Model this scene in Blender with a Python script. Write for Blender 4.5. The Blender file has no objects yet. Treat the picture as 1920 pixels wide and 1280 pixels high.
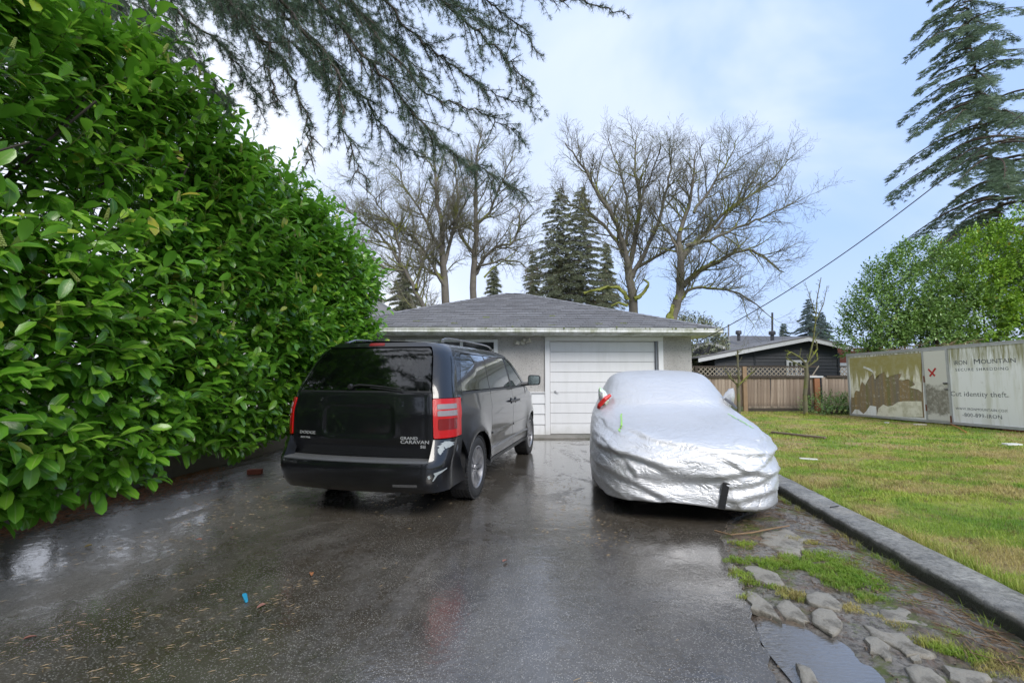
import bpy, bmesh, math, random
import numpy as np
from mathutils import Vector, Matrix
rad = math.radians
sc = bpy.context.scene
COL = sc.collection
rng = np.random.default_rng(7)
random.seed(7)

# ---------------------------------------------------------------- camera
F_PX, CAM_H, PITCH = 880.0, 1.42, math.atan(60 / 880.0)
cam_d = bpy.data.cameras.new('camera')
cam_d.sensor_width = 36; cam_d.lens = 36 * F_PX / 1920
cam_d.clip_start = 0.05; cam_d.clip_end = 1500
cam = bpy.data.objects.new('camera', cam_d); COL.objects.link(cam)
cam.location = (0, 0, CAM_H); cam.rotation_euler = (rad(90) + PITCH, 0, 0)
sc.camera = cam
# ---------------------------------------------------------------- light
SUN_EL, SUN_AZ = 42, 150          # degrees; azimuth from +Y towards +X
world = bpy.data.worlds.new('World'); sc.world = world; world.use_nodes = True
sun_d = bpy.data.lights.new('sun', 'SUN'); sun_d.energy = 1.5; sun_d.angle = rad(28); sun_d.color = (1, .95, .88)
sun = bpy.data.objects.new('sun', sun_d); COL.objects.link(sun)
_d = Vector((math.sin(rad(SUN_AZ)) * math.cos(rad(SUN_EL)), math.cos(rad(SUN_AZ)) * math.cos(rad(SUN_EL)), math.sin(rad(SUN_EL))))
sun.rotation_euler = _d.to_track_quat('Z', 'Y').to_euler(); sun.location = (0, 0, 30)
vs = sc.view_settings
vs.view_transform = 'Standard'; vs.look = 'None'; vs.gamma = 1; vs.use_curve_mapping = False
vs.exposure = 1.05
sc.render.engine = 'CYCLES'
sc.cycles.max_bounces = 8; sc.cycles.transparent_max_bounces = 12
sc.cycles.diffuse_bounces = 3; sc.cycles.glossy_bounces = 4

# ---------------------------------------------------------------- node helper
class NT:
    def __init__(s, nt):
        s.nt = nt; s.N = nt.nodes; s.L = nt.links; s.N.clear(); s._c = {}
    def n(s, t, **kw):
        nd = s.N.new(t)
        ins = kw.pop('ins', {})
        for k, v in kw.items(): setattr(nd, k, v)
        for k, v in ins.items(): s.set(nd, k, v)
        return nd
    def set(s, nd, k, v):
        i = nd.inputs[k]
        if hasattr(v, 'is_linked') or isinstance(v, bpy.types.NodeSocket): s.L.new(v, i)
        elif isinstance(v, (tuple, list)) and len(v) == 3 and i.type == 'RGBA': i.default_value = (*v, 1)
        else: i.default_value = v
    def coord(s, kind='Object'):
        if kind not in s._c: s._c[kind] = s.n('ShaderNodeTexCoord').outputs[kind]
        return s._c[kind]
    def map(s, vec, scale=(1, 1, 1), loc=(0, 0, 0), rot=(0, 0, 0)):
        return s.n('ShaderNodeMapping', ins={'Vector': vec, 'Scale': scale, 'Location': loc, 'Rotation': rot}).outputs[0]
    def noise(s, scale, detail=4, rough=.55, dist=0, vec=None, out='Fac'):
        return s.n('ShaderNodeTexNoise', ins={'Vector': vec or s.coord(), 'Scale': scale, 'Detail': detail, 'Roughness': rough, 'Distortion': dist}).outputs[out]
    def voro(s, scale, feature='F1', vec=None, out='Distance', rnd=1):
        nd = s.n('ShaderNodeTexVoronoi', feature=feature, ins={'Vector': vec or s.coord(), 'Scale': scale, 'Randomness': rnd})
        return nd.outputs[out]
    def ramp(s, fac, stops, interp='LINEAR'):
        nd = s.n('ShaderNodeValToRGB', ins={'Fac': fac}); cr = nd.color_ramp; cr.interpolation = interp
        while len(cr.elements) < len(stops): cr.elements.new(.5)
        for e, (p, c) in zip(cr.elements, stops):
            e.position = p; e.color = (c, c, c, 1) if isinstance(c, (int, float)) else (*c, 1)
        return nd.outputs[0]
    def mix(s, fac, a, b, mode='MIX'):
        nd = s.n('ShaderNodeMix', data_type='RGBA', blend_type=mode)
        s.set(nd, 0, fac); s.set(nd, 6, a); s.set(nd, 7, b)
        return nd.outputs[2]
    def math(s, op, a, b=0.0, c=0.0, clamp=False):
        nd = s.n('ShaderNodeMath', operation=op, use_clamp=clamp)
        s.set(nd, 0, a); s.set(nd, 1, b)
        if op in ('MULTIPLY_ADD', 'SMOOTHSTEP'): s.set(nd, 2, c)
        return nd.outputs[0]
    def attr(s, name, out='Fac'):
        return s.n('ShaderNodeAttribute', attribute_name=name).outputs[out]
    def bump(s, h, strength=.3, dist=.01, normal=None):
        nd = s.n('ShaderNodeBump', ins={'Height': h, 'Strength': strength, 'Distance': dist})
        if normal is not None: s.set(nd, 'Normal', normal)
        return nd.outputs[0]
    def sep(s, vec):
        return s.n('ShaderNodeSeparateXYZ', ins={'Vector': vec}).outputs
    def bsdf(s, **kw):
        ins = {}
        nm = {'col': 'Base Color', 'rough': 'Roughness', 'metal': 'Metallic', 'norm': 'Normal', 'spec': 'Specular IOR Level', 'coat': 'Coat Weight', 'coatr': 'Coat Roughness', 'ior': 'IOR', 'trans': 'Transmission Weight', 'alpha': 'Alpha', 'em': 'Emission Color', 'emst': 'Emission Strength', 'coatn': 'Coat Normal', 'sheen': 'Sheen Weight'}
        for k, v in kw.items(): ins[nm[k]] = v
        return s.n('ShaderNodeBsdfPrincipled', ins=ins)
    def out(s, sh):
        s.L.new(sh.outputs[0] if hasattr(sh, 'outputs') else sh, s.n('ShaderNodeOutputMaterial').inputs[0])

MATS = {}
def mat(name):
    m = bpy.data.materials.new(name); m.use_nodes = True; MATS[name] = m
    return m, NT(m.node_tree)

def simple(name, col, rough=.5, metal=0, bscale=0, bstr=.2, vary=.15, nscale=6, **kw):
    m, t = mat(name)
    nz = t.noise(nscale, 5, .6)
    c = t.mix(nz, tuple(x * (1 - vary) for x in col), tuple(min(1, x * (1 + vary)) for x in col))
    args = dict(col=c, rough=rough, metal=metal, **kw)
    if bscale: args['norm'] = t.bump(t.noise(bscale, 4, .6), bstr, .01)
    t.out(t.bsdf(**args))
    return m

# ---------------------------------------------------------------- world sky: blue sky with soft cloud veil
t = NT(world.node_tree)
sky = t.n('ShaderNodeTexSky', sky_type='NISHITA', sun_disc=False, sun_elevation=rad(SUN_EL), sun_rotation=rad(SUN_AZ), air_density=1.0, dust_density=1.5, ozone_density=1.5)
g = t.coord('Generated')
cl = t.noise(1.5, 5, .50, 0.6, vec=t.map(g, (1, 1, 1.7), (3.1, .4, .2)))
x_, y_, z_ = t.sep(g)
side = t.math('MULTIPLY_ADD', x_, -.40, -.03)
cf = t.math('ADD', cl, side)
cf = t.ramp(cf, [(.18, .12), (.44, .60), (.66, 1.0)], 'EASE')
hz = t.ramp(z_, [(0.0, .30), (.25, 0)])
cf = t.math('ADD', cf, hz, clamp=True)
blue = t.mix(.85, sky.outputs[0], (3.0, 4.7, 8.2))
cloudc = t.mix(t.noise(1.7, 2, .4, vec=t.map(g, (1, 1, 2), (9, 2, 1))), (6.2, 6.8, 8.2), (8.0, 8.25, 8.8))
skyc = t.mix(cf, blue, cloudc)
bg = t.n('ShaderNodeBackground', ins={'Color': skyc, 'Strength': .072})
t.L.new(bg.outputs[0], t.n('ShaderNodeOutputWorld').inputs[0])

# ---------------------------------------------------------------- object helpers
def tag(o, label=None, cat=None, group=None, kind=None):
    if label: o['label'] = label
    if cat: o['category'] = cat
    if group: o['group'] = group
    if kind: o['kind'] = kind
    return o
def empty(name, loc=(0, 0, 0), rz=0):
    o = bpy.data.objects.new(name, None); COL.objects.link(o); o.location = loc; o.rotation_euler = (0, 0, rz)
    o.empty_display_size = .2
    return o
def link(name, me, parent=None, m=None):
    if m is not None and not len(me.materials): me.materials.append(m)
    o = bpy.data.objects.new(name, me); COL.objects.link(o)
    if parent is not None: o.parent = parent
    return o
def np_mesh(name, V, F, m, parent=None, attrs=None, smooth=True, mats=None, midx=None):
    """F: (n,k) array of equal-sided polygons."""
    V = np.asarray(V, np.float32); F = np.asarray(F, np.int32)
    me = bpy.data.meshes.new(name)
    k = F.shape[1]
    me.vertices.add(len(V)); me.vertices.foreach_set('co', V.ravel())
    me.loops.add(F.size); me.loops.foreach_set('vertex_index', F.ravel())
    me.polygons.add(len(F))
    me.polygons.foreach_set('loop_start', np.arange(0, F.size, k, dtype=np.int32))
    me.polygons.foreach_set('loop_total', np.full(len(F), k, np.int32))
    me.polygons.foreach_set('use_smooth', np.full(len(F), smooth))
    if mats:
        for q in mats: me.materials.append(q)
        me.polygons.foreach_set('material_index', np.asarray(midx, np.int32))
    elif m is not None: me.materials.append(m)
    if attrs:
        for an, av in attrs.items():
            a = me.attributes.new(an, 'FLOAT', 'POINT'); a.data.foreach_set('value', np.asarray(av, np.float32))
    me.update(calc_edges=True); me.validate()
    if name is None: return me
    return link(name, me, parent)
class MB:
    """collects shapes into one mesh"""
    def __init__(s): s.v = []; s.f = []
    def add(s, vs_, fs):
        b = len(s.v); s.v += [tuple(p) for p in vs_]; s.f += [tuple(b + i for i in f) for f in fs]; return s
    def box(s, c, d, rz=0, M=None):
        hx, hy, hz_ = d[0] / 2, d[1] / 2, d[2] / 2
        P = [Vector((x, y, z)) for z in (-hz_, hz_) for y in (-hy, hy) for x in (-hx, hx)]
        R = Matrix.Rotation(rz, 3, 'Z') if M is None else M
        P = [R @ p + Vector(c) for p in P]
        return s.add(P, [(0, 2, 3, 1), (4, 5, 7, 6), (0, 1, 5, 4), (2, 6, 7, 3), (0, 4, 6, 2), (1, 3, 7, 5)])
    def box2(s, a, b):
        return s.box([(a[i] + b[i]) / 2 for i in range(3)], [abs(b[i] - a[i]) for i in range(3)])
    def prism(s, poly, z0, z1):
        n = len(poly)
        return s.add([(x, y, z0) for x, y in poly] + [(x, y, z1) for x, y in poly],
                     [tuple(range(n))[::-1], tuple(range(n, 2 * n))] + [(i, (i + 1) % n, n + (i + 1) % n, n + i) for i in range(n)])
    def tube(s, pts, r, n=6, cap=True):
        pts = [Vector(p) for p in pts]
        rs = r if isinstance(r, (list, tuple, np.ndarray)) else [r] * len(pts)
        V = []; up = None
        for i, p in enumerate(pts):
            d = (pts[min(i + 1, len(pts) - 1)] - pts[max(i - 1, 0)]).normalized()
            if up is None:
                up = d.orthogonal().normalized()
            up = (up - d * up.dot(d)).normalized(); w = d.cross(up)
            for k in range(n):
                a = 2 * math.pi * k / n
                V.append(p + (up * math.cos(a) + w * math.sin(a)) * rs[i])
        Fs = []
        for i in range(len(pts) - 1):
            for k in range(n):
                Fs.append((i * n + k, i * n + (k + 1) % n, (i + 1) * n + (k + 1) % n, (i + 1) * n + k))
        if cap: Fs.append(tuple(range(n))[::-1]); Fs.append(tuple((len(pts) - 1) * n + k for k in range(n)))
        return s.add(V, Fs)
    def lathe(s, prof, n=32, M=Matrix.Identity(4), closed=False):
        """prof list of (r, h) about local Z"""
        V = [M @ Vector((r * math.cos(2 * math.pi * k / n), r * math.sin(2 * math.pi * k / n), h)) for r, h in prof for k in range(n)]
        Fs = [(i * n + k, i * n + (k + 1) % n, (i + 1) * n + (k + 1) % n, (i + 1) * n + k) for i in range(len(prof) - 1) for k in range(n)]
        return s.add(V, Fs)
    def mesh(s, name, m, smooth=False, bevel=0, angle=35):
        me = bpy.data.meshes.new(name); me.from_pydata(s.v, [], s.f); me.update()
        if bevel:
            bm = bmesh.new(); bm.from_mesh(me)
            bmesh.ops.bevel(bm, geom=list(bm.edges), offset=bevel, segments=1, affect='EDGES', clamp_overlap=True)
            bm.to_mesh(me); bm.free()
        if smooth:
            me.shade_smooth(); me.set_sharp_from_angle(angle=rad(angle))
        if m is not None: me.materials.append(m)
        return me
    def build(s, name, m, parent=None, **kw):
        return link(name, s.mesh(name, m, **kw), parent)

# vector value noise for geometry
def _h(i, j, k):
    n = (i * 374761393 + j * 668265263 + k * 2147483647 * 3 + 1274126177) & 0xffffffff
    n = ((n ^ (n >> 13)) * 1274126177) & 0xffffffff
    return ((n ^ (n >> 16)) & 0xffff) / 65535.0
def vnoise(P, sc_=1.0, seed=0):
    P = np.asarray(P, float) * sc_ + seed * 17.31
    I = np.floor(P).astype(np.int64); f = P - I; f = f * f * (3 - 2 * f)
    r = 0
    for a in (0, 1):
        for b in (0, 1):
            for c in (0, 1):
                w = (f[..., 0] if a else 1 - f[..., 0]) * (f[..., 1] if b else 1 - f[..., 1]) * (f[..., 2] if c else 1 - f[..., 2])
                r = r + w * _h(I[..., 0] + a, I[..., 1] + b, I[..., 2] + c)
    return r * 2 - 1
def fbm(P, sc_=1.0, oct_=4, seed=0):
    r = 0; a = 1; tt = 0
    for o in range(oct_):
        r = r + a * vnoise(P, sc_ * 2 ** o, seed + o); tt += a; a *= .5
    return r / tt
def grid_faces(nu, nv, wrap_u=False):
    i = np.arange(nu - (0 if wrap_u else 1))[:, None]; j = np.arange(nv - 1)[None, :]
    i2 = (i + 1) % nu
    return np.stack([i * nv + j, i2 * nv + j, i2 * nv + j + 1, i * nv + j + 1], -1).reshape(-1, 4)
# points seen at a pixel of the 1920x1280 photograph
_cp, _sp = math.cos(PITCH), math.sin(PITCH)
def ray(px, py):
    u, v = (px - 960) / F_PX, (640 - py) / F_PX
    return Vector((u, _cp - v * _sp, _sp + v * _cp))
def gp(px, py, z=0.0):
    r = ray(px, py); k = (z - CAM_H) / r.z
    return Vector((r.x * k, r.y * k, z))
def pp(px, py, Y):
    r = ray(px, py); k = Y / r.y
    return Vector((r.x * k, Y, CAM_H + r.z * k))
def cr1(xs, ys, x):
    """smooth monotone-ish interpolation (cubic hermite)"""
    xs = np.asarray(xs, float); ys = np.asarray(ys, float); x = np.asarray(x, float)
    d = np.diff(ys) / np.diff(xs)
    m = np.concatenate([[d[0]], np.where(d[:-1] * d[1:] > 0, 2 * d[:-1] * d[1:] / np.where(d[:-1] + d[1:] == 0, 1, d[:-1] + d[1:]), 0), [d[-1]]])
    xc = np.clip(x, xs[0], xs[-1])
    i = np.clip(np.searchsorted(xs, xc) - 1, 0, len(xs) - 2)
    h = xs[i + 1] - xs[i]; tt = (xc - xs[i]) / h
    return ((2 * tt ** 3 - 3 * tt ** 2 + 1) * ys[i] + (tt ** 3 - 2 * tt ** 2 + tt) * h * m[i] + (-2 * tt ** 3 + 3 * tt ** 2) * ys[i + 1] + (tt ** 3 - tt ** 2) * h * m[i + 1])
def rpoly(pts, r, n=5):
    """round the corners of a 2-D polygon"""
    out = []; N = len(pts); rr = r if isinstance(r, (list, tuple)) else [r] * N
    for i in range(N):
        p0, p1, p2 = Vector(pts[i - 1]), Vector(pts[i]), Vector(pts[(i + 1) % N])
        a = (p0 - p1); b = (p2 - p1); q = min(rr[i], a.length * .45, b.length * .45)
        if q <= 1e-5: out.append(tuple(p1)); continue
        s_, e = p1 + a.normalized() * q, p1 + b.normalized() * q
        for k in range(n + 1):
            w = k / n
            out.append(tuple(s_ * (1 - w) ** 2 + p1 * 2 * w * (1 - w) + e * w * w))
    return out
# ================================================================ VAN
def make_black_paint():
    m, t = mat('black_paint')
    drops = t.voro(90, vec=t.coord())
    d = t.ramp(drops, [(.0, 1), (.22, .75), (.3, 0)])
    msk = t.math('GREATER_THAN', t.noise(35, 2), .56)
    h = t.math('MULTIPLY', d, msk)
    streak = t.noise(1, 4, .6, vec=t.map(t.coord(), (14, 14, 1.2)))
    dirt = t.noise(3, 5, .65)
    col = t.mix(t.math('MULTIPLY', dirt, .25), (.0035, .004, .0055), (.02, .02, .021))
    r = t.math('MULTIPLY_ADD', streak, .10, .045)
    nb = t.bump(h, .25, .002)
    nc = t.bump(h, .05, .002)
    t.out(t.bsdf(col=col, rough=.3, spec=.3, coat=1, coatr=t.math('MULTIPLY_ADD', streak, .06, .01), norm=nb, coatn=nc))
    return m
M_PAINT = make_black_paint()
M_RUB = simple('black_rubber', (.018, .018, .019), .55, bscale=60, bstr=.3)
M_PLAST = simple('dark_plastic', (.02, .021, .023), .38, bscale=160, bstr=.15)
M_TYRE = simple('tyre_rubber', (.028, .028, .028), .6, bscale=45, bstr=.5)
M_ALLOY = simple('alloy', (.36, .36, .37), .32, .75, nscale=20)
M_CHROME = simple('chrome', (.6, .61, .63), .15, 1)
M_DISC = simple('brake_steel', (.12, .11, .1), .45, .8)
M_DARKIN = simple('cabin_dark', (.012, .012, .013), .85)
M_SEAT = simple('seat_cloth', (.045, .045, .05), .9, bscale=80)
def glass(name, tint, refl=1.0, rough=.02, base=(.01, .012, .012), bw=.2):
    m, t = mat(name)
    fr = t.n('ShaderNodeFresnel', ins={'IOR': 1.55}).outputs[0]
    wet = t.noise(7, 3, .6)
    h = t.math('MULTIPLY', t.ramp(t.voro(75), [(0, 1), (.25, .6), (.33, 0)]), t.math('GREATER_THAN', t.noise(22, 2), .57))
    nb = t.bump(h, .4, .002)
    gl = t.n('ShaderNodeBsdfGlossy', ins={'Color': (1, 1, 1, 1), 'Roughness': t.math('MULTIPLY_ADD', wet, .08, rough), 'Normal': nb})
    tr = t.n('ShaderNodeBsdfTransparent', ins={'Color': (*tint, 1)})
    df = t.n('ShaderNodeBsdfDiffuse', ins={'Color': (*base, 1)})
    inner = t.n('ShaderNodeMixShader', ins={0: bw}); t.L.new(tr.outputs[0], inner.inputs[1]); t.L.new(df.outputs[0], inner.inputs[2])
    mx = t.n('ShaderNodeMixShader'); t.L.new(t.math('MULTIPLY', fr, refl, clamp=True), mx.inputs[0])
    t.L.new(inner.outputs[0], mx.inputs[1]); t.L.new(gl.outputs[0], mx.inputs[2])
    t.out(mx); return m
M_GL_DARK = glass('privacy_glass', (.10, .12, .11), 1.5)
M_GL_SIDE = glass('privacy_glass_side', (.09, .10, .10), 2.4, base=(.03, .033, .035), bw=.3)
M_GL_CLEAR = glass('door_glass', (.55, .66, .62), 1.3, base=(.2, .25, .24), bw=.18)

RX, RZ, WR = 1.085, .352, .352
FX = 4.163
_Wz = ([.18, .3, .45, .6, .8, 1.0, 1.12, 1.20, 1.26, 1.42, 1.59, 1.68, 1.73, 1.75], [.90, .945, .968, .975, .977, .970, .958, .945, .928, .885, .833, .79, .735, .69])
_Rz = ([.18, .3, .55, .8, 1.0, 1.15, 1.25, 1.36, 1.50, 1.64, 1.70, 1.75], [.15, .15, .15, .10, .095, .12, .155, .21, .30, .40, .455, .50])
_Bz = ([.26, .32, .40, .48, .56, .60, .70, .78, .84], [.06, .005, -.03, -.045, -.04, -.01, .04, .075, .100])
S0, S1, RC = .72, 1.06, .22
def body_pt(s, z, R=_Rz, push=0.0, flat=False):
    s = np.asarray(s, float); z = np.asarray(z, float)
    a = np.abs(s); sg = np.where(s < 0, -1.0, 1.0)
    W = cr1(*_Wz, z) + push; Rr = cr1(*R, z)
    tt = np.clip(a / S0, 0, 1)
    y1 = (W - RC) * tt; x1 = Rr + .055 * tt ** 2.4
    ph = np.clip((a - S0) / (S1 - S0), 0, 1) * math.pi / 2
    y2 = W - RC + RC * np.sin(ph); x2 = Rr + .055 + .26 * (1 - np.cos(ph))
    x0 = Rr + .315; X1 = 2.4; xr = .41
    d = a - S1
    x3 = np.where(d < X1 - xr, x0 + d * (X1 - x0) / (X1 - xr), d + xr)
    ft = np.clip((x3 - 4.1) / 1.0, 0, 1.2)
    y3 = W * (1 - .010 * ((x3 - 2.4) / 2) ** 2) - .34 * ft ** 2.3
    tp = lambda x_: 1 - .055 * np.clip((1.25 - x_) / 1.25, 0, 1) ** 1.3
    y1, y2, y3 = y1 * tp(x1 * 0 + .15), y2 * tp(x2), y3 * tp(x3)
    x = np.where(a < S0, x1, np.where(a < S1, x2, x3)); y = np.where(a < S0, y1, np.where(a < S1, y2, y3))
    if not flat:
        fl = 0
        for cx in (RX, FX):
            r = np.hypot(x - cx, z - RZ)
            fl = fl + .030 * np.exp(-((r - .43) / .06) ** 2) * (z < 1.1) + .012 * np.exp(-((r - .52) / .09) ** 2)
        # shoulder crease and door scallop
        fl = fl + .010 * np.exp(-((z - 1.02) / .05) ** 2) - .012 * np.exp(-((z - .62) / .10) ** 2) * ((x > 1.6) & (x < 3.8))
        y = y + np.where(a > S1, fl, fl * np.clip((a - S0) / (S1 - S0), 0, 1))
    return np.stack([x, y * sg, z], -1)
def bump_pt(s, z): return body_pt(s, z, R=_Bz, push=.006, flat=False)
def sx(x): return x + .65
def panel(name, polys, m, parent, surf=body_pt, off=0.0, thick=.014, ds=.05, dz=.05, side=-1, weld=True, offf=None, rim=True, label=None):
    """polygons in (s,z) mapped on to the body surface with a rim; side=-1 right, +1 left, 0 as given"""
    if isinstance(polys[0][0], (int, float)): polys = [polys]
    bm = bmesh.new()
    for poly in polys:
        b2 = bmesh.new()
        P = []
        for i, p in enumerate(poly):      # densify border at grid steps is done by the cuts; curved borders come dense
            P.append(p)
        vs_ = [b2.verts.new((p[0], 0, p[1])) for p in P]
        f = b2.faces.new(vs_)
        xs = [p[0] for p in P]; zs = [p[1] for p in P]
        for q in np.arange(math.floor(min(xs) / ds) * ds, max(xs) + ds, ds):
            bmesh.ops.bisect_plane(b2, geom=b2.verts[:] + b2.edges[:] + b2.faces[:], plane_co=(q, 0, 0), plane_no=(1, 0, 0), dist=1e-5)
        for q in np.arange(math.floor(min(zs) / dz) * dz, max(zs) + dz, dz):
            bmesh.ops.bisect_plane(b2, geom=b2.verts[:] + b2.edges[:] + b2.faces[:], plane_co=(0, 0, q), plane_no=(0, 0, 1), dist=1e-5)
        tmp = bpy.data.meshes.new('t'); b2.to_mesh(tmp); b2.free(); bm.from_mesh(tmp); bpy.data.meshes.remove(tmp)
    if len(polys) > 1: bmesh.ops.remove_doubles(bm, verts=bm.verts, dist=3e-4)
    SZ = np.array([(v.co.x, v.co.z) for v in bm.verts]); S = SZ[:, 0] * (side if side else 1); Z = SZ[:, 1]
    P0 = surf(S, Z); e = .004
    dS = surf(S + e, Z) - surf(S - e, Z); dZ = surf(S, Z + e) - surf(S, Z - e)
    N = np.cross(dZ, dS); N /= np.linalg.norm(N, axis=1, keepdims=True) + 1e-9
    ref = np.stack([P0[:, 0] - 2.6, P0[:, 1], np.zeros(len(P0))], -1)
    N *= np.where((N * ref).sum(1) < 0, -1, 1)[:, None]
    o = np.full(len(S), off)
    if offf is not None: o = o + offf(S, Z)
    Q = P0 + N * o[:, None]; Qi = P0 + N * (o[:, None] - thick)
    inner = {}
    bv = list(bm.verts)
    for i, v in enumerate(bv): v.co = Q[i]; v.index = i
    # orient faces outward
    bm.normal_update()
    tot = sum(f.normal.dot(Vector(N[f.verts[0].index])) for f in bm.faces)
    if tot < 0: bmesh.ops.reverse_faces(bm, faces=bm.faces[:])
    if rim:
        be = [e_ for e_ in bm.edges if e_.is_boundary]
        for e_ in be:
            for v in e_.verts:
                if v.index not in inner:
                    inner[v.index] = None
        for i in list(inner): inner[i] = bm.verts.new(Q[i] + (Qi[i] - Q[i]))
        for e_ in be:
            a, b = e_.verts
            f0 = e_.link_faces[0]
            # direction of edge within face
            for l in f0.loops:
                if l.edge == e_:
                    va, vb = l.vert, l.link_loop_next.vert
            try: bm.faces.new((vb, va, inner[va.index], inner[vb.index]))
            except ValueError: pass
    me = bpy.data.meshes.new(name); bm.to_mesh(me); bm.free()
    me.shade_smooth(); me.set_sharp_from_angle(angle=rad(50))
    if m is not None: me.materials.append(m)
    o_ = link(name, me, parent)
    if label: o_['label'] = label
    return o_

def arch(cx, r, a0, a1, n=18):
    """points of a wheel arch in (s,z) from angle a0 to a1 degrees"""
    return [(sx(cx + r * math.cos(rad(a0 + (a1 - a0) * i / n))), RZ + r * math.sin(rad(a0 + (a1 - a0) * i / n))) for i in range(n + 1)]

def make_wheel(R=.352, Wd=.225, sgn=-1):
    """wheel about local Y axis, outer face towards sgn*Y. returns (tyre mesh, rim mesh, disc mesh)"""
    MY = Matrix.Rotation(rad(90) * (1 if sgn < 0 else -1), 4, 'X')   # local Z -> -Y for sgn -1
    h = Wd / 2
    prof = [(.215, -h * .9), (.24, -h), (R - .05, -h * 1.04), (R - .02, -h * .93), (R, -h * .72)]
    for i, g in enumerate((-.5, -.17, .17, .5)):
        c = h * g
        prof += [(R, c - .008), (R - .010, c - .006), (R - .010, c + .006), (R, c + .008)]
    prof += [(R, h * .72), (R - .02, h * .93), (R - .035, h * 1.02), (R - .05, h * 1.04), (R - .09, h * 1.07), (.245, h * 1.0), (.232, h * .95), (.225, h * .7)]
    ty = MB().lathe(prof, 56, MY)
    # shoulder tread blocks
    for k in range(56):
        a = 2 * math.pi * k / 56
        for zz in (h * .84, -h * .84):
            P = MY @ Vector(((R - .006) * math.cos(a), (R - .006) * math.sin(a), zz))
            M3 = (MY @ Matrix.Rotation(a, 4, 'Z')).to_3x3()
            ty.box(P, (.016, .024, .038), M=M3)
    rim = MB()
    rim.lathe([(.236, h * .93), (.238, h * 1.0), (.228, h * 1.02), (.221, h * .96), (.214, h * .7), (.20, -h * .2), (.19, -h * .9)], 48, MY)
    rim.lathe([(.0, h * .80), (.03, h * .80), (.033, h * .74), (.062, h * .68), (.066, h * .5), (.07, .0)], 24, MY)
    for k in range(5):
        for dd in (-.20, .20):
            a = 2 * math.pi * k / 5 + math.pi / 2
            ca, sa = math.cos(a), math.sin(a)
            ax = Vector((ca, sa, 0)); tx = Vector((-sa, ca, 0))
            i0 = ax * .055 + tx * (dd * .10); o0 = ax * .222 + tx * (dd * .26)
            w0, w1 = .014, .019
            V = []
            for c, w, zt, zb in ((i0, w0, h * .73, h * .3), (o0, w1, h * .90, h * .45)):
                for q in (-1, 1):
                    V += [MY @ (c + tx * w * q + Vector((0, 0, zt))), MY @ (c + tx * (w + .004) * q + Vector((0, 0, zb)))]
            rim.add(V, [(0, 2, 6, 4), (0, 4, 5, 1), (2, 3, 7, 6), (1, 5, 7, 3), (0, 1, 3, 2), (4, 6, 7, 5)])
    for k in range(5):
        a = 2 * math.pi * (k + .5) / 5 + math.pi / 2
        P = MY @ Vector((.046 * math.cos(a), .046 * math.sin(a), h * .74)); rim.lathe([(0, .012), (.009, .012), (.009, 0)], 8, Matrix.Translation(P) @ MY)
    disc = MB().lathe([(.0, .012), (.15, .012), (.15, -.012)], 32, MY)
    return (ty.mesh('tyre', M_TYRE, smooth=True, angle=30), rim.mesh('rim', M_ALLOY, smooth=True, angle=30), disc.mesh('brake_disc', M_DISC))

van = empty('parked_minivan', (-1.58, 4.66, 0), rad(90 - 13.5))
tag(van, 'black minivan with red tail lamps parked on the wet driveway beside the hedge', 'minivan')
BELT = 1.225
# ---- body shell pieces (right and left)
def body_polys():
    A = arch(RX, .405, 0, 180)      # from front of arch to rear going over the top
    AF = arch(FX, .405, 0, 180)
    qx0, qx1 = S1 + .14, sx(1.62)
    P = []
    # lower quarter: between lamp/bumper line and belt
    low = [(1.20, .78), (1.20, 1.20), (1.45, 1.20), (1.70, 1.20), (2.0, 1.20), (qx1, 1.20), (qx1, .30), (2.20, .30)] + [(a, b) for a, b in A if b > .33]
    # close: end of arch at rear side, go up to .78
    low = [p for p in low]
    low += [(1.302, .50), (1.27, .62)]
    P.append(low)
    P.append([(.80, 1.175), (.80, 1.20), (1.20, 1.20), (1.20, 1.175)])
    P.append([(.80, 1.20), (.80, 1.70), (.80, 1.75), (1.20, 1.75), (1.20, 1.70), (1.20, 1.20)])
    wx0 = 1.25
    P.append([(1.20, 1.20), (1.20, 1.70), (1.30, 1.70), (1.30, 1.655), (1.275, 1.64), (1.258, 1.61), (1.250, 1.57), (1.25, 1.235), (1.30, 1.225), (1.30, 1.20)])
    P.append([(1.30, 1.655), (1.30, 1.70), (3.60, 1.70), (3.60, 1.655)])
    P.append([(1.20, 1.70), (1.20, 1.75), (3.25, 1.75), (3.60, 1.70)])
    return P
def put_body(side):
    P = body_polys()
    low = P[0]
    o = panel('side_body', P, M_PAINT, van, side=side, thick=.03)
    return o
for sd in (-1, 1): put_body(sd)
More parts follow.
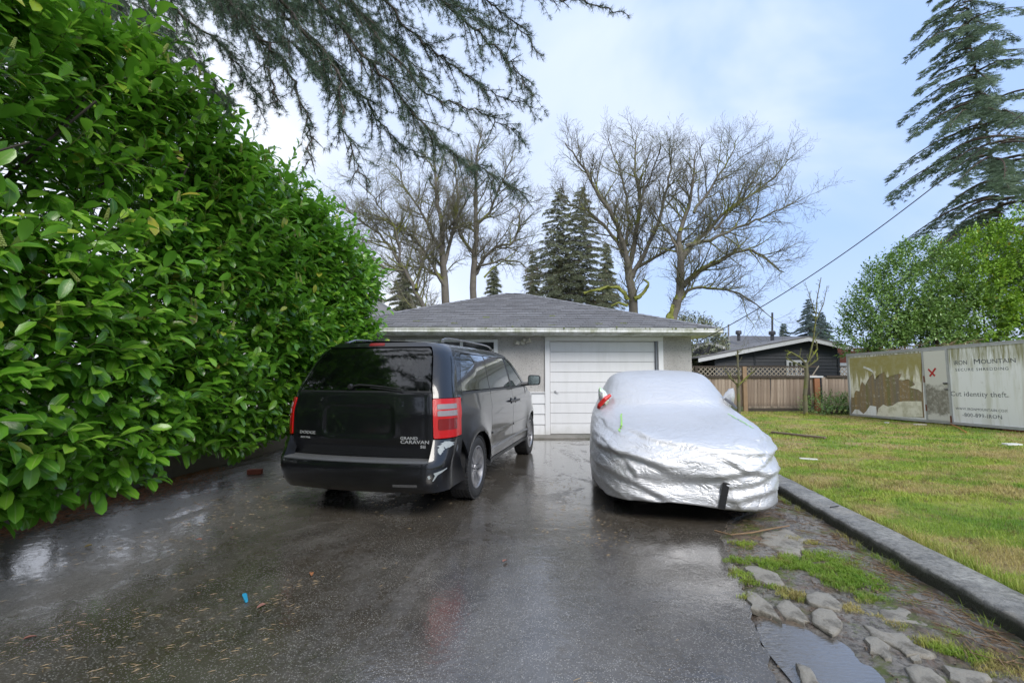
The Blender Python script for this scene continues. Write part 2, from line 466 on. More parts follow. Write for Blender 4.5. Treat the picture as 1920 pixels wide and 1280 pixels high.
for sd in (-1, 1):
    nm = 'right' if sd < 0 else 'left'
    # A pillar + front fender
    ap = [(3.60, 1.70), (3.85, 1.60), (4.15, 1.44), (4.50, 1.24), (4.62, 1.165), (4.44, 1.20), (4.05, 1.42), (3.78, 1.565), (3.60, 1.655)]
    panel('pillar', ap, M_PAINT, van, side=sd)
    AF = arch(FX, .405, 180, 0)
    fen = [(sx(3.76), .32)] + [p for p in AF if p[1] > .40] + [(sx(4.60), .34), (sx(5.02), .34), (sx(5.04), .80), (sx(4.75), .955), (sx(4.4), 1.04), (sx(4.05), 1.12), (sx(3.9), 1.165), (sx(3.76), 1.20), (sx(3.70), 1.0)]
    panel('front_fender', fen, M_PAINT, van, side=sd)
    d1 = rpoly([(sx(1.628), .365), (sx(2.790), .365), (sx(2.790), BELT - .03), (sx(1.628), BELT - .03)], .03)
    d2 = rpoly([(sx(2.80), .365), (sx(3.70), .365), (sx(3.755), .72), (sx(3.70), BELT - .03), (sx(2.80), BELT - .03)], .03)
    o = panel('sliding_door', d1, M_PAINT, van, side=sd); 
    o2 = panel('front_door', d2, M_PAINT, van, side=sd)
    panel('sill', [(sx(1.50), .30), (sx(1.50), .355), (sx(3.74), .355), (sx(3.74), .30)], M_PLAST, van, side=sd, off=.004, thick=.06)
    # belt trim and black window surround
    panel('belt_moulding', [(1.255, 1.195), (1.255, 1.222), (sx(3.72), 1.222), (sx(3.74), 1.195)], M_PLAST, van, side=sd, off=.004)
    for a, b in ((1.245, 1.275), (sx(1.60), sx(1.65)), (sx(2.70), sx(2.86))):
        panel('window_pillar', [(a, 1.222), (a, 1.655), (b, 1.655), (b, 1.222)], M_PLAST, van, side=sd, off=-.004)
    w1 = rpoly([(1.262, 1.232), (sx(1.612), 1.232), (sx(1.612), 1.645), (1.265, 1.645)], [.02, .01, .02, .07])
    w2 = rpoly([(sx(1.635), 1.232), (sx(2.74), 1.232), (sx(2.74), 1.645), (sx(1.635), 1.645)], [.01, .02, .04, .02])
    w3 = rpoly([(sx(2.83), 1.232), (sx(3.62), 1.232), (sx(3.58), 1.30), (sx(3.36), 1.44), (sx(3.13), 1.56), (sx(2.98), 1.64), (sx(2.83), 1.645)], [.02, .02, .04, .2, .2, .05, .04])
    panel('rear_quarter_window', w1, M_GL_SIDE, van, side=sd, off=-.001, thick=.004)
    panel('sliding_door_window', w2, M_GL_SIDE, van, side=sd, off=-.001, thick=.004)
    panel('front_door_window', w3, M_GL_CLEAR, van, side=sd, off=-.006, thick=.004)
    # rub strips
    panel('rub_strip', rpoly([(sx(1.66), .655), (sx(2.77), .655), (sx(2.77), .682), (sx(1.66), .682)], .008), M_PAINT, van, side=sd, off=.012)
    panel('rub_strip', rpoly([(sx(2.82), .655), (sx(3.72), .655), (sx(3.72), .682), (sx(2.82), .682)], .008), M_PAINT, van, side=sd, off=.012)
    panel('lower_strip', [(sx(1.55), .470), (sx(3.72), .470), (sx(3.72), .498), (sx(1.55), .498)], simple('strip_grey%s' % nm, (.16, .165, .175), .3), van, side=sd, off=.008)
    # handles
    for par, hx in ((o, 2.66), (o2, 2.93)):
        P0 = body_pt(np.array([sx(hx) * sd]), np.array([1.02]))[0]
        hb = MB().tube([P0 + Vector((-.085, sd * .008, -.004)), P0 + Vector((-.06, sd * .045, 0)), P0 + Vector((.06, sd * .045, 0)), P0 + Vector((.085, sd * .008, -.004))], [.016, .017, .017, .016], 8)
        hb.lathe([(.0, .012), (.036, .010), (.046, .001)], 14, Matrix.Translation(P0 + Vector((0, 0, 0))) @ Matrix.Rotation(rad(90) * (1 if sd < 0 else -1), 4, 'X'))
        hb.build('door_handle', M_PLAST, par, smooth=True)
    # tail lamp
    lamp_out = [( .795, .785), (1.185, .785), (1.185, .82), (1.198, 1.168), (.795, 1.168)]
    def lens(name, col, rough=.12, em=0):
        m, t = mat(name + nm)
        st = t.n('ShaderNodeTexWave', wave_type='BANDS', bands_direction='Z', ins={'Scale': 18, 'Distortion': 0}).outputs[0]
        t.out(t.bsdf(col=t.mix(st, tuple(c * .7 for c in col), col), rough=rough, coat=.35, coatr=.06, spec=.4, norm=t.bump(st, .25, .004)))
        return m
    mr, mw, md = lens('lamp_red', (.58, .006, .005)), lens('lamp_clear', (.30, .27, .27)), lens('lamp_deep_red', (.22, .004, .004))
    tl = panel('tail_lamp', rpoly(lamp_out, .02), mr, van, side=sd, off=.010, thick=.035)
    panel('reversing_lens', rpoly([(.835, 1.065), (1.075, 1.065), (1.075, 1.115), (.835, 1.115)], .012), mw, tl, side=sd, off=.014, thick=.006)
    panel('reversing_lens', rpoly([(.835, 1.000), (1.075, 1.000), (1.075, 1.050), (.835, 1.050)], .012), mw, tl, side=sd, off=.014, thick=.006)
    panel('stop_lens', rpoly([(.84, .865), (1.07, .865), (1.07, .975), (.84, .975)], .02), md, tl, side=sd, off=.014, thick=.006)
# ---- bumper
bpoly = [(-.80, .27), (-.80, .572), (.80, .572), (.80, .27)]
corner = [(.80, .27), (.80, .775), (1.25, .775), (1.27, .62), (1.302, .50), (sx(.70), .40), (sx(.71), .30), (1.10, .275)]
bumper = panel('rear_bumper', [[(-p[0], p[1]) for p in corner][::-1], bpoly, corner], M_PAINT, van, surf=bump_pt, side=0, thick=.10)
# rub strip and dents on bumper
M_SCUFF = simple('scuffed_primer', (.33, .36, .36), .6, nscale=40, vary=.4)
def blob(cx, cz, rs, rz_, n=22, seed=0, jag=.35):
    r_ = np.random.default_rng(seed)
    return [(cx + rs * math.cos(2 * math.pi * i / n) * (1 + jag * r_.uniform(-1, 1)), cz + rz_ * math.sin(2 * math.pi * i / n) * (1 + jag * r_.uniform(-1, 1))) for i in range(n)]
panel('paint_chip', blob(.95, .725, .085, .028, seed=3), M_SCUFF, bumper, surf=bump_pt, side=-1, off=.0025, thick=.002, label='pale patch of peeled paint below the right tail lamp')
panel('paint_chip', blob(.89, .68, .028, .035, seed=4), M_SCUFF, bumper, surf=bump_pt, side=-1, off=.0035, thick=.002)
panel('paint_chip', blob(1.16, .66, .016, .032, seed=5, jag=.12), simple('chip_grey', (.10, .11, .12), .5), bumper, surf=bump_pt, side=-1, off=.0025, thick=.002)
panel('scratch', [(.86, .475), (.93, .49), (1.00, .508), (1.0, .502), (.95, .478), (.90, .455), (.86, .40), (.85, .40), (.875, .45)], M_SCUFF, bumper, surf=bump_pt, side=-1, off=.0025, thick=.002)
panel('paint_chip', blob(.82, .44, .012, .02, seed=8), M_SCUFF, bumper, surf=bump_pt, side=-1, off=.0025, thick=.002)
panel('lower_reflector', [(.46, .34), (.70, .34), (.70, .365), (.46, .365)], simple('worn_grey', (.10, .10, .10), .6, vary=.6, nscale=60), bumper, surf=bump_pt, side=-1, off=.003, thick=.002)
# step pad on top of bumper
ys = np.linspace(-.80, .80, 41); V = []
nt_ = 9
for k in range(nt_):
    w = k / (nt_ - 1)
    a = bump_pt(ys, np.full(41, .572)); b = body_pt(ys, np.full(41, .60)) + np.array([.04, 0, 0])
    q = a * (1 - w) + b * w; q[:, 2] = .572 + .012 * math.sin(min(1, w * 3) * math.pi / 2)
    V.append(q)
V = np.array(V).transpose(1, 0, 2).reshape(-1, 3)
mstep, t = mat('step_tread')
dm = t.voro(38, vec=t.map(t.coord(), (1, 1, .2), rot=(0, 0, .78)), rnd=.15)
t.out(t.bsdf(col=(.12, .125, .13), rough=.35, spec=.7, norm=t.bump(t.ramp(dm, [(.2, 1), (.45, 0)]), .9, .012)))
np_mesh('step_pad', V, grid_faces(41, nt_), mstep, bumper)
edge = MB().tube([tuple(p + np.array([.004, 0, .0])) for p in bump_pt(np.linspace(-.78, .78, 30), np.full(30, .572))], .012, 8)
edge.build('step_edge', simple('step_grey', (.10, .105, .115), .3), bumper, smooth=True)
# ---- tailgate
def recess(S, Z):
    cx, cz, hx, hz_ = 0.0, .945, .40, .165
    qx = np.abs(S - cx) - hx + .09; qz = np.abs(Z - cz) - hz_ + .09
    d = np.hypot(np.maximum(qx, 0), np.maximum(qz, 0)) + np.minimum(np.maximum(qx, qz), 0) - .09
    bulge = .006 * np.exp(-((Z - 1.2) / .03) ** 2)
    return -.022 * np.clip(-d / .022, 0, 1) + bulge
tg = panel('tailgate', [(-.79, .59), (.79, .59), (.79, 1.225), (-.79, 1.225)], M_PAINT, van, side=0, thick=.05, offf=recess, ds=.02, dz=.02)
panel('tailgate_frame', [[(-.79, 1.70), (-.79, 1.75), (.79, 1.75), (.79, 1.70)]], M_PAINT, van, side=0, thick=.03, off=.012)
rw = panel('rear_window', rpoly([(-.785, 1.235), (.785, 1.235), (.785, 1.695), (-.785, 1.695)], .04), M_GL_DARK, tg, side=0, off=.0, thick=.006)
panel('window_edge', [[(-.785, 1.228), (-.785, 1.245), (.785, 1.245), (.785, 1.228)]], M_PLAST, tg, side=0, off=.004, thick=.004)
panel('brake_light', rpoly([(-.13, 1.710), (.13, 1.710), (.13, 1.742), (-.13, 1.742)], .006), simple('brake_red', (.25, .01, .01), .2), tg, side=0, off=.016, thick=.01)
# tail of chips on the gate
# wiper
wp = [Vector(body_pt(np.array([s_]), np.array([z_]))[0]) + Vector((-.03, 0, 0)) for s_, z_ in ((.12, 1.285), (.02, 1.305), (-.12, 1.30), (-.30, 1.285), (-.50, 1.262))]
wip = MB().tube(wp, [.010, .009, .008, .006, .004], 6)
wip.lathe([(0, .03), (.022, .028), (.03, 0)], 12, Matrix.Translation(wp[0] + Vector((.01, 0, -.0))) @ Matrix.Rotation(rad(-90), 4, 'Y'))
wip.tube([w_ + Vector((-.0, 0, -.022)) for w_ in wp[2:]], .005, 5)
wip.build('rear_wiper', M_RUB, tg, smooth=True)
# plate lamp ledge / handle shade
# ---- badges
def text(name, body, size, m, parent, loc, rot, ext=.002, off=0, shear=0, sx_=1, align='LEFT', spacing=1.0, fit=0):
    cu = bpy.data.curves.new(name, 'FONT'); cu.body = body; cu.size = size; cu.extrude = ext; cu.offset = off; cu.shear = shear
    cu.align_x = align; cu.space_character = spacing; cu.resolution_u = 3
    cu.materials.append(m)
    o = bpy.data.objects.new(name, cu); COL.objects.link(o)
    bpy.context.view_layer.update()
    me = bpy.data.meshes.new_from_object(o.evaluated_get(bpy.context.evaluated_depsgraph_get())); bpy.data.objects.remove(o)
    me.name = name; me.materials.clear(); me.materials.append(m)
    if fit:
        xs_ = [v.co.x for v in me.vertices]; w_ = max(xs_) - min(xs_); sx_ = fit / w_
    o = link(name, me, parent); o.location = loc; o.rotation_euler = rot; o.scale = (sx_, 1, 1)
    return o
M_BADGE = simple('badge_silver', (.62, .63, .64), .25, .6)
def badge(name, body, s_, z_, size, sx_=1.25, spacing=1.05, off=.0012, yaw=0):
    P0 = Vector(body_pt(np.array([s_]), np.array([z_]))[0]) + Vector((-.006, 0, 0))
    return text(name, body, size, M_BADGE, tg, P0, (rad(90), 0, rad(-90 + yaw)), .0015, off, 0, sx_, 'LEFT', spacing)
badge('badge', 'DODGE', .69, .80, .042, 1.35, yaw=-8)
badge('badge', 'FLEX FUEL', .68, .755, .022, 1.2, yaw=-8)
badge('badge', 'GRAND', -.465, .775, .038, 1.3, yaw=6)
badge('badge', 'CARAVAN', -.465, .735, .046, 1.32, yaw=6)
badge('badge', 'SE', -.66, .690, .040, 1.4, yaw=8)
# ---- roof, windscreen, hood
def roof_mesh():
    nx, ny = 40, 21
    s_edge = np.linspace(.80, 3.25, nx)
    L = body_pt(s_edge, np.full(nx, 1.75)); t_ = np.linspace(-1, 1, ny)
    V = []
    for i in range(nx):
        p = L[i]
        for q in t_:
            cz = 1 - abs(q) ** 2.2
            xx = p[0]
            if i < 6: xx = p[0] - (1 - q * q) * .055 * (1 - i / 6)
            V.append((xx, p[1] * q, 1.75 + cz * .050 * min(1, .55 + i / 10)))
    return np_mesh('roof', V, grid_faces(nx, ny), M_PAINT, van)
roof = roof_mesh()
def front_mesh():
    # windscreen between A pillars
    ed = [(3.27, 1.75), (3.60, 1.70), (3.85, 1.60), (4.15, 1.44), (4.50, 1.24), (4.62, 1.165)]
    n = 17; V = []
    for (s_, z_) in ed:
        p = body_pt(np.array([s_]), np.array([z_]))[0]
        for q in np.linspace(-1, 1, n):
            V.append((p[0] + .20 * (1 - q * q) , p[1] * q, p[2] + .035 * (1 - q * q)))
    np_mesh('windscreen', V, grid_faces(len(ed), n), M_GL_CLEAR, van)
    ed = [(4.55, 1.175), (sx(4.05), 1.12), (sx(4.4), 1.04), (sx(4.75), .955), (sx(5.04), .80)]
    V = []
    for (s_, z_) in ed:
        p = body_pt(np.array([s_]), np.array([z_]))[0]
        for q in np.linspace(-1, 1, n): V.append((p[0] + .10 * (1 - q * q), p[1] * q, p[2] + .04 * (1 - q * q)))
    np_mesh('bonnet', V, grid_faces(len(ed), n), M_PAINT, van)
    V = []
    for z_ in (.80, .65, .5, .34, .22):
        p = body_pt(np.array([sx(5.04)]), np.array([z_]))[0]
        for q in np.linspace(-1, 1, n): V.append((p[0] + .12 * (1 - q * q), p[1] * q, z_))
    np_mesh('front_bumper', V, grid_faces(5, n), M_PAINT, van)
front_mesh()
# roof rails
for sd in (-1, 1):
    pts = []
    for k in range(15):
        w = k / 14; x = .82 + w * 2.15
        hgt = 1.785 + .055 * (1 - abs(2 * w - 1) ** 8)
        pts.append((x, sd * (.60 - .015 * abs(2 * w - 1)), hgt))
    rb = MB().tube(pts, .011, 8); rb.box((.84, sd * .60, 1.785), (.09, .026, .03)); rb.box((2.95, sd * .60, 1.785), (.09, .026, .03))
    rb.build('roof_rail', simple('rail_satin%d' % sd, (.30, .30, .31), .25, .8), van, smooth=True)
# mirrors
for sd in (-1, 1):
    P0 = Vector(body_pt(np.array([sx(3.62) * sd]), np.array([1.25]))[0])
    c = P0 + Vector((.02, sd * .20, .055))
    mm = MB()
    hull = rpoly([(-.10, -.085), (.115, -.075), (.12, .085), (-.09, .095)], .05, 5)
    n = len(hull); V = []
    for (xx, k) in ((-.035, .96), (-.03, 1.0), (.03, .96), (.09, .62), (.11, .3)):
        V += [(c.x + xx, c.y + sd * p[0] * k, c.z + p[1] * k) for p in hull]
    Fs = [(i * n + k, i * n + (k + 1) % n, (i + 1) * n + (k + 1) % n, (i + 1) * n + k) for i in range(4) for k in range(n)] + [tuple(range(n)), tuple(4 * n + k for k in range(n))]
    mm.add(V, Fs); mm.tube([P0 + Vector((0, -sd * .02, -.01)), c + Vector((.02, -sd * .06, -.055))], [.035, .028], 8)
    mo = mm.build('wing_mirror', M_PLAST, van, smooth=True, angle=40)
    g = MB().add([(c.x - .037, c.y + sd * p[0] * .86, c.z + p[1] * .86) for p in hull], [tuple(range(n))])
    g.build('mirror_glass', simple('mirror_glass%d' % sd, (.45, .52, .50), .08, .95), mo)
# wheels
wm = {sd: make_wheel(sgn=sd) for sd in (-1, 1)}
for xx in (RX, FX):
    for sd in (-1, 1):
        w = empty('wheel', (xx, sd * .845, RZ)); w.parent = van
        ty, ri, di = wm[sd]
        link('tyre', ty, w); r_ = link('rim', ri, w); link('brake_disc', di, w)
        for q in w.children: q.rotation_euler = (0, rad({RX: 12, FX: 40}[xx]), 0)
# underbody, inner arches, cabin
ub = MB()
ub.box2((.25, -.62, .24), (4.9, .62, .34)); ub.box2((.12, -.86, .34), (.50, .86, .56)); ub.box2((1.62, -.90, .30), (3.66, .90, .38))
ub.box2((.46, -.70, .34), (4.9, .70, .62)); ub.tube([(.3, .55, .3), (1.1, .55, .3), (4, .5, .28)], .04, 8)
ub.tube([(.06, -.48, .27), (.5, -.48, .29)], .028, 10)
ub.build('underbody', M_DARKIN, van)
al = MB()
for cx in (RX, FX):
    for sd in (-1, 1):
        n = 20; V = []
        for k in range(n + 1):
            a = rad(-25 + 230 * k / n)
            V += [(cx + .415 * math.cos(a), sd * .945, RZ + .415 * math.sin(a)), (cx + .415 * math.cos(a), sd * .60, RZ + .415 * math.sin(a))]
        al.add(V, [(2 * k, 2 * k + 1, 2 * k + 3, 2 * k + 2) for k in range(n)])
al.build('wheel_arch_liner', M_DARKIN, van)
cb = MB()
cb.box2((.55, -.85, .58), (4.2, .85, .66))
for a, b in ((.62, 3.7),):
    for sd in (-1, 1): cb.box2((a, sd * .86, .62), (b, sd * .89, 1.17))
cb.box2((.25, -.74, .6), (.27, .74, 1.14)); cb.box2((4.1, -.8, .6), (4.2, .8, 1.10)); cb.box2((.95, -.60, 1.71), (2.9, .60, 1.735))
cb.build('cabin_lining', M_DARKIN, van)
for (x, ys_) in ((1.25, (-.45, 0, .45)), (2.2, (-.45, .45)), (3.1, (-.42, .42))):
    for y in ys_:
        s_ = MB(); s_.box((x + .25, y, .85), (.5, .42, .16)); s_.box((x - .02, y, 1.10), (.14, .42, .52), M=Matrix.Rotation(rad(-12), 3, 'Y')); s_.box((x - .09, y, 1.44), (.10, .26, .16))
        s_.build('seat', M_SEAT, van, bevel=.03)
MB().lathe([(.18, 0), (.195, .012), (.18, .024), (.168, .012), (.18, 0)], 24, Matrix.Translation((3.72, .42, 1.12)) @ Matrix.Rotation(rad(65), 4, 'Y')).build('steering_wheel', M_RUB, van)
# ================================================================ COVERED CAR
CX, CY = 1.72, 4.52
car = empty('covered_car', (CX, CY, 0), rad(90 - 10))      # local X: from front bumper towards the rear
tag(car, 'dark car hidden under the silver cover, only sills and tyres showing', 'car')
cub = MB(); cub.box2((.30, -.60, .15), (4.0, .60, .40))
cub.build('underbody', M_DARKIN, car, bevel=.03)
cb_ = []
cm = MB()
sec = [(.42, -.66), (.42, .66), (3.9, .66), (3.9, -.66)]
cm.prism(rpoly(sec, .28), .24, .60); cm.prism(rpoly([(1.9, -.5), (1.9, .5), (3.1, .5), (3.1, -.5)], .2), .60, 1.16)
cm.build('body', M_PLAST, car)
for xx in (.78, 3.36):
    for sd in (-1, 1):
        w = empty('wheel', (xx, sd * .62, .31)); w.parent = car; w.scale = (.88, .88, .88)
        ty, ri, di = wm[sd]; link('tyre', ty, w); link('rim', ri, w)
mfoil, t = mat('silver_cover')
co = t.coord()
w1 = t.noise(2.2, 4, .55, 1.2, vec=t.map(co, (1.6, 1, 2.4), rot=(0, .35, .25)))
rid = t.math('ABSOLUTE', t.math('SUBTRACT', w1, .5))
rid = t.ramp(rid, [(0, 0), (.05, .75), (.14, 1)], 'EASE')
w2 = t.noise(9, 5, .6, .8, vec=t.map(co, (1, .7, 2.2), rot=(0, .5, .1)))
r2 = t.ramp(t.math('ABSOLUTE', t.math('SUBTRACT', w2, .5)), [(0, 0), (.05, 1)], 'EASE')
w3 = t.noise(40, 3, .6)
h = t.math('ADD', t.math('MULTIPLY', rid, 1.0), t.math('ADD', t.math('MULTIPLY', r2, .30), t.math('MULTIPLY', w3, .10)))
gz = t.sep(co)[2]
bst = t.ramp(gz, [(.66, .34), (.98, .24)])
nb = t.bump(h, bst, .022)
dirt = t.ramp(t.noise(1.8, 5, .6), [(.4, 0), (.75, 1)])
t.out(t.bsdf(col=t.mix(t.math('MULTIPLY', dirt, .3), (.66, .665, .675), (.50, .50, .50)), metal=.55, rough=.44, norm=nb, coat=.25, coatr=.25))
def cover():
    zl = np.concatenate([np.linspace(.17, .70, 26), np.linspace(.715, .84, 12), np.linspace(.85, 1.00, 22), np.linspace(1.01, 1.36, 26), np.linspace(1.37, 1.47, 14)])
    fz = ([.17, .30, .50, .66, .74, .80, .86, .92, .98, 1.02, 1.10, 1.30, 1.38, 1.43, 1.46, 1.47], [.01, .0, .0, .05, .13, .28, .52, .85, 1.18, 1.32, 1.44, 1.78, 1.98, 2.18, 2.42, 2.6])
    bz = ([.17, .5, .80, .95, 1.05, 1.2, 1.35, 1.42, 1.46, 1.47], [4.28, 4.32, 4.25, 4.1, 3.9, 3.75, 3.5, 3.3, 3.05, 2.85])
    wz = ([.17, .30, .5, .72, .85, .92, 1.0, 1.10, 1.25, 1.36, 1.42, 1.455, 1.47], [.945, .96, .965, .955, .935, .90, .87, .83, .75, .68, .59, .42, .10])
    nt = 300; th = np.linspace(0, 2 * math.pi, nt, endpoint=False)
    V = []
    for z in zl:
        f, b, w = cr1(*fz, z), cr1(*bz, z), cr1(*wz, z)
        n = 3.0 + 1.6 * float(np.clip((.95 - z) / .3, 0, 1))
        cx = (f + b) / 2; a = (b - f) / 2
        c, s_ = np.cos(th), np.sin(th)
        x = cx - a * np.sign(c) * np.abs(c) ** (2 / n); y = w * np.sign(s_) * np.abs(s_) ** (2 / n)
        # front taper in plan: nose narrower, rounded
        V.append(np.stack([x, y, np.full(nt, z)], -1))
    V = np.array(V)                        # (nz, nt, 3)
    # droop of hem between anchor points, and hem curve
    x, y, z = V[..., 0], V[..., 1], V[..., 2]
    low = np.clip((.30 - z) / .13, 0, 1)
    z += low * (.03 * np.sin(y * 5 + .8) + .02 * fbm(V, 3, 2, 5))
    z += .06 * np.clip((y - .3) / .6, 0, 1) * low * (x < 1)
    # headlamp hollows, grille hollow and hood centre sag
    nrm = np.stack([-1.0 * (x < 2.1) * np.exp(-np.clip(x, 0, None) * 2.2), np.sign(y) * np.clip(np.abs(y) / .85, 0, 1) ** 3, np.clip((z - .7) * 3, 0, 1)], -1)
    nrm /= np.linalg.norm(nrm, axis=-1, keepdims=True) + 1e-6
    d = 0
    fr = np.exp(-np.clip(x - .05, 0, None) * 3)
    def ridge(P, s__, seed, sharp=.16):
        q = vnoise(P, s__, seed); return np.exp(-(q / sharp) ** 2)
    W_ = np.stack([x * 1.0 + .3 * fbm(V, 1.5, 2, 3), y * .8 + .25 * fbm(V, 1.7, 2, 9), z * 1.0 + .55 * y * np.sign(.3 - y) * .5 + .12 * fbm(V, 2.5, 3, 1)], -1)
    # swags: long tension folds hung round the front (y, z of each fold line)
    lowz = np.clip((1.0 - z) / .25, 0, 1)
    def cz(*pts): return [((1278 - (1060 + a_ / 4)) / 186, 1.42 - (660 + b_ / 4 - 700) / 188) for a_, b_ in pts]
    folds = [(cz((200, 725), (430, 745), (620, 800), (760, 865), (900, 892), (1060, 885), (1250, 830), (1570, 720)), .030, .030),
             (cz((240, 560), (420, 600), (640, 655), (900, 690), (1200, 722), (1400, 735), (1560, 705)), .026, .028),
             (cz((170, 860), (320, 890), (500, 965), (650, 1040), (800, 1105)), .022, .022),
             (cz((960, 700), (1080, 760), (1200, 830), (1380, 870), (1580, 885)), .026, .022),
             (cz((900, 690), (960, 780), (1050, 900), (1180, 1110)), .012, .018),
             (cz((340, 740), (520, 770), (640, 840), (820, 960)), .018, .020),
             (cz((1120, 1050), (1300, 1010), (1450, 990), (1590, 900)), .020, .024),
             (cz((1100, 960), (1300, 930), (1580, 820)), .014, .018),
             (cz((180, 640), (300, 700), (420, 800), (480, 900)), .016, .018),
             (cz((160, 960), (400, 1050), (700, 1090), (1000, 1100), (1500, 1110)), .010, .016),
             (cz((1380, 660), (1450, 640), (1540, 680)), .016, .016), (cz((250, 560), (330, 620), (420, 650), (560, 640)), .014, .016)]
    yd, zd = y + .03 * fbm(V, 3, 2, 44), z + .02 * fbm(V, 4, 2, 45)
    fm = (x < 1.3) * np.clip(1.4 - x, 0, 1)
    for pts, amp, wd in folds:
        dm = np.full(y.shape, 9.0); sgn_ = np.zeros(y.shape)
        for (y1_, z1_), (y2_, z2_) in zip(pts[:-1], pts[1:]):
            dx, dz_ = y2_ - y1_, z2_ - z1_; tt = np.clip(((yd - y1_) * dx + (zd - z1_) * dz_) / (dx * dx + dz_ * dz_), 0, 1)
            dd = np.hypot(yd - y1_ - tt * dx, zd - z1_ - tt * dz_); up_ = np.sign(zd - (z1_ + tt * dz_)); sgn_ = np.where(dd < dm, up_, sgn_); dm = np.minimum(dm, dd)
        sd_ = dm * sgn_
        d = d + fm * amp * (np.exp(-(np.where(sd_ > 0, sd_ / (wd * 2.2), sd_ / (wd * .55))) ** 2) - .35 * np.exp(-((sd_ + wd * 1.8) / wd) ** 2))
    q_ = z - .30 * (y / .9) ** 2 + .08 * y
    P1 = np.stack([x * .8, y * 1.1, q_ * 9], -1)
    d = d + .009 * lowz * (1 - 2 * np.abs(vnoise(P1, 1.2, 11))) + .005 * lowz * (1 - 2 * np.abs(vnoise(P1, 2.9, 12))) + .003 * (.3 + lowz) * (1 - 2 * np.abs(vnoise(P1 * np.array([1, 2.2, 1]), 4.5, 13)))
    d = d + .006 * (.25 + lowz) * (ridge(W_, 3.3, 21, .14) - .2)
    d = d + .010 * fbm(V, 1.3, 2, 40)
    # hollows over headlamps, lower intake
    for hy in (-.58, .58):
        d = d - .028 * np.exp(-(((y - hy) / .22) ** 2 + ((z - .62) / .10) ** 2)) * (x < 1)
    d = d - .035 * np.exp(-((y / .5) ** 2 + ((z - .36) / .07) ** 2)) * (x < .6) + .03 * np.exp(-((y / .4) ** 2 + ((z - .62) / .05) ** 2)) * (x < .6)
    # fewer wrinkles on the roof and windscreen
    V = V + nrm * d[..., None]
    # sag of hood line
    V[..., 2] -= .025 * np.exp(-((V[..., 0] - 1.0) / .35) ** 2) * (1 - (np.clip(np.abs(V[..., 1]), 0, .8) / .8) ** 2) * (z > .85)
    nz = len(zl)
    Vf = V.reshape(-1, 3)
    i = np.arange(nz - 1)[:, None]; j = np.arange(nt)[None, :]; j2 = (j + 1) % nt
    Fq = np.stack([i * nt + j, i * nt + j2, (i + 1) * nt + j2, (i + 1) * nt + j], -1).reshape(-1, 4)
    # cap: bridge opposite points of the last ring
    top = (nz - 1) * nt; cap = []
    for k in range(1, nt // 2):
        a, b = top + k, top + k + 1 if k + 1 < nt else top
        cap.append((top + k % nt, top + (k + 1) % nt, top + (nt - k - 1) % nt, top + (nt - k) % nt))
    Fq = np.concatenate([Fq, np.array(cap)])
    return Vf, Fq, V, zl
Vc, Fc, Vg, zl_ = cover()
cov = np_mesh('car_cover', Vc, Fc, mfoil, None); cov.location = car.location; cov.rotation_euler = car.rotation_euler
tag(cov, 'wrinkled silver foil cover draped over the car in front of the garage', 'car cover')
mod = cov.modifiers.new('thickness', 'SOLIDIFY'); mod.thickness = .004; mod.offset = -1
# helper: point on cover by theta index fraction and z
def cover_at(y, z, front=True):
    A = Vg.reshape(-1, 3); A = A[A[:, 0] < 2.2]
    k = np.argmin((A[:, 1] - y) ** 2 + (A[:, 2] - z) ** 2 * 1.5)
    return Vector(A[k])
mtape = simple('black_tape', (.012, .012, .013), .45, bscale=30)
mgrn = simple('reflective_green', (.30, .60, .12), .4, vary=.6, nscale=30)
def strip(name, pts_yz, w, m, off=.008, parent=cov):
    """band following the cover between (y,z) points"""
    Pn = []
    n = 14
    for k in range(n + 1):
        u = k / n * (len(pts_yz) - 1); i = min(int(u), len(pts_yz) - 2); f = u - i
        y = pts_yz[i][0] * (1 - f) + pts_yz[i + 1][0] * f; z = pts_yz[i][1] * (1 - f) + pts_yz[i + 1][1] * f
        Pn.append(cover_at(y, z))
    V = []
    for k, p in enumerate(Pn):
        out = Vector((-1, 0, .25)).normalized() if p.z < .8 else Vector((-.35, 0, 1)).normalized()
        for q in (-1, 1): V.append(p + Vector((0, q * w / 2, 0)) + out * off)
    return np_mesh(name, [tuple(v) for v in V], grid_faces(len(Pn), 2), m, parent)
pt_ = [cover_at(-.20, .17), cover_at(-.24, .30), cover_at(-.27, .41)]
Vt = []
for p_, dy_ in zip(pt_, (.0, 0, 0)):
    for q_ in (-1, 1): Vt.append((min(p.x for p in pt_) - .02 + (p_.z - .17) * .06, -.235 - (p_.z - .17) * .22 + q_ * .031, p_.z + .004 * q_))
np_mesh('tape', Vt, grid_faces(3, 2), mtape, cov)
tl2 = MB().box((.0, 0, 0), (.004, .04, .03)); 
# front hem bead
def pocket(sd, m):
    base = Vector((1.80, sd * .73, 1.03)); n = 12; V = []
    rings = [(0, .055, .075), (.06, .075, .105), (.13, .08, .12), (.19, .065, .10), (.22, .02, .04)]
    for (o_, a, b) in rings:
        for k in range(n):
            th_ = 2 * math.pi * k / n
            wob = 1 + .16 * math.sin(th_ * 3 + o_ * 40)
            V.append((base.x + a * math.cos(th_) * wob - o_ * .15, base.y + sd * o_ * .62, base.z + b * math.sin(th_) * wob + o_ * .55))
    Fs = [(i * n + k, i * n + (k + 1) % n, (i + 1) * n + (k + 1) % n, (i + 1) * n + k) for i in range(len(rings) - 1) for k in range(n)] + [tuple((len(rings) - 1) * n + k for k in range(n))]
    b = MB(); b.add(V, Fs); return b.build('mirror_pocket', m, cov, smooth=True)
mpk, t = mat('pocket_cloth')
gmask = t.ramp(t.noise(14, 3, .7, 1), [(.56, 0), (.6, 1)])
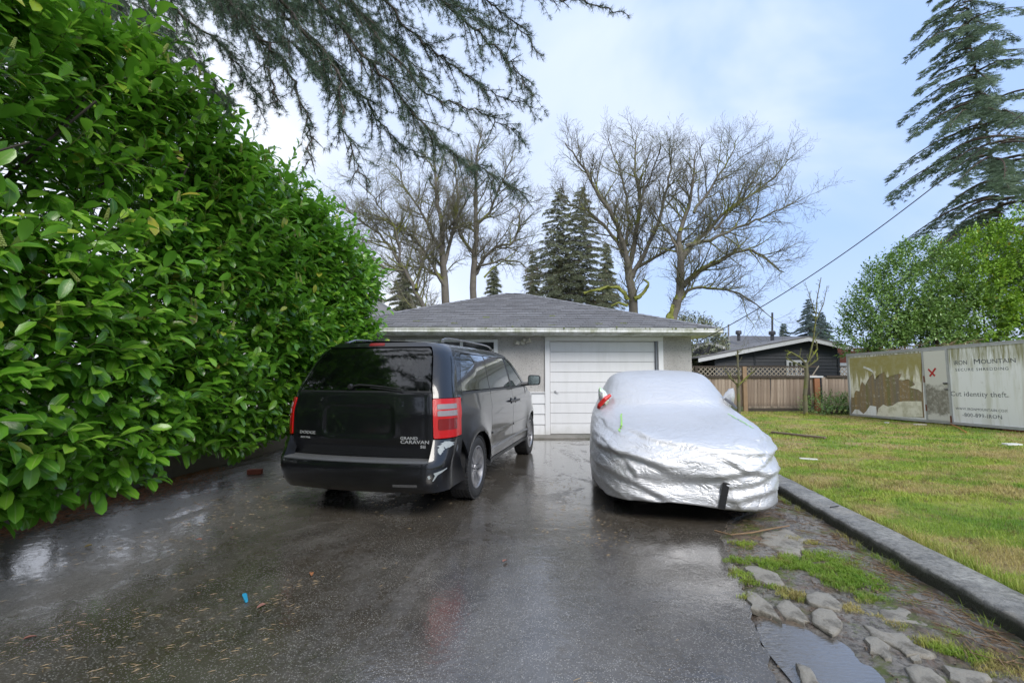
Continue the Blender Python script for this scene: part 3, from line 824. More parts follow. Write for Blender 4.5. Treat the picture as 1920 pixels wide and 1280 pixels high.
t.out(t.bsdf(col=t.mix(gmask, (.78, .79, .80), (.35, .8, .12)), rough=.4, metal=.3, norm=t.bump(t.noise(18, 4), .6, .02)))
p1 = pocket(1, mpk); p2 = pocket(-1, mfoil)
bnd = MB().tube([(1.71, .71, 1.13), (1.66, .78, 1.08), (1.69, .85, 1.0), (1.76, .87, .96)], [.022, .03, .032, .02], 8)
bnd.build('strap', simple('red_strap', (.55, .02, .015), .45), cov, smooth=True)
MB().tube([(1.68, .80, 1.05), (1.68, .82, 1.03)], .014, 6).build('buckle', mtape, cov)
bnd = MB().tube([(1.68, -.725, 1.10), (1.64, -.79, 1.05), (1.68, -.86, .98)], [.016, .022, .014], 8)
bnd.build('strap', simple('grey_strap', (.12, .125, .14), .5), cov, smooth=True)
strip('reflective_strip', [(.66, .80), (.63, .87), (.60, .925)], .018, mgrn, .012)
strip('reflective_strip', [(-.74, .83), (-.68, .89), (-.63, .94)], .012, mgrn, .012)
strip('reflective_strip', [(-.795, 1.0), (-.80, 1.03), (-.79, 1.06)], .016, mgrn, .012)
# ================================================================ GROUND
KERB_IN = [(gp(1980, 1192, .13).x, gp(1980, 1192, .13).y)]
def xyz(p): return (p.x, p.y)
# asphalt
M_ASPH, t = mat('wet_asphalt')
co = t.coord()
agg = t.voro(105); agg2 = t.voro(58)
gr = t.ramp(agg, [(.0, 1), (.28, .8), (.42, 0)])
pick = t.math('GREATER_THAN', t.sep(t.voro(105, out='Color'))[0], .45)
big = t.math('MULTIPLY', t.ramp(agg2, [(.0, 1), (.15, .8), (.24, 0)]), t.math('GREATER_THAN', t.sep(t.voro(58, out='Color'))[0], .84))
patch = t.noise(.55, 5, .6, .5)
fine = t.noise(3.0, 6, .65, .3)
base = t.mix(t.ramp(patch, [(.38, 0), (.62, 1)]), (.054, .043, .030), (.105, .095, .080))
base = t.mix(t.ramp(fine, [(.45, 0), (.7, .55)]), base, (.022, .019, .014))
base = t.mix(t.math('MULTIPLY', t.math('MULTIPLY', gr, pick), t.ramp(t.noise(2.4, 5, .7), [(.35, .40), (.65, 1)])), base, t.mix(t.noise(50, 2), (.24, .21, .17), (.42, .41, .38)))
base = t.mix(t.math('MULTIPLY', big, .65), base, (.50, .48, .44))
pn = t.noise(.8, 6, .62, 1.1, vec=t.map(co, (1.3, .75, 1)))
x_, y_, z_ = t.sep(co)
wetm = t.math('ADD', t.math('ADD', pn, t.math('MULTIPLY', t.math('SUBTRACT', t.noise(16, 5, .7), .5), .30)), t.math('MULTIPLY', t.noise(4, 5, .65), .14))
leftdry = t.n('ShaderNodeMapRange', ins={'Value': x_, 'From Min': -3.2, 'From Max': -.6, 'To Min': .09, 'To Max': 0}).outputs[0]
wet = t.ramp(t.math('SUBTRACT', wetm, leftdry), [(.43, 0), (.53, 1)])
cr = t.ramp(t.voro(1.1, 'DISTANCE_TO_EDGE', vec=t.n('ShaderNodeVectorMath', operation='ADD', ins={0: co, 1: t.n('ShaderNodeVectorMath', operation='SCALE', ins={0: t.noise(5, 5, .7, out='Color'), 'Scale': .35}).outputs[0]}).outputs[0]), [(.0, .7), (.006, 0)])
crk = t.math('MULTIPLY', cr, t.ramp(t.noise(1.3, 3), [(.55, 0), (.6, 1)]))
base = t.mix(crk, base, (.01, .01, .009))
ripple = t.noise(28, 3, .5, .4)
hgt = t.math('ADD', t.math('MULTIPLY', gr, .5), t.math('MULTIPLY', t.noise(70, 4, .7), .9))
dry = t.math('SUBTRACT', 1.0, t.math('MULTIPLY', wet, .93))
n1 = t.bump(t.math('MULTIPLY', hgt, dry), .55, .006)
n2 = t.bump(t.noise(5, 4, .55, .5), .14, .02, n1)
n3 = t.bump(ripple, .10, .004, n2)
rough = t.math('MULTIPLY_ADD', dry, .24, .035)
n2c = t.bump(ripple, .20, .004, t.bump(t.noise(70, 4, .7), t.math('MULTIPLY', dry, .25), .004, t.bump(t.noise(7, 5, .6, .5), .20, .02)))
t.out(t.bsdf(col=base, rough=t.math('MULTIPLY_ADD', dry, .22, .22), spec=.6, norm=n3, coat=t.math('MULTIPLY_ADD', wet, .45, .55), coatr=rough, coatn=n2c))

edge_px = [(1478, 1400), (1452, 1290), (1440, 1240), (1428, 1190), (1408, 1150), (1396, 1110), (1385, 1080), (1365, 1040), (1352, 1005), (1368, 975), (1420, 950)]
E = [gp(*p) for p in edge_px]
right_edge = [(e.x, e.y) for e in E] + [(2.65, 5.2), (2.9, 7.0), (3.3, 10.3)]
right_edge = [(right_edge[0][0] - .1, -12)] + [(right_edge[0][0], .5)] + right_edge
dr = []
for i in range(len(right_edge) - 1):
    a, b = Vector(right_edge[i]), Vector(right_edge[i + 1]); n = max(1, int((b - a).length / .05))
    for k in range(n):
        p = a.lerp(b, k / n); w = .02 if 1 < p.y < 6 else 0
        dr.append((p.x + w * random.uniform(-1, 1), p.y))
dr.append((3.3, 10.3))
poly = dr + [(-6, 10.3), (-6, -12)]
bm = bmesh.new(); f = bm.faces.new([bm.verts.new((x, y, 0)) for x, y in poly])
r_ = bmesh.ops.extrude_face_region(bm, geom=[f]); bmesh.ops.translate(bm, verts=[v for v in r_['geom'] if isinstance(v, bmesh.types.BMVert)], vec=(0, 0, -.06))
bmesh.ops.recalc_face_normals(bm, faces=bm.faces)
me = bpy.data.meshes.new('driveway'); bm.to_mesh(me); bm.free(); me.materials.append(M_ASPH)
drive = link('driveway', me); tag(drive, 'wet dark asphalt driveway', None, None, 'structure')
# concrete apron before the garage
M_CONC, t = mat('old_concrete')
st = t.noise(4, 6, .65); sp = t.ramp(t.voro(45), [(0, 1), (.25, 0)])
c = t.mix(st, (.085, .08, .07), (.27, .255, .225)); c = t.mix(t.ramp(t.noise(1.4, 5, .7), [(.5, 0), (.7, .8)]), c, (.035, .045, .018))
c = t.mix(t.math('MULTIPLY', sp, .3), c, (.4, .39, .36))
t.out(t.bsdf(col=c, rough=.55, spec=.5, norm=t.bump(t.noise(30, 6, .7), .6, .012)))
M_CURB, t = mat('kerb_concrete')
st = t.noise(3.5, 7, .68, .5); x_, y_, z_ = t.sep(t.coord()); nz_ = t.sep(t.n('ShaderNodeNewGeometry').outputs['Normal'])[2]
c = t.mix(t.ramp(st, [(.3, 0), (.7, 1)]), (.12, .117, .108), (.36, .35, .315)); c = t.mix(t.ramp(t.noise(22, 6, .8), [(.45, 0), (.62, .7)]), c, (.06, .058, .05)); c = t.mix(t.ramp(t.noise(31, 5, .8, vec=t.map(t.coord(), (1, 1, 1), (5, 5, 5))), [(.56, 0), (.66, .7)]), c, (.40, .38, .34))
c = t.mix(t.ramp(t.noise(2.1, 6, .7), [(.56, 0), (.68, .75)]), c, (.33, .30, .25))
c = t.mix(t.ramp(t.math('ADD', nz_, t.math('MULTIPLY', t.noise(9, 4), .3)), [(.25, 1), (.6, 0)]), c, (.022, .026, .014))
t.out(t.bsdf(col=c, rough=.5, spec=.55, norm=t.bump(t.noise(24, 7, .72, .4), .8, .02)))
apron = MB().box2((-4.0, 10.28, -.1), (3.9, 11.0, .035)).build('apron', M_CONC, bevel=.01); tag(apron, 'concrete apron strip', None, None, 'structure')

def lawn_z(x, y): 
    x = np.asarray(x, float); y = np.asarray(y, float)
    tt = np.clip((y - 2.0) / 15.0, 0, 1); d = np.clip((x - 3.0) / 6, 0, 1)
    return .115 - (.28 * tt * tt * (3 - 2 * tt)) + .02 * np.sin(x * .9) * np.cos(y * .7)
# kerb line (inner top edge) from the picture, z = .13
kin = [(2040, 1232), (1920, 1165), (1780, 1085), (1640, 1008), (1550, 957), (1459, 910)]
kout = [(2060, 1150), (1920, 1090), (1780, 1027), (1640, 966), (1550, 926), (1459, 888)]
KI = [gp(x, y, .13) for x, y in kin]; KO = [gp(x, y, .13) for x, y in kout]
d0 = (KI[-1] - KI[0]).normalized()
a0, a1 = KI[0] - d0 * 6, KI[-1] + d0 * 4.6
print('kerb', KI[0], KI[-1], KO[0], KO[-1])
KL = (KI[-1] - KI[0])
def kerb_x(y): return a0.x + (a1.x - a0.x) * (np.asarray(y, float) - a0.y) / (a1.y - a0.y)
ny = 240; yy = np.linspace(a0.y, a1.y, ny); kw = .31
prof = [(0, -.12), (0.0, .02), (0.002, .08), (.003, .118), (.012, .130), (kw * .35, .131), (kw * .65, .131), (kw - .03, .130), (kw - .01, .118), (kw, .05), (kw, -.1)]
V = []
for y in yy:
    for (a, b) in prof: V.append((kerb_x(y) + a, y, b))
V = np.array(V); nn = fbm(V, 6, 4, 2); n2_ = fbm(V, 1.4, 2, 9)
top = V[:, 2] > .07
V[:, 0] += .010 * nn * (np.abs(V[:, 0] - kerb_x(V[:, 1])) < .05) + .02 * n2_
V[:, 2] += top * (.005 * nn - .010 * np.clip(fbm(V, 9, 2, 31), 0, 1))
kerb = np_mesh('kerb', V, grid_faces(ny, len(prof))[:, ::-1], M_CURB); tag(kerb, 'low concrete kerb between verge and lawn', None, None, 'structure')
# verge of broken concrete, soil and moss
xs = np.linspace(0, 1, 150); ysv = np.concatenate([np.linspace(-3, 1.2, 20), np.linspace(1.22, 5.2, 260), np.linspace(5.25, 10.6, 60)])
ry = np.array([p[1] for p in right_edge]); rx = np.array([p[0] for p in right_edge]); so = np.argsort(ry)
def drive_x(y): return np.interp(y, ry[so], rx[so])
V = []
for y in ysv:
    xa, xb = drive_x(y) - .16, kerb_x(y) + .05
    for q in xs: V.append((xa + (xb - xa) * q, y, 0))
V = np.array(V); nx_ = len(xs)
edge = np.clip((V[:, 0] - drive_x(V[:, 1])) / .12, 0, 1); ke = np.clip((kerb_x(V[:, 1]) - V[:, 0]) / .5, 0, 1)
V[:, 2] = -.035 + edge * (.030 + .022 * fbm(V, 2.2, 4, 3) + .014 * fbm(V, 14, 3, 8)) + (1 - ke) * .03
# puddle bowl
PUD_PX = [(1436, 1178), (1460, 1172), (1500, 1176), (1530, 1190), (1565, 1202), (1590, 1215), (1608, 1240), (1640, 1262), (1655, 1290), (1640, 1330), (1560, 1340), (1520, 1300), (1490, 1262), (1462, 1230), (1444, 1205)]
PUD = [xyz(gp(x, y, -.012)) for x, y in PUD_PX]
def inside(P, poly):
    x, y = P[:, 0], P[:, 1]; r = np.zeros(len(P), bool); n = len(poly); dmin = np.full(len(P), 9.0)
    for i in range(n):
        (x1, y1), (x2, y2) = poly[i], poly[(i + 1) % n]
        c = ((y1 > y) != (y2 > y)) & (x < (x2 - x1) * (y - y1) / (y2 - y1 + 1e-12) + x1); r ^= c
        dx, dy = x2 - x1, y2 - y1; tt = np.clip(((x - x1) * dx + (y - y1) * dy) / (dx * dx + dy * dy), 0, 1)
        dmin = np.minimum(dmin, np.hypot(x - x1 - tt * dx, y - y1 - tt * dy))
    return np.where(r, dmin, -dmin)
dp = inside(V, PUD)
V[:, 2] = np.where(dp > -.16, V[:, 2] * (.35 + .65 * np.clip(-dp / .16, 0, 1)) - .026 * np.clip((dp + .16) / .20, 0, 1), V[:, 2])
M_VERGE, t = mat('verge_soil')
soil = t.mix(t.noise(7, 7, .7), (.075, .054, .036), (.30, .23, .16))
conc = t.mix(t.noise(5, 6, .65), (.18, .17, .155), (.40, .38, .345))
soil = t.mix(t.ramp(t.noise(1.9, 5, .62, .6), [(.44, 0), (.50, .9)]), soil, conc)
soil = t.mix(t.ramp(t.voro(70), [(0, .7), (.2, .5), (.3, 0)]), soil, t.mix(t.noise(60, 2), (.03, .025, .02), (.30, .27, .23)))
mo = t.math('MULTIPLY', t.ramp(t.noise(2.3, 6, .66, .4, vec=t.map(co if False else t.coord(), (1, 1, 1), (4, 1, 0))), [(.52, 0), (.60, 1)]), t.ramp(t.noise(26, 3), [(.35, 0), (.55, 1)]))
soil = t.mix(t.ramp(t.noise(4.5, 6, .7, .5, vec=t.map(t.coord(), (1, 1, 1), (2, 7, 0))), [(.54, 0), (.66, .7)]), soil, (.16, .075, .03))
soil = t.mix(t.ramp(t.noise(30, 6, .8), [(.48, 0), (.60, .75)]), soil, (.03, .022, .014)); soil = t.mix(t.ramp(t.noise(24, 6, .8, vec=t.map(t.coord(), (1, 1, 1), (8, 3, 0))), [(.60, 0), (.68, .8)]), soil, (.36, .31, .24))
soil = t.mix(mo, soil, t.mix(t.noise(9, 4), (.07, .11, .015), (.17, .19, .03)))
t.out(t.bsdf(col=soil, rough=t.ramp(t.noise(2.6, 5), [(.35, .22), (.65, .6)]), spec=.6, norm=t.bump(t.noise(38, 8, .8), 1.0, .03)))
verge = np_mesh('verge', V, grid_faces(len(ysv), nx_)[:, ::-1], M_VERGE); tag(verge, 'muddy verge of broken concrete and moss', None, None, 'structure')
def verge_z(x, y):
    return 0.0
# puddle water
M_WATER, t = mat('puddle_water')
rp = t.noise(1, 3, .5, .8, vec=t.map(t.coord(), (14, 60, 1), rot=(0, 0, .5)))
t.out(t.bsdf(col=(.085, .078, .068), rough=.03, spec=.9, coat=1, coatr=.02, norm=t.bump(rp, .35, .006), coatn=t.bump(rp, .35, .006)))
bm = bmesh.new(); cx = sum(p[0] for p in PUD) / len(PUD); cy_ = sum(p[1] for p in PUD) / len(PUD)
PW = [((x - cx) * 1.22 + cx, (y - cy_) * 1.22 + cy_) for x, y in PUD]
bm.faces.new([bm.verts.new((x, y, -.016)) for x, y in rpoly(PW, .05)]); bmesh.ops.recalc_face_normals(bm, faces=bm.faces)
me = bpy.data.meshes.new('puddle'); bm.to_mesh(me); bm.free(); me.materials.append(M_WATER)
if me.polygons[0].normal.z < 0: me.flip_normals()
pud = link('puddle', me); tag(pud, 'rain puddle in the broken verge', None, None, 'structure')
# slabs
M_SLAB, t = mat('broken_slab')
c = t.mix(t.noise(11, 7, .72), (.15, .135, .105), (.38, .355, .30)); c = t.mix(t.ramp(t.noise(6, 6, .75), [(.48, 0), (.62, .8)]), c, (.075, .065, .045)); c = t.mix(t.ramp(t.noise(4, 6, .75, vec=t.map(t.coord(), (1, 1, 1), (6, 6, 0))), [(.58, 0), (.68, .8)]), c, (.09, .11, .03))
c = t.mix(t.ramp(t.voro(80), [(0, .6), (.2, 0)]), c, (.45, .43, .39))
t.out(t.bsdf(col=c, rough=.5, spec=.5, norm=t.bump(t.noise(40, 7, .7), .7, .014)))
def slab(name, px, top, th, parent=None, m=M_SLAB, tilt=0, seed=0, jag=.012):
    P = [gp(x, y, top) for x, y in px]
    c = sum(P, Vector()) / len(P); r = random.Random(seed)
    Q = []
    for i, p in enumerate(P):
        q = P[(i + 1) % len(P)]; n = max(2, int((q - p).length / .04))
        for k in range(n):
            v = p.lerp(q, k / n) - c; v.z = 0; Q.append(v * (1 + r.uniform(-1, 1) * jag / max(.05, v.length)))
    if sum(Q[i].x * Q[(i + 1) % len(Q)].y - Q[(i + 1) % len(Q)].x * Q[i].y for i in range(len(Q))) < 0: Q = Q[::-1]
    n = len(Q); V = []
    for (k, z) in ((1.03, -th), (1.02, -th * .4), (.985, -.004), (.94, 0), (.55, .003), (.25, .001)):
        V += [(v.x * k, v.y * k, z + .003 * r.uniform(-1, 1)) for v in Q]
    Fs = [(i * n + k, i * n + (k + 1) % n, (i + 1) * n + (k + 1) % n, (i + 1) * n + k) for i in range(5) for k in range(n)] + [tuple(5 * n + k for k in range(n))]
    o = MB().add(V, Fs).build(name, m, parent, smooth=True, angle=50)
    o.location = (c.x, c.y, top); o.rotation_euler = (tilt, tilt * .5, 0)
    return o
S_ = [
 ([(1402, 1108), (1418, 1110), (1440, 1128), (1458, 1150), (1462, 1158), (1430, 1146), (1408, 1138)], .012),
 ([(1456, 1128), (1480, 1124), (1500, 1140), (1520, 1166), (1505, 1164), (1460, 1150)], .010),
 ([(1624, 1172), (1648, 1178), (1692, 1186), (1712, 1206), (1752, 1222), (1740, 1228), (1700, 1226), (1672, 1205), (1640, 1190)], .016),
 ([(1620, 1190), (1645, 1192), (1668, 1210), (1680, 1232), (1660, 1236), (1636, 1218)], .014),
 ([(1692, 1245), (1715, 1240), (1748, 1248), (1765, 1272), (1756, 1300), (1725, 1294), (1702, 1270)], .016),
 ([(1768, 1246), (1810, 1254), (1850, 1262), (1862, 1290), (1810, 1290), (1780, 1270)], .012),
 ([(1494, 1243), (1520, 1250), (1540, 1275), (1548, 1310), (1520, 1310), (1504, 1270)], .010),
 ([(1530, 985), (1560, 990), (1610, 1012), (1640, 1030), (1610, 1036), (1570, 1020), (1536, 1002)], .008),
 ([(1430, 998), (1475, 990), (1512, 1010), (1500, 1038), (1465, 1034), (1425, 1014)], .006),
 ([(1648, 1140), (1700, 1138), (1722, 1152), (1760, 1164), (1800, 1178), (1802, 1190), (1750, 1184), (1700, 1166), (1662, 1160)], .010),
 ([(1810, 1168), (1850, 1178), (1890, 1190), (1940, 1222), (1925, 1246), (1870, 1226), (1830, 1204), (1806, 1190)], .008),
 ([(1705, 1230), (1722, 1228), (1728, 1236), (1712, 1240)], .012),
 ([(1395, 1062), (1420, 1058), (1452, 1070), (1470, 1092), (1440, 1096), (1410, 1080)], .004),
 ([(1740, 1110), (1790, 1112), (1830, 1140), (1812, 1156), (1765, 1140)], .006)]
for i, (px, top) in enumerate(S_): slab('paving_slab', px, top * .75, .03, verge, seed=i, tilt=0, jag=.02)
s1 = slab('broken_stone', [(1510, 1113), (1530, 1108), (1553, 1110), (1572, 1124), (1580, 1134), (1573, 1141), (1540, 1136), (1518, 1128)], .020, .022, seed=31, tilt=.02, jag=.006)
tag(s1, 'loose grey concrete chunk, the farther of two beside the puddle', 'concrete chunk')
s2 = slab('broken_stone', [(1520, 1146), (1536, 1138), (1560, 1142), (1579, 1163), (1576, 1176), (1560, 1184), (1532, 1170), (1521, 1158)], .018, .020, seed=32, tilt=.02, jag=.006)
tag(s2, 'loose grey concrete chunk touching the puddle edge', 'concrete chunk')
# low wall under the hedge
wv = []; 
wpts = [(-4.75, -3), (-4.73, 4.6), (-4.70, 5.6), (-4.45, 8), (-4.3, 10.2)]
yy = np.linspace(-3, 10.2, 90); wx = np.interp(yy, [p[1] for p in wpts], [p[0] for p in wpts])
V = []
for x, y in zip(wx, yy):
    for (a, b) in ((.02, -.05), (.0, .10), (-.005, .29), (-.02, .31), (-.16, .31), (-.18, .29), (-.18, -.1)): V.append((x + a, y, b))
V = np.array(V); V[:, 0] += .015 * fbm(V, 4, 3, 4); V[:, 2] += .02 * fbm(V, 1.2, 3, 14) * (V[:, 2] > .2)
M_LW = simple('garden_wall_concrete', (.17, .14, .105), .7, bscale=30, bstr=.6, vary=.4, nscale=3)
lw = np_mesh('garden_wall', V, grid_faces(90, 7), M_LW); tag(lw, 'low concrete garden wall under the laurel hedge', 'wall')
# soil and lawn
M_SOIL = simple('dark_soil', (.03, .022, .015), .9, bscale=30, bstr=.6, vary=.5)
sb = MB(); sb.add([(-4.9, -12, .22), (-4.9, 10.4, .22), (-14, 10.4, .22), (-14, -12, .22)], [(0, 1, 2, 3)]); soil_o = sb.build('planting_bed', M_SOIL); tag(soil_o, 'soil bed behind the garden wall', None, None, 'structure')
def lawn_colour(t, k=1.0):
    co = t.coord()
    q = lambda c_: tuple(v * k for v in c_)
    c = t.mix(t.ramp(t.noise(1.1, 6, .68, .4), [(.38, 0), (.62, 1)]), q((.12, .22, .025)), q((.30, .35, .06)))
    c = t.mix(t.ramp(t.noise(.75, 7, .72, .4, vec=t.map(co, (1, 1.3, .01), (7, 3, 0))), [(.47, 0), (.57, .9)]), c, q((.38, .29, .13)))
    c = t.mix(t.ramp(t.noise(4.5, 6, .75, .3, vec=t.map(co, (1, 1, .01), (3, 5, 0))), [(.53, 0), (.62, .85)]), c, q((.17, .12, .055)))
    c = t.mix(t.ramp(t.noise(2.2, 6, .7, .3, vec=t.map(co, (1, 1.2, .01), (11, 2, 0))), [(.60, 0), (.68, .8)]), c, q((.08, .19, .02)))
    c = t.mix(t.ramp(t.noise(.6, 6, .7, .3, vec=t.map(co, (.8, 2.2, .01), (1, 8, 0))), [(.62, 0), (.68, .9)]), c, q((.10, .07, .045)))
    return c
M_LAWN, t = mat('lawn_ground')
t.out(t.bsdf(col=lawn_colour(t, .95), rough=.85, spec=.25, norm=t.bump(t.noise(30, 7, .75), 1.0, .03)))  # darker than the blades: shade between them is put into the ground colour
M_GRASS_ATTR = None
ly = np.concatenate([np.linspace(-6, 1, 12), np.linspace(1.2, 21, 120)]); lu = np.linspace(0, 1, 90) ** 1.8
V = []
for y in ly:
    x0 = kerb_x(y) + kw - .05 if y < a1.y else (float(kerb_x(a1.y)) + kw - .05 if y < 10.9 else 3.9)
    for q in lu:
        x = x0 + (34 - x0) * q; V.append((x, y, 0))
V = np.array(V); V[:, 2] = lawn_z(V[:, 0], V[:, 1]) - .015 + .025 * fbm(V, 2.5, 4, 6) + .01 * fbm(V, 9, 2, 16)
lawn = np_mesh('lawn', V, grid_faces(len(ly), 90)[:, ::-1], M_LAWN); tag(lawn, 'patchy grass lawn', None, None, 'structure')
gm, t = mat('far_ground')
t.out(t.bsdf(col=t.mix(t.noise(.2, 5), (.05, .06, .02), (.10, .11, .04)), rough=.9))
gr_ = MB().add([(-600, -600, -.30), (600, -600, -.30), (600, 900, -.30), (-600, 900, -.30)], [(0, 1, 2, 3)]).build('ground', gm); tag(gr_, 'ground', None, None, 'structure')

# ================================================================ GARAGE
G = empty('garage', (0, 10.8, 0), rad(1.6)); tag(G, 'low grey stucco garage with hip shingle roof and white panel door', 'garage')
M_STUC, t = mat('stucco')
sp = t.ramp(t.voro(38), [(0, 1), (.25, .9), (.38, 0)]); cc = t.sep(t.voro(38, out='Color'))[0]
c = t.mix(sp, (.47, .455, .435), t.mix(cc, (.14, .13, .12), (.62, .60, .57)))
c = t.mix(t.ramp(t.noise(1.5, 5, .6, vec=t.map(t.coord(), (1.5, 1.5, .5))), [(.45, 0), (.8, .35)]), c, (.15, .14, .12))
t.out(t.bsdf(col=c, rough=.85, norm=t.bump(t.voro(75), .6, .012)))
M_WHITE, t = mat('white_paint')
st = t.noise(1, 5, .6, vec=t.map(t.coord(), (9, 9, 1.0)))
x_, y_, z_ = t.sep(t.coord())
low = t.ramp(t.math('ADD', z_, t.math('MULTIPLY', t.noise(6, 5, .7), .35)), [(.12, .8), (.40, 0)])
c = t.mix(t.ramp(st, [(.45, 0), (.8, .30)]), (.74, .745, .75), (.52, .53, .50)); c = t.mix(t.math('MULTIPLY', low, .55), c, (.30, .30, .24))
t.out(t.bsdf(col=c, rough=.42, norm=t.bump(t.noise(1, 3, .5, vec=t.map(t.coord(), (40, 40, 3))), .1, .01)))
M_GUT, t = mat('gutter_paint')
x_, y_, z_ = t.sep(t.coord())
alg = t.ramp(t.math('ADD', t.noise(3, 6, .7), t.math('MULTIPLY', t.noise(1, 4, .6, vec=t.map(t.coord(), (12, 2, .5))), .5)), [(.62, 0), (.95, .8)])
t.out(t.bsdf(col=t.mix(alg, (.70, .71, .70), (.22, .24, .12)), rough=.45))
M_MOSS = simple('moss', (.14, .17, .02), .95, bscale=40, bstr=.8, vary=.5, nscale=20)
HW, GD = 4.18, 7.9; GX0, GX1 = -4.0, 4.18; WZ = 2.28
M_GLASSW = glass('house_glass', (.25, .28, .28), 1.6, base=(.03, .035, .04), bw=.5)
# front wall in pieces round the openings: window x -2.1..-.42 , door .82..3.52
wl = MB()
DX0, DX1, DZ = .88, 3.38, 2.165
WX0, WX1, WZ0, WZ1 = -2.35, -.42, 1.35, 2.14
T = .14
wl.box2((GX0, 0, -.1), (WX0, T, WZ)); wl.box2((WX0, 0, -.1), (WX1, T, WZ0)); wl.box2((WX0, 0, WZ1), (WX1, T, WZ)); wl.box2((WX1, 0, -.1), (DX0 - .003, T, WZ)); wl.box2((DX0 - .003, 0, DZ), (DX1 + .003, T, WZ)); wl.box2((DX1 + .003, 0, -.1), (GX1, T, WZ))
wl.box2((GX1 - T, T, -.3), (GX1, GD, WZ)); wl.box2((GX0, T, -.3), (GX0 + T, GD, WZ)); wl.box2((GX0 + T, GD - T, -.3), (GX1 - T, GD, WZ))
wall = wl.build('wall', M_STUC, G)
# white siding below stucco, left of door
cz = [.02, .235, .46, .685, .905]
for i in range(4):
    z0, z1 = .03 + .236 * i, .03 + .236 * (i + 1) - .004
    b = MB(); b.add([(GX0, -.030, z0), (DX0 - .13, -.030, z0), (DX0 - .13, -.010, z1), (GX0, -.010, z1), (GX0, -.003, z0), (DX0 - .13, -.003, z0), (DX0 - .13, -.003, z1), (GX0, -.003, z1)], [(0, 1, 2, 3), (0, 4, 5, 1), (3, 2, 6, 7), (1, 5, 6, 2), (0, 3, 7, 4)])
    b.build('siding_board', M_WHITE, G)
MB().box2((GX0, -.04, .975), (DX0 - .13, -.003, 1.0)).build('drip_cap', M_WHITE, G)
# door frame
df_ = MB(); df_.box2((DX0 - .125, -.035, .03), (DX0 - .012, .02, DZ + .003)); df_.box2((DX1 + .012, -.035, .03), (DX1 + .125, .02, DZ + .003)); df_.box2((DX0 - .125, -.035, DZ + .005), (DX1 + .125, .02, DZ + .105))
df_.build('door_frame', M_WHITE, G, bevel=.004)
door = empty('garage_door', (0, 0, 0)); door.parent = G
np_ = 9; hh = (DZ - .045) / np_
for i in range(np_):
    z0 = .04 + hh * i
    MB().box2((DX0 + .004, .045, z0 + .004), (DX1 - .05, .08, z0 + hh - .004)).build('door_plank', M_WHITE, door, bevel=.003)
MB().box2((DX0, .082, .03), (DX1, .10, DZ)).build('door_backing', simple('door_backing_grey', (.5, .5, .5), .8), door)  # mid grey board showing in the gaps between the planks
MB().box2((DX1 - .045, .0, .04), (DX1, .10, DZ)).build('door_track', simple('track_grey', (.20, .21, .23), .5, .5), door)
h_ = MB(); h_.tube([(DX0 + .12, .045, 1.0), (DX0 + .12, .015, 1.0), (DX0 + .20, .01, .985)], .009, 6); h_.lathe([(0, .006), (.025, .006), (.025, 0)], 12, Matrix.Translation((DX0 + .12, .044, 1.0)) @ Matrix.Rotation(rad(90), 4, 'X')); h_.build('handle', M_ALLOY, door)
# window
wf = MB(); fw = .09
wf.box2((WX0 - fw, -.035, WZ0 - fw), (WX0, .03, WZ1 + .06)); wf.box2((WX1, -.035, WZ0 - fw), (WX1 + fw, .03, WZ1 + .06)); wf.box2((WX0, -.035, WZ1), (WX1, .03, WZ1 + .06)); wf.box2((WX0, -.035, WZ0 - fw), (WX1, .03, WZ0))
wf.box2((-1.20, -.02, WZ0), (-1.13, .03, WZ1)); wf.box2((WX0 - .03, -.06, WZ0 - fw - .03), (WX1 + fw + .03, .0, WZ0 - fw - .003))
win = wf.build('window', M_WHITE, G, bevel=.003)
for a, b in ((WX0, -1.20), (-1.13, WX1)): MB().box2((a + .002, .012, WZ0 + .002), (b - .002, .018, WZ1 - .002)).build('pane', M_GLASSW, win)
bl = MB()
for k in range(26):
    z = WZ0 + .02 + k * .03; bl.box((-.77, .07, z), (.66, .002, .026), M=Matrix.Rotation(rad(28), 3, 'X')); bl.box((-1.76, .07, z), (1.08, .002, .026), M=Matrix.Rotation(rad(28), 3, 'X'))
bb = bl.build('blind', simple('blind_slats', (.10, .12, .12), .6), win); bb['kind'] = 'stuff'
MB().box2((WX0, .12, WZ0), (WX1, .135, WZ1)).build('room_behind', M_DARKIN, win)
# roof: hips
EZ = 2.44; OV = .42; EX0, EX1 = GX0 - .42, GX1 + .42; EY0, EY1 = -OV, GD + OV
RXa, RXb = -.10, .42; RY = 3.75; RZT = 3.90
roofp = MB()
A, B, C_, D_ = (EX0, EY0, EZ), (EX1, EY0, EZ), (EX1, EY1, EZ), (EX0, EY1, EZ); R1, R2 = (RXa, RY, RZT), (RXb, RY, RZT)
roofp.add([A, B, C_, D_, R1, R2], [(0, 1, 5, 4), (1, 2, 5), (2, 3, 4, 5), (3, 0, 4), (3, 2, 1, 0)])
M_SHG, t = mat('roof_shingle')
oi = t.n('ShaderNodeObjectInfo').outputs['Random']; rn = t.attr('rnd')
r0 = t.math('FRACT', t.math('ADD', oi, rn))
c = t.mix(r0, (.15, .152, .165), (.215, .216, .23)); c = t.mix(t.math('MULTIPLY', t.noise(4, 5, .65), .5), c, (.16, .16, .165)); c = t.mix(t.ramp(t.noise(220, 2), [(.4, 0), (.7, .35)]), c, (.22, .22, .23))
c = t.mix(t.ramp(t.noise(1.6, 5, .7), [(.62, 0), (.75, .6)]), c, (.06, .065, .03))
c = t.mix(t.ramp(t.noise(1, 4, .7, vec=t.map(t.coord('Generated'), (1, 1, 1))), [(.3, 0), (.8, .001)]), c, c)
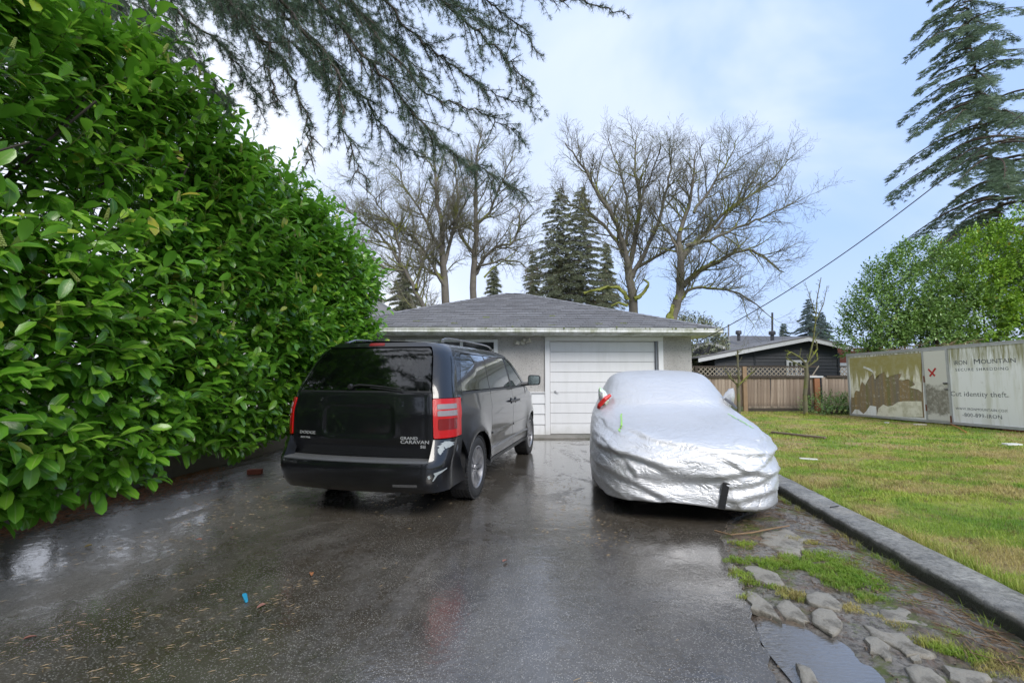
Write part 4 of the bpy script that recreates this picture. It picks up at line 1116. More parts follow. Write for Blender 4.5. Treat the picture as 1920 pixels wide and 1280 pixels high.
c = t.mix(t.ramp(t.noise(26, 4, .8), [(.5, 0), (.64, .55)]), c, (.05, .05, .052))
t.out(t.bsdf(col=c, rough=.62, spec=.55, norm=t.bump(t.noise(60, 3), .5, .006)))
roof_g = roofp.build('roof', M_SHG, G)
# shingles: front slope as pieces (300 as parts, rest joined), right and left slopes joined
def slope_shingles(E0, E1, T0, T1, course=.20, tab=.33):
    """trapezoid: eave from E0 to E1, top from T0 to T1"""
    E0, E1, T0, T1 = map(Vector, (E0, E1, T0, T1)); up0 = T0 - E0; ex = (E1 - E0).normalized()
    sv = (up0 - ex * up0.dot(ex)); L = sv.length; sv.normalize(); nrm = ex.cross(sv); nrm = nrm if nrm.z > 0 else -nrm
    out = []; W_ = (E1 - E0).length; a0_ = up0.dot(ex); a1_ = (T1 - E0).dot(ex)
    n = int(L / course)
    for i in range(n):
        v0 = i * course; v1 = v0 + course * 1.9
        k0, k1 = v0 / L, min(1, (v0 + course) / L)
        xl = a0_ * k1; xr = W_ + (a1_ - W_) * k1; xl0 = a0_ * k0; xr0 = W_ + (a1_ - W_) * k0
        u = xl0 - (i % 3) * tab / 3
        while u < xr0:
            a, b = max(u + .004, xl0), min(u + tab - .004, xr0)
            at, bt = max(a, xl), min(b, xr)
            if b - a > .03 and bt > at:
                j = random.uniform(-.012, .004)
                out.append((E0 + ex * a + sv * (v0 + j), E0 + ex * b + sv * (v0 + j), E0 + ex * bt + sv * (v0 + course), E0 + ex * at + sv * (v0 + course), nrm))
            u += tab
    return out
sh = slope_shingles(A, B, R1, R2)
print('shingles', len(sh))
# the 300 lower front ones as parts
def shingle_geo(q, th=None):
    a, b, c, d, n = q; th = th or random.uniform(.024, .036)
    return [a + n * th, b + n * th, c + n * .006, d + n * .006, a + n * .001, b + n * .001], [(0, 1, 2, 3), (4, 5, 1, 0), (4, 0, 3), (5, 2, 1)]
sh.sort(key=lambda q: q[0].y + q[0].z)
# share few meshes among full-size tabs
full = {}
cnt = 0; rest = MB(); restr = []
for q in sh:
    wdt = (q[1] - q[0]).length
    okf = abs(wdt - .322) < .002 and abs((q[2] - q[3]).length - wdt) < .002
    if cnt < 300 and okf:
        key = cnt % 6
        if key not in full:
            ex = (q[1] - q[0]).normalized(); th = .026 + .002 * key
            sv = (q[3] - q[0]).normalized(); n = q[4]; Lc = .205
            me = bpy.data.meshes.new('shingle')
            me.from_pydata([(0, 0, th), (.322, 0, th), (.322, Lc, .006), (0, Lc, .006), (0, 0, .001), (.322, 0, .001)], [], [(0, 1, 2, 3), (4, 5, 1, 0), (4, 0, 3), (5, 2, 1)])
            me.materials.append(M_SHG); full[key] = me
        ex = (q[1] - q[0]).normalized(); n = q[4]; sv = n.cross(ex)
        o = link('shingle', full[key], roof_g); o.matrix_local = Matrix((((ex.x), sv.x, n.x, q[0].x), (ex.y, sv.y, n.y, q[0].y), (ex.z, sv.z, n.z, q[0].z), (0, 0, 0, 1)))
        cnt += 1
    else:
        v, f_ = shingle_geo(q); rest.add(v, f_); restr += [random.random()] * 6
for q in slope_shingles(B, C_, R2, R2) + slope_shingles(D_, A, R1, R1):
    v, f_ = shingle_geo(q); rest.add(v, f_); restr += [random.random()] * 6
me = rest.mesh('shingles', M_SHG); at_ = me.attributes.new('rnd', 'FLOAT', 'POINT'); at_.data.foreach_set('value', restr)
o = link('shingles', me, roof_g); o['kind'] = 'stuff'
rc = MB()
for P_, Q_ in ((A, R1), (B, R2), (R1, R2)):
    P_, Q_ = Vector(P_), Vector(Q_); L = (Q_ - P_).length; n = int(L / .2); d = (Q_ - P_).normalized()
    sidev = d.cross(Vector((0, 0, 1))).normalized(); 
    for k in range(n):
        a = P_ + d * (L * k / n); b = P_ + d * (L * (k + 1.25) / n); 
        dn = Vector((0, 0, -.035)); u_ = Vector((0, 0, .032)); u2 = Vector((0, 0, .018))
        rc.add([a + u_, a + sidev * .13 + dn + u_, b + sidev * .13 + dn + u2, b + u2, a - sidev * .13 + dn + u_, b - sidev * .13 + dn + u2, a, a + sidev * .13 + dn, a - sidev * .13 + dn], [(0, 1, 2, 3), (4, 0, 3, 5), (6, 7, 1, 0), (8, 6, 0, 4)])
o = rc.build('ridge_caps', M_SHG, roof_g); o['kind'] = 'stuff'
# gutter and soffit
gt = MB()
prof_g = [(0, .02), (-.09, .02), (-.115, .045), (-.098, .07), (-.110, .125), (-.095, .13), (-.085, .07), (0, .04)]
n = len(prof_g); gx0, gx1 = EX0 - .02, EX1 + .08
gt.add([(gx0, EY0 - .012 + a, EZ - .15 + b) for a, b in prof_g] + [(gx1, EY0 - .012 + a, EZ - .15 + b) for a, b in prof_g], [(k, (k + 1) % n, n + (k + 1) % n, n + k) for k in range(n)] + [tuple(range(n))[::-1], tuple(range(n, 2 * n))])
gt.build('gutter', M_GUT, G)
fs = MB(); fs.box2((EX0, EY0, EZ - .165), (EX1, EY0 + .022, EZ - .003)); fs.box2((EX1 - .022, EY0 + .023, EZ - .165), (EX1, EY1, EZ - .003)); fs.box2((EX0, EY0 + .023, EZ - .165), (EX0 + .022, EY1, EZ - .003)); fs.build('fascia', M_GUT, G)
so_ = MB(); so_.box2((EX0 + .023, EY0 + .023, EZ - .165), (EX1 - .023, 0 - .003, EZ - .15)); so_.box2((GX1 + .003, -.0, EZ - .165), (EX1 - .023, EY1, EZ - .15)); so_.build('soffit', M_GUT, G)
# moss along the eave
mv = MB(); r = random.Random(5)
for k in range(230):
    x = r.uniform(EX0, EX1); s_ = r.uniform(.008, .03); yv = EY0 + r.choice([-.10, -.09, .02, .05]) + r.uniform(-.02, .02)
    zc = EZ - .03 if yv < EY0 - .03 else EZ + .02
    mv.lathe([(0, .5 * s_), (s_ * .8, .3 * s_), (s_, -.3 * s_)], 6, Matrix.Translation((x, yv, zc)))
for (x, y) in ((-1.55, .05), (-1.3, .3), (.1, .6), (1.0, 1.1), (-.6, .9), (2.0, .3), (-2.2, .5), (.9, .2), (2.6, .35)):
    for k in range(10): mv.lathe([(0, .018), (.02, .01), (.03, -.01)], 6, Matrix.Translation((x + r.uniform(-.08, .08), EY0 + y, EZ + .01 + y * .35)))
o = mv.build('moss', M_MOSS, roof_g, smooth=True); o['kind'] = 'stuff'
# floodlight pair
fl = empty('flood_light', (.24, -.02, 2.13)); fl.parent = G
M_FLP = simple('lamp_offwhite', (.55, .53, .46), .5)
fb = MB(); fb.lathe([(0, .05), (.05, .045), (.06, 0)], 14, Matrix.Rotation(rad(90), 4, 'X')); fb.build('mount', M_FLP, fl, smooth=True)
for sd in (-1, 1):
    f2 = MB(); Mx = Matrix.Translation((sd * .12, -.10, .0 + .02 * sd)) @ Matrix.Rotation(rad(62 * sd), 4, 'Y') @ Matrix.Rotation(rad(25), 4, 'X')
    f2.lathe([(.0, -.05), (.025, -.05), (.03, -.01), (.055, .06), (.05, .062), (0, .05)], 14, Mx); f2.tube([(0, -.04, 0), (sd * .10, -.09, .01)], .012, 6); f2.build('lamp_head', M_FLP, fl, smooth=True)
f2 = MB(); f2.lathe([(0, .04), (.035, .02), (.04, -.03), (.0, -.035)], 12, Matrix.Translation((.03, -.09, .06))); f2.build('sensor', M_FLP, fl, smooth=True)

# ================================================================ NEIGHBOUR ROOF (left, behind hedge)
NH = empty('neighbour_house', (-7.3, 20, .1)); tag(NH, 'grey shingled hip roof of a neighbour house showing just above the hedge end', 'house')
nb_ = MB(); nb_.box2((-3.4, -3, -.5), (3.4, 4, 2.9)); nb_.build('wall', M_STUC, NH)
nr = MB(); a, b, c, d = (-3.9, -3.5, 2.9), (3.9, -3.5, 2.9), (3.9, 4.5, 2.9), (-3.9, 4.5, 2.9); nr.add([a, b, c, d, (0, .2, 5.4), (0, .9, 5.4)], [(0, 1, 4), (1, 2, 5, 4), (2, 3, 5), (3, 0, 4, 5), (3, 2, 1, 0)])
M_FROOF, t = mat('far_roof')
x_, y_, z_ = t.sep(t.coord()); wv_ = t.n('ShaderNodeTexBrick', ins={'Vector': t.map(t.n('ShaderNodeCombineXYZ', ins={0: x_, 1: t.math('MULTIPLY', z_, 2.9)}).outputs[0], (1, 1, 1)), 'Scale': 3.2, 'Color1': (.15, .15, .16, 1), 'Color2': (.21, .21, .22, 1), 'Mortar': (.07, .07, .08, 1), 'Mortar Size': .03}).outputs[0]
t.out(t.bsdf(col=t.mix(t.noise(2, 4), wv_, (.17, .165, .16)), rough=.8))
nr.build('roof', M_FROOF, NH)

# ================================================================ DARK HOUSE behind fence
DH = empty('dark_house', (0, 0, 0)); tag(DH, 'low charcoal sided house with white gable trim behind the fence', 'house')
HY = 27.0
def hp(px, py, dy=0): return pp(px, py, HY + dy)
M_SID = simple('charcoal_siding', (.035, .040, .050), .5, vary=.2, nscale=3)
M_TRIM = simple('trim_white', (.60, .62, .64), .5)
pk = hp(1506, 633); le = hp(1303, 672); re_ = hp(1588, 652); zb = -.6
xl, xr = hp(1342, 700).x, hp(1572, 700).x
# siding boards as parts
zz = .55; bh = .19; i = 0
while zz < pk.z - .1:
    ztop = min(zz + bh, pk.z - .12)
    def xlim(z):
        # where roof underside crosses this height
        L = xl; R = xr
        if z > le.z: L = max(xl, le.x + (pk.x - le.x) * (z - le.z + .16) / (pk.z - le.z))
        if z > re_.z: R = min(xr, re_.x + (pk.x - re_.x) * (z - re_.z + .16) / (pk.z - re_.z))
        return L, R
    L0, R0 = xlim(zz); L1, R1_ = xlim(ztop)
    if R1_ - L1 < .3: break
    b = MB().add([(L0, HY - .045, zz), (R0, HY - .045, zz), (R1_, HY - .012, ztop), (L1, HY - .012, ztop), (L0, HY, zz), (R0, HY, zz), (R1_, HY, ztop), (L1, HY, ztop)], [(0, 1, 2, 3), (4, 5, 1, 0), (0, 3, 7, 4), (1, 5, 6, 2), (3, 2, 6, 7)])
    b.build('siding_board', M_SID, DH); zz += bh
wb = MB(); wb.prism([(xl, HY + .01), (xr, HY + .01), (xr, HY + 9), (xl, HY + 9)], zb, 2.6); wb.box2((xl - .07, HY - .07, zb), (xl + .05, HY + .0, 2.5)); wb.box2((xr - .05, HY - .07, zb), (xr + .07, HY + .0, 2.6)); wb.box2((hp(1414, 700).x, HY - .06, zb), (hp(1417, 700).x, HY - .0, 3.0))
wb.add([(xl, HY + .005, 2.5), (xr, HY + .005, 2.5), (pk.x, HY + .005, pk.z - .15)], [(0, 1, 2)]); wb.box2((hp(1300, 700).x, HY + 2.0, zb), (xl, HY + 8, 2.3))
wb.build('wall', M_SID, DH)
# rakes
rk = MB()
for P_, Q_ in ((le, pk), (pk, re_)):
    d_ = Vector((0, 0, -.22)); rk.add([P_, Q_, Q_ + d_, P_ + d_, P_ + Vector((0, .05, 0)), Q_ + Vector((0, .05, 0)), Q_ + d_ + Vector((0, .05, 0)), P_ + d_ + Vector((0, .05, 0))], [(3, 2, 1, 0), (4, 5, 6, 7), (0, 1, 5, 4), (2, 3, 7, 6), (0, 4, 7, 3), (1, 2, 6, 5)])
for v_i in range(len(rk.v)): rk.v[v_i] = (rk.v[v_i][0], rk.v[v_i][1] - .5, rk.v[v_i][2])
rk.build('rake_board', M_TRIM, DH)
rf = MB(); back = Vector((0, 9, 0)); fr = Vector((0, -.52, 0)); up = Vector((0, 0, .06))
rf.add([le + fr, pk + fr, pk + back, le + back, re_ + fr, re_ + back] + [p + up for p in (le + fr, pk + fr, pk + back, le + back, re_ + fr, re_ + back)], [(0, 1, 2, 3), (1, 4, 5, 2), (6, 9, 8, 7), (7, 8, 11, 10), (0, 6, 7, 1), (1, 7, 10, 4), (4, 10, 11, 5), (0, 3, 9, 6)])
rf.build('roof', M_FROOF, DH)
# big roof behind
br = MB(); e0, e1 = pp(1325, 664, 31), pp(1560, 664, 31); t0, t1 = pp(1372, 629, 36), pp(1520, 631, 36)
br.add([e0, e1, t1, t0, (e0.x, 41, e0.z), (e1.x, 41, e1.z)], [(0, 1, 2, 3), (1, 5, 2), (0, 3, 4), (3, 2, 5, 4)]); br.build('roof', M_FROOF, DH)
# small gable at left
sg = MB(); s0, s1, s2 = pp(1302, 650, 28.6), pp(1330, 640, 28.6), pp(1360, 650, 28.6)
for P_, Q_ in ((s0, s1), (s1, s2)):
    d_ = Vector((0, 0, -.17)); y1 = Vector((0, .06, 0)); sg.add([P_, Q_, Q_ + d_, P_ + d_, P_ + y1, Q_ + y1, Q_ + d_ + y1, P_ + d_ + y1], [(3, 2, 1, 0), (4, 5, 6, 7), (0, 1, 5, 4), (2, 3, 7, 6), (0, 4, 7, 3), (1, 2, 6, 5)])
sg.build('rake_board', M_TRIM, DH)
MB().add([s0 + Vector((0, .04, -.1)), s2 + Vector((0, .04, -.1)), s1 + Vector((0, .04, -.05)), s0 + Vector((0, .04, -.6)), s2 + Vector((0, .04, -.6))], [(0, 3, 4, 1), (0, 1, 2)]).build('gable', M_SID, DH)
sr = MB(); sr.add([s0, s1, s1 + Vector((0, 3, 0)), s0 + Vector((0, 3, 0)), s2, s2 + Vector((0, 3, 0))], [(0, 1, 2, 3), (1, 4, 5, 2)]); sr.build('roof', M_FROOF, DH)
M_VENT = simple('vent_metal', (.10, .10, .11), .5, .5)
for (px, py, ptop, r0) in ((1385, 631, 622, .16), (1448, 632, 622, .18)):
    c0 = pp(px, py, 33.5); c1 = pp(px, ptop, 33.5)
    v = MB().lathe([(r0 * .7, -.3), (r0 * .7, .15), (r0 * 1.25, .17), (r0 * 1.3, .36), (r0, .44), (0, .46)], 12, Matrix.Translation(c0)); vo = v.build('roof_vent', M_VENT, DH, smooth=True)
    if px == 1448: MB().tube([c1, pp(1448, 586, 33.5)], .07, 8).build('chimney_pipe', M_VENT, DH)
MB().tube([pp(1366, 640, 33), pp(1366, 608, 33)], .06, 8).build('vent_pipe', simple('pipe_grey', (.3, .3, .3), .5), DH)
wq = MB(); a, b = hp(1473, 675), hp(1512, 706); fwx = .13
wq.box2((a.x, HY - .09, b.z), (a.x + fwx, HY - .0, a.z)); wq.box2((b.x - fwx, HY - .09, b.z), (b.x, HY - .0, a.z)); wq.box2((a.x + fwx, HY - .09, a.z - fwx), (b.x - fwx, HY - .0, a.z)); wq.box2((a.x + fwx, HY - .09, b.z), (b.x - fwx, HY - .0, b.z + fwx)); m_ = (a.x + b.x) / 2
wq.box2((m_ - .07, HY - .085, b.z + fwx), (m_ + .07, HY - .0, a.z - fwx))
wqo = wq.build('window', M_TRIM, DH)
wq = MB(); wq.box2((a.x + fwx, HY - .05, b.z + fwx), (m_ - .07, HY - .03, a.z - fwx)); wq.build('pane', M_GLASSW, wqo)
wq = MB(); wq.box2((m_ + .07, HY - .05, b.z + fwx), (b.x - fwx, HY - .03, a.z - fwx)); wq.build('pane', M_GLASSW, wqo)
for xx in ((a.x + fwx + m_ - .07) / 2, (b.x - fwx + m_ + .07) / 2): MB().box2((xx - .03, HY - .07, b.z + fwx), (xx + .03, HY - .052, a.z - fwx)).build('glazing_bar', M_TRIM, wqo)
# red/white house sliver right of it
RH = empty('brick_house', (0, 0, 0)); tag(RH, 'sliver of a red brick and white house between dark house and hedge', 'house')
p_, q_ = pp(1560, 652, 33), pp(1640, 680, 33); MB().box2((p_.x, 33, q_.z), (q_.x, 36, p_.z)).build('brick_wall', simple('far_brick', (.20, .075, .05), .9, vary=.3, nscale=9), RH)
p2_, q2_ = pp(1560, 680, 33), pp(1640, 760, 33); MB().box2((p2_.x, 32.95, q2_.z), (q2_.x, 36, p2_.z - .01)).build('white_wall', M_TRIM, RH)

# ================================================================ FENCE
FY = 20.0
FN = empty('board_fence', (0, 0, 0)); tag(FN, 'weathered brown board fence topped with lattice at the lawn end', 'fence')
M_WOOD, t = mat('weathered_board')
oi = t.n('ShaderNodeObjectInfo').outputs['Random']
gr0 = t.noise(1, 6, .65, vec=t.map(t.coord(), (26, 26, 1.4)))
c = t.mix(oi, (.24, .18, .135), (.42, .34, .27)); c = t.mix(t.ramp(gr0, [(.4, 0), (.7, .8)]), c, (.15, .105, .075))
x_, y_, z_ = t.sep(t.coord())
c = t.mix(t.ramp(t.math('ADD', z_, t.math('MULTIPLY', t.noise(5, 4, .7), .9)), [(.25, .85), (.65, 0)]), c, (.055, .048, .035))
c = t.mix(t.ramp(t.noise(1.2, 4, .6), [(.58, 0), (.7, .7)]), c, (.22, .11, .05))
t.out(t.bsdf(col=c, rough=.75, norm=t.bump(gr0, .5, .01)))
M_WDARK = simple('dark_rail_wood', (.055, .042, .032), .8, vary=.5, nscale=8, bscale=30)
M_WNEW = simple('new_post_wood', (.30, .20, .12), .7, vary=.3, nscale=4)
M_WORG = simple('cedar_wood', (.30, .13, .06), .7, vary=.3, nscale=4)
M_LATT = simple('lattice_wood', (.26, .225, .18), .8, vary=.5, nscale=5)
fz = lambda px, py: pp(px, py, FY)
zt, zl2, zb_, zk_ = fz(1400, 687).z, fz(1400, 707).z, fz(1400, 762).z, fz(1400, 770).z
x = fz(1290, 700).x; xe = fz(1596, 700).x; r = random.Random(3)
warped = fz(1445, 700).x; gapx = fz(1530, 700).x
while x < xe:
    w = r.uniform(.125, .15)
    if abs(x - gapx - .05) < .16: x += w; continue
    lean = r.uniform(-.006, .006); m_ = M_WOOD
    dz = r.uniform(-.02, .02)
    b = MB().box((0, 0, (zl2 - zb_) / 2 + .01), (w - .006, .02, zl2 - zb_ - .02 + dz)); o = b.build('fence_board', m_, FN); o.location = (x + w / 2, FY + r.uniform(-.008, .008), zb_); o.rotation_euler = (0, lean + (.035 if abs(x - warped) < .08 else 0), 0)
    if abs(x - warped) < .08: o['label'] = 'darker warped board'
    x += w
def rail(a, b, y0, m, name='fence_rail', th=.05, hz=.09, dz=0):
    MB().box2((a, y0, dz - hz / 2), (b, y0 + th, dz + hz / 2)).build(name, m, FN)
X = lambda px: fz(px, 700).x
rail(X(1290), X(1530), FY - .07, M_WDARK, dz=zl2 + .02, hz=.10); rail(X(1290), X(1530), FY - .07, M_WDARK, dz=zt, hz=.06)
rail(X(1548), X(1590), FY - .07, M_WDARK, dz=zl2 + .03, hz=.09); rail(X(1573), X(1592), FY - .07, M_WDARK, dz=zt, hz=.06)
rail(X(1400), X(1508), FY - .06, M_WOOD, 'gravel_board', hz=.08, dz=zb_ - .02); rail(X(1398), X(1508), FY - .10, M_WDARK, 'gravel_board', hz=.10, dz=zb_ - .12); rail(X(1515), X(1530), FY - .08, M_WOOD, 'rail_scrap', hz=.07, dz=zl2 + .05)
rail(X(1513), X(1540), FY - .12, M_TRIM, 'rail_scrap', hz=.07, dz=fz(1520, 706).z)
for px, m_, w, top in ((1394, M_WNEW, .16, 687), (1528, M_WORG, .22, 709), (1304, M_WDARK, .12, 687), (1512, M_WDARK, .12, 700)):
    MB().box2((X(px) - w / 2, FY - .13, zk_ - .05), (X(px) + w / 2, FY - .02, fz(px, top).z)).build('fence_post', m_, FN)
# lattice
def slat_clip(x0, z0, x1, z1, lx0, lx1, lz0, lz1): pass
lz0, lz1 = zl2 + .07, zt - .03; H_ = lz1 - lz0
def lattice(xa, xb, step=.19):
    k = 0; x = xa - H_
    ms = {}
    while x < xb:
        for dirn in (1, -1):
            xs0, xs1 = (x, x + H_) if dirn == 1 else (x + H_, x)
            # clip in x to [xa, xb]
            t0, t1 = 0.0, 1.0; dx = xs1 - xs0
            ta, tb = (xa - xs0) / dx, (xb - xs0) / dx; ta, tb = min(ta, tb), max(ta, tb)
            t0, t1 = max(t0, ta), min(t1, tb)
            if t1 - t0 < .15: continue
            p = (xs0 + dx * t0, lz0 + H_ * t0); q = (xs0 + dx * t1, lz0 + H_ * t1)
            L = math.hypot(q[0] - p[0], q[1] - p[1]); an = math.atan2(q[1] - p[1], q[0] - p[0]); key = round(L, 2)
            if key not in ms: ms[key] = MB().box((0, 0, 0), (key, .010, .036)).mesh('lattice_slat', M_LATT)
            o = link('lattice_slat', ms[key], FN); o.location = ((p[0] + q[0]) / 2, FY - .045 - (.012 if dirn == 1 else 0), (p[1] + q[1]) / 2); o.rotation_euler = (0, -an, 0)
        x += step
lattice(X(1292), X(1389)); lattice(X(1399), X(1508)); lattice(X(1573), X(1592))
# a broken slat leaning
MB().box((0, 0, 0), (.62, .012, .045), M=Matrix.Rotation(rad(-55), 3, 'Y')).build('lattice_slat', M_LATT, FN).location = (X(1525), FY - .1, fz(1525, 697).z)

# ================================================================ CONTAINER
cA, cB = pp(1593, 700, 18.0), pp(1921, 700, 12.15)     # left and right of visible face
def cf(px, py):
    """point on container face at pixel: intersect ray with vertical plane through cA,cB"""
    d = Vector((cB.x - cA.x, cB.y - cA.y)); n = Vector((-d.y, d.x)); r = ray(px, py)
    k = (cA.x * n.x + cA.y * n.y) / (r.x * n.x + r.y * n.y); return Vector((r.x * k, r.y * k, CAM_H + r.z * k))
TL, BL = cf(1590.5, 665), cf(1594, 778.5); TR, BR = cf(1920, 638.6), cf(1920, 806.8)
ex = (BR - BL); Lv = ex.length; ex.normalize(); 
CN = empty('storage_container', tuple(BL)); 
nz_ = ex.cross(Vector((0, 0, 1))).normalized()      # outward (towards camera/left)
if nz_.dot(Vector((0, 0, 0)) - BL) < 0: nz_ = -nz_
uz = (TL - BL).normalized(); uz = (uz - ex * uz.dot(ex)).normalized(); ny_ = uz.cross(ex).normalized()
# local axes: x along face, y into the box, z up
CN.matrix_world = Matrix(((ex.x, ny_.x, uz.x, BL.x), (ex.y, ny_.y, uz.y, BL.y), (ex.z, ny_.z, uz.z, BL.z), (0, 0, 0, 1)))
CMi = CN.matrix_world.inverted()
tag(CN, 'long white storage box stained with algae, its printed film torn at left', 'storage container')
HB = (TL - BL).length; LB = Lv + 2.2
def cl(px, py): q = CMi @ cf(px, py); return q.x, q.z
print('container', HB, Lv, 'into', ny_)
M_CW, t = mat('container_white')
co = t.coord(); x_, y_, z_ = t.sep(co)
stz = t.noise(1, 5, .62, .2, vec=t.map(co, (4.5, 1, .45)))
st2 = t.noise(1, 6, .7, .3, vec=t.map(co, (13, 1, 1.1)))
topg = t.ramp(t.math('ADD', t.math('MULTIPLY', z_, .42), t.math('MULTIPLY', st2, .35)), [(.86, 0), (1.06, 1)])
col = t.mix(t.ramp(stz, [(.48, 0), (.66, .7)]), (.86, .87, .86), (.58, .58, .48))
col = t.mix(t.math('MULTIPLY', topg, t.ramp(st2, [(.38, 0), (.6, .9)])), col, (.22, .21, .06))
col = t.mix(t.ramp(t.noise(5, 6, .7), [(.58, 0), (.75, .5)]), col, (.30, .28, .2))
t.out(t.bsdf(col=col, rough=.45, norm=t.bump(t.n('ShaderNodeTexWave', bands_direction='X', ins={'Vector': co, 'Scale': 1.0, 'Distortion': 0}).outputs[0], .05, .02)))
M_CDIRT, t = mat('container_exposed')
co = t.coord(); s1_ = t.noise(1, 6, .7, .2, vec=t.map(co, (5, 1, .3))); s2_ = t.noise(7, 7, .75)
col = t.mix(t.ramp(s1_, [(.35, 0), (.65, 1)]), (.20, .175, .14), (.32, .22, .09)); col = t.mix(t.ramp(t.noise(1, 3, .6, .1, vec=t.map(co, (3.1, 1, .1), (3, 0, 0))), [(.52, 0), (.60, .8)]), col, (.19, .185, .07)); col = t.mix(t.ramp(s2_, [(.55, 0), (.64, .85)]), col, (.50, .47, .41))
t.out(t.bsdf(col=col, rough=.7, norm=t.bump(s2_, .3, .01)))
M_FILM, t = mat('torn_film')
co = t.coord(); x_, y_, z_ = t.sep(co); s1_ = t.noise(1, 6, .65, .3, vec=t.map(co, (6, 1, .5)))
up_ = t.ramp(t.math('ADD', t.math('MULTIPLY', z_, .36), t.math('MULTIPLY', s1_, .9)), [(.92, 0), (1.14, 1)])
col = t.mix(up_, (.82, .79, .66), (.34, .30, .10)); col = t.mix(t.ramp(t.noise(3.5, 5, .7), [(.45, 0), (.62, .6)]), col, (.42, .39, .24))
t.out(t.bsdf(col=col, rough=.42, norm=t.bump(t.noise(7, 5, .7), .6, .02)))
M_ALU = simple('container_frame_alu', (.45, .46, .46), .45, .4, vary=.3, nscale=5)
bx = MB(); bx.box2((.02, .012, .02), (LB - .02, 2.2, HB - .02)); bx.build('body', M_CW, CN)
dL, dR = cl(1733, 700)[0], cl(1778, 700)[0]
fr_ = MB(); fr_.box2((0, -.012, 0), (LB, .03, .075)); fr_.box2((0, -.012, HB - .065), (LB, .03, HB)); fr_.box2((0, -.012, .077), (.06, .03, HB - .067)); fr_.box2((-.02, .031, 0), (.04, 2.2, HB)); fr_.box2((0, -.02, HB + .001), (LB, 2.22, HB + .03))
fr_.build('frame', M_ALU, CN)
film_top = HB - .075
def poly_part(name, px, m, off, th=.004, curl=0):
    P = [cl(*p) for p in px]
    if sum(P[i][0] * P[(i + 1) % len(P)][1] - P[(i + 1) % len(P)][0] * P[i][1] for i in range(len(P))) < 0: P = P[::-1]
    n = len(P); o = MB().add([(a, -off, b) for a, b in P] + [(a, -off + th, b) for a, b in P], [tuple(range(n)), tuple(range(n, 2 * n))[::-1]] + [(k, n + k, n + (k + 1) % n, (k + 1) % n) for k in range(n)]).build(name, m, CN)
    return o
def c2(cx, cy): return (1580 + cx / 5.647, 620 + cy / 5.647)
exp_ = [c2(*p) for p in [(90, 300), (400, 262), (830, 232), (862, 920), (600, 900), (85, 890)]]
poly_part('exposed_panel', exp_, M_CDIRT, -.006, .004)
film = [c2(*p) for p in [(72, 290), (830, 236), (838, 650), (800, 620), (710, 600), (770, 570), (740, 535), (690, 512), (640, 525), (598, 520), (628, 455), (590, 455), (530, 470), (470, 492), (440, 432), (385, 465), (350, 512), (325, 450), (285, 490), (262, 530), (240, 575), (205, 535), (188, 580), (178, 640), (140, 632), (125, 660), (122, 706), (95, 706)]]
poly_part('torn_film', film, M_FILM, .004)
poly_part('torn_film', [c2(*p) for p in [(360, 905), (380, 820), (430, 780), (480, 800), (530, 790), (580, 755), (640, 745), (835, 745), (850, 912)]], M_FILM, .004)
poly_part('torn_film', [c2(*p) for p in [(95, 880), (130, 830), (170, 835), (220, 878), (250, 850), (290, 790), (355, 800), (362, 900)]], M_CW, .003)
poly_part('film_flap', [c2(*p) for p in [(230, 375), (300, 400), (330, 440), (300, 425), (225, 390)]], M_CW, .03, .02)
poly_part('film_flap', [c2(*p) for p in [(330, 420), (380, 470), (350, 515)]], M_FILM, .04, .03)
poly_part('film_flap', [c2(*p) for p in [(600, 518), (640, 460), (760, 520), (700, 512)]], M_FILM, .02, .012)
# door
dz0, dz1 = .07, HB - .08
M_CDOOR, t = mat('container_door')
co = t.coord(); x_, y_, z_ = t.sep(co); nn_ = t.noise(3.2, 6, .7, .4)
lowd = t.ramp(t.math('ADD', z_, t.math('MULTIPLY', nn_, .8)), [(.55, 0), (.68, 1), (1.5, 1), (1.75, 0)])
grn = t.ramp(t.math('ADD', z_, t.math('MULTIPLY', nn_, .5)), [(1.45, 0), (1.75, .7), (2.1, .7), (2.35, 0)])
col = t.mix(grn, (.64, .63, .57), (.34, .34, .16)); col = t.mix(t.math('MULTIPLY', t.ramp(t.math('DIVIDE', t.math('ADD', z_, t.math('MULTIPLY', nn_, .8)), 2.0), [(.32, 0), (.38, .9), (.72, .9), (.80, 0)]), t.ramp(t.noise(9, 5, .7), [(.35, .5), (.55, 1)])), col, (.17, .155, .12))
t.out(t.bsdf(col=col, rough=.5))
dd = MB().box2((dL + .03, -.022, dz0 + .02), (dR - .03, .01, dz1 - .01)).build('door', M_CDOOR, CN, bevel=.004)
dfm = MB(); dfm.box2((dL - .03, -.026, dz0 - .02), (dL + .028, .012, dz1 + .03)); dfm.box2((dR - .028, -.026, dz0 - .02), (dR + .03, .012, dz1 + .03)); dfm.box2((dL + .03, -.026, dz1 - .006), (dR - .03, .012, dz1 + .03)); dfm.box2((dL + .03, -.026, dz0 - .02), (dR - .03, .012, dz0 + .016)); dfm.build('door_frame', M_ALU, CN)
MRUST = simple('rust', (.16, .06, .03), .8, vary=.5, nscale=12)
hg = MB(); hg.box2((dL - .02, -.034, .35), (dL + .03, -.027, .55)); hg.box2((dL - .02, -.034, 1.25), (dL + .03, -.027, 1.45)); hg.box2((dR - .03, -.034, .05), (dR + .02, -.027, .25)); hg.build('hinge', MRUST, CN)
hd = MB(); hd.box2((dR - .14, -.06, 1.19), (dR - .03, -.024, 1.235)); hd.box2((dR - .12, -.05, 1.02), (dR - .03, -.024, 1.05)); hd.build('latch', M_VENT, dd)
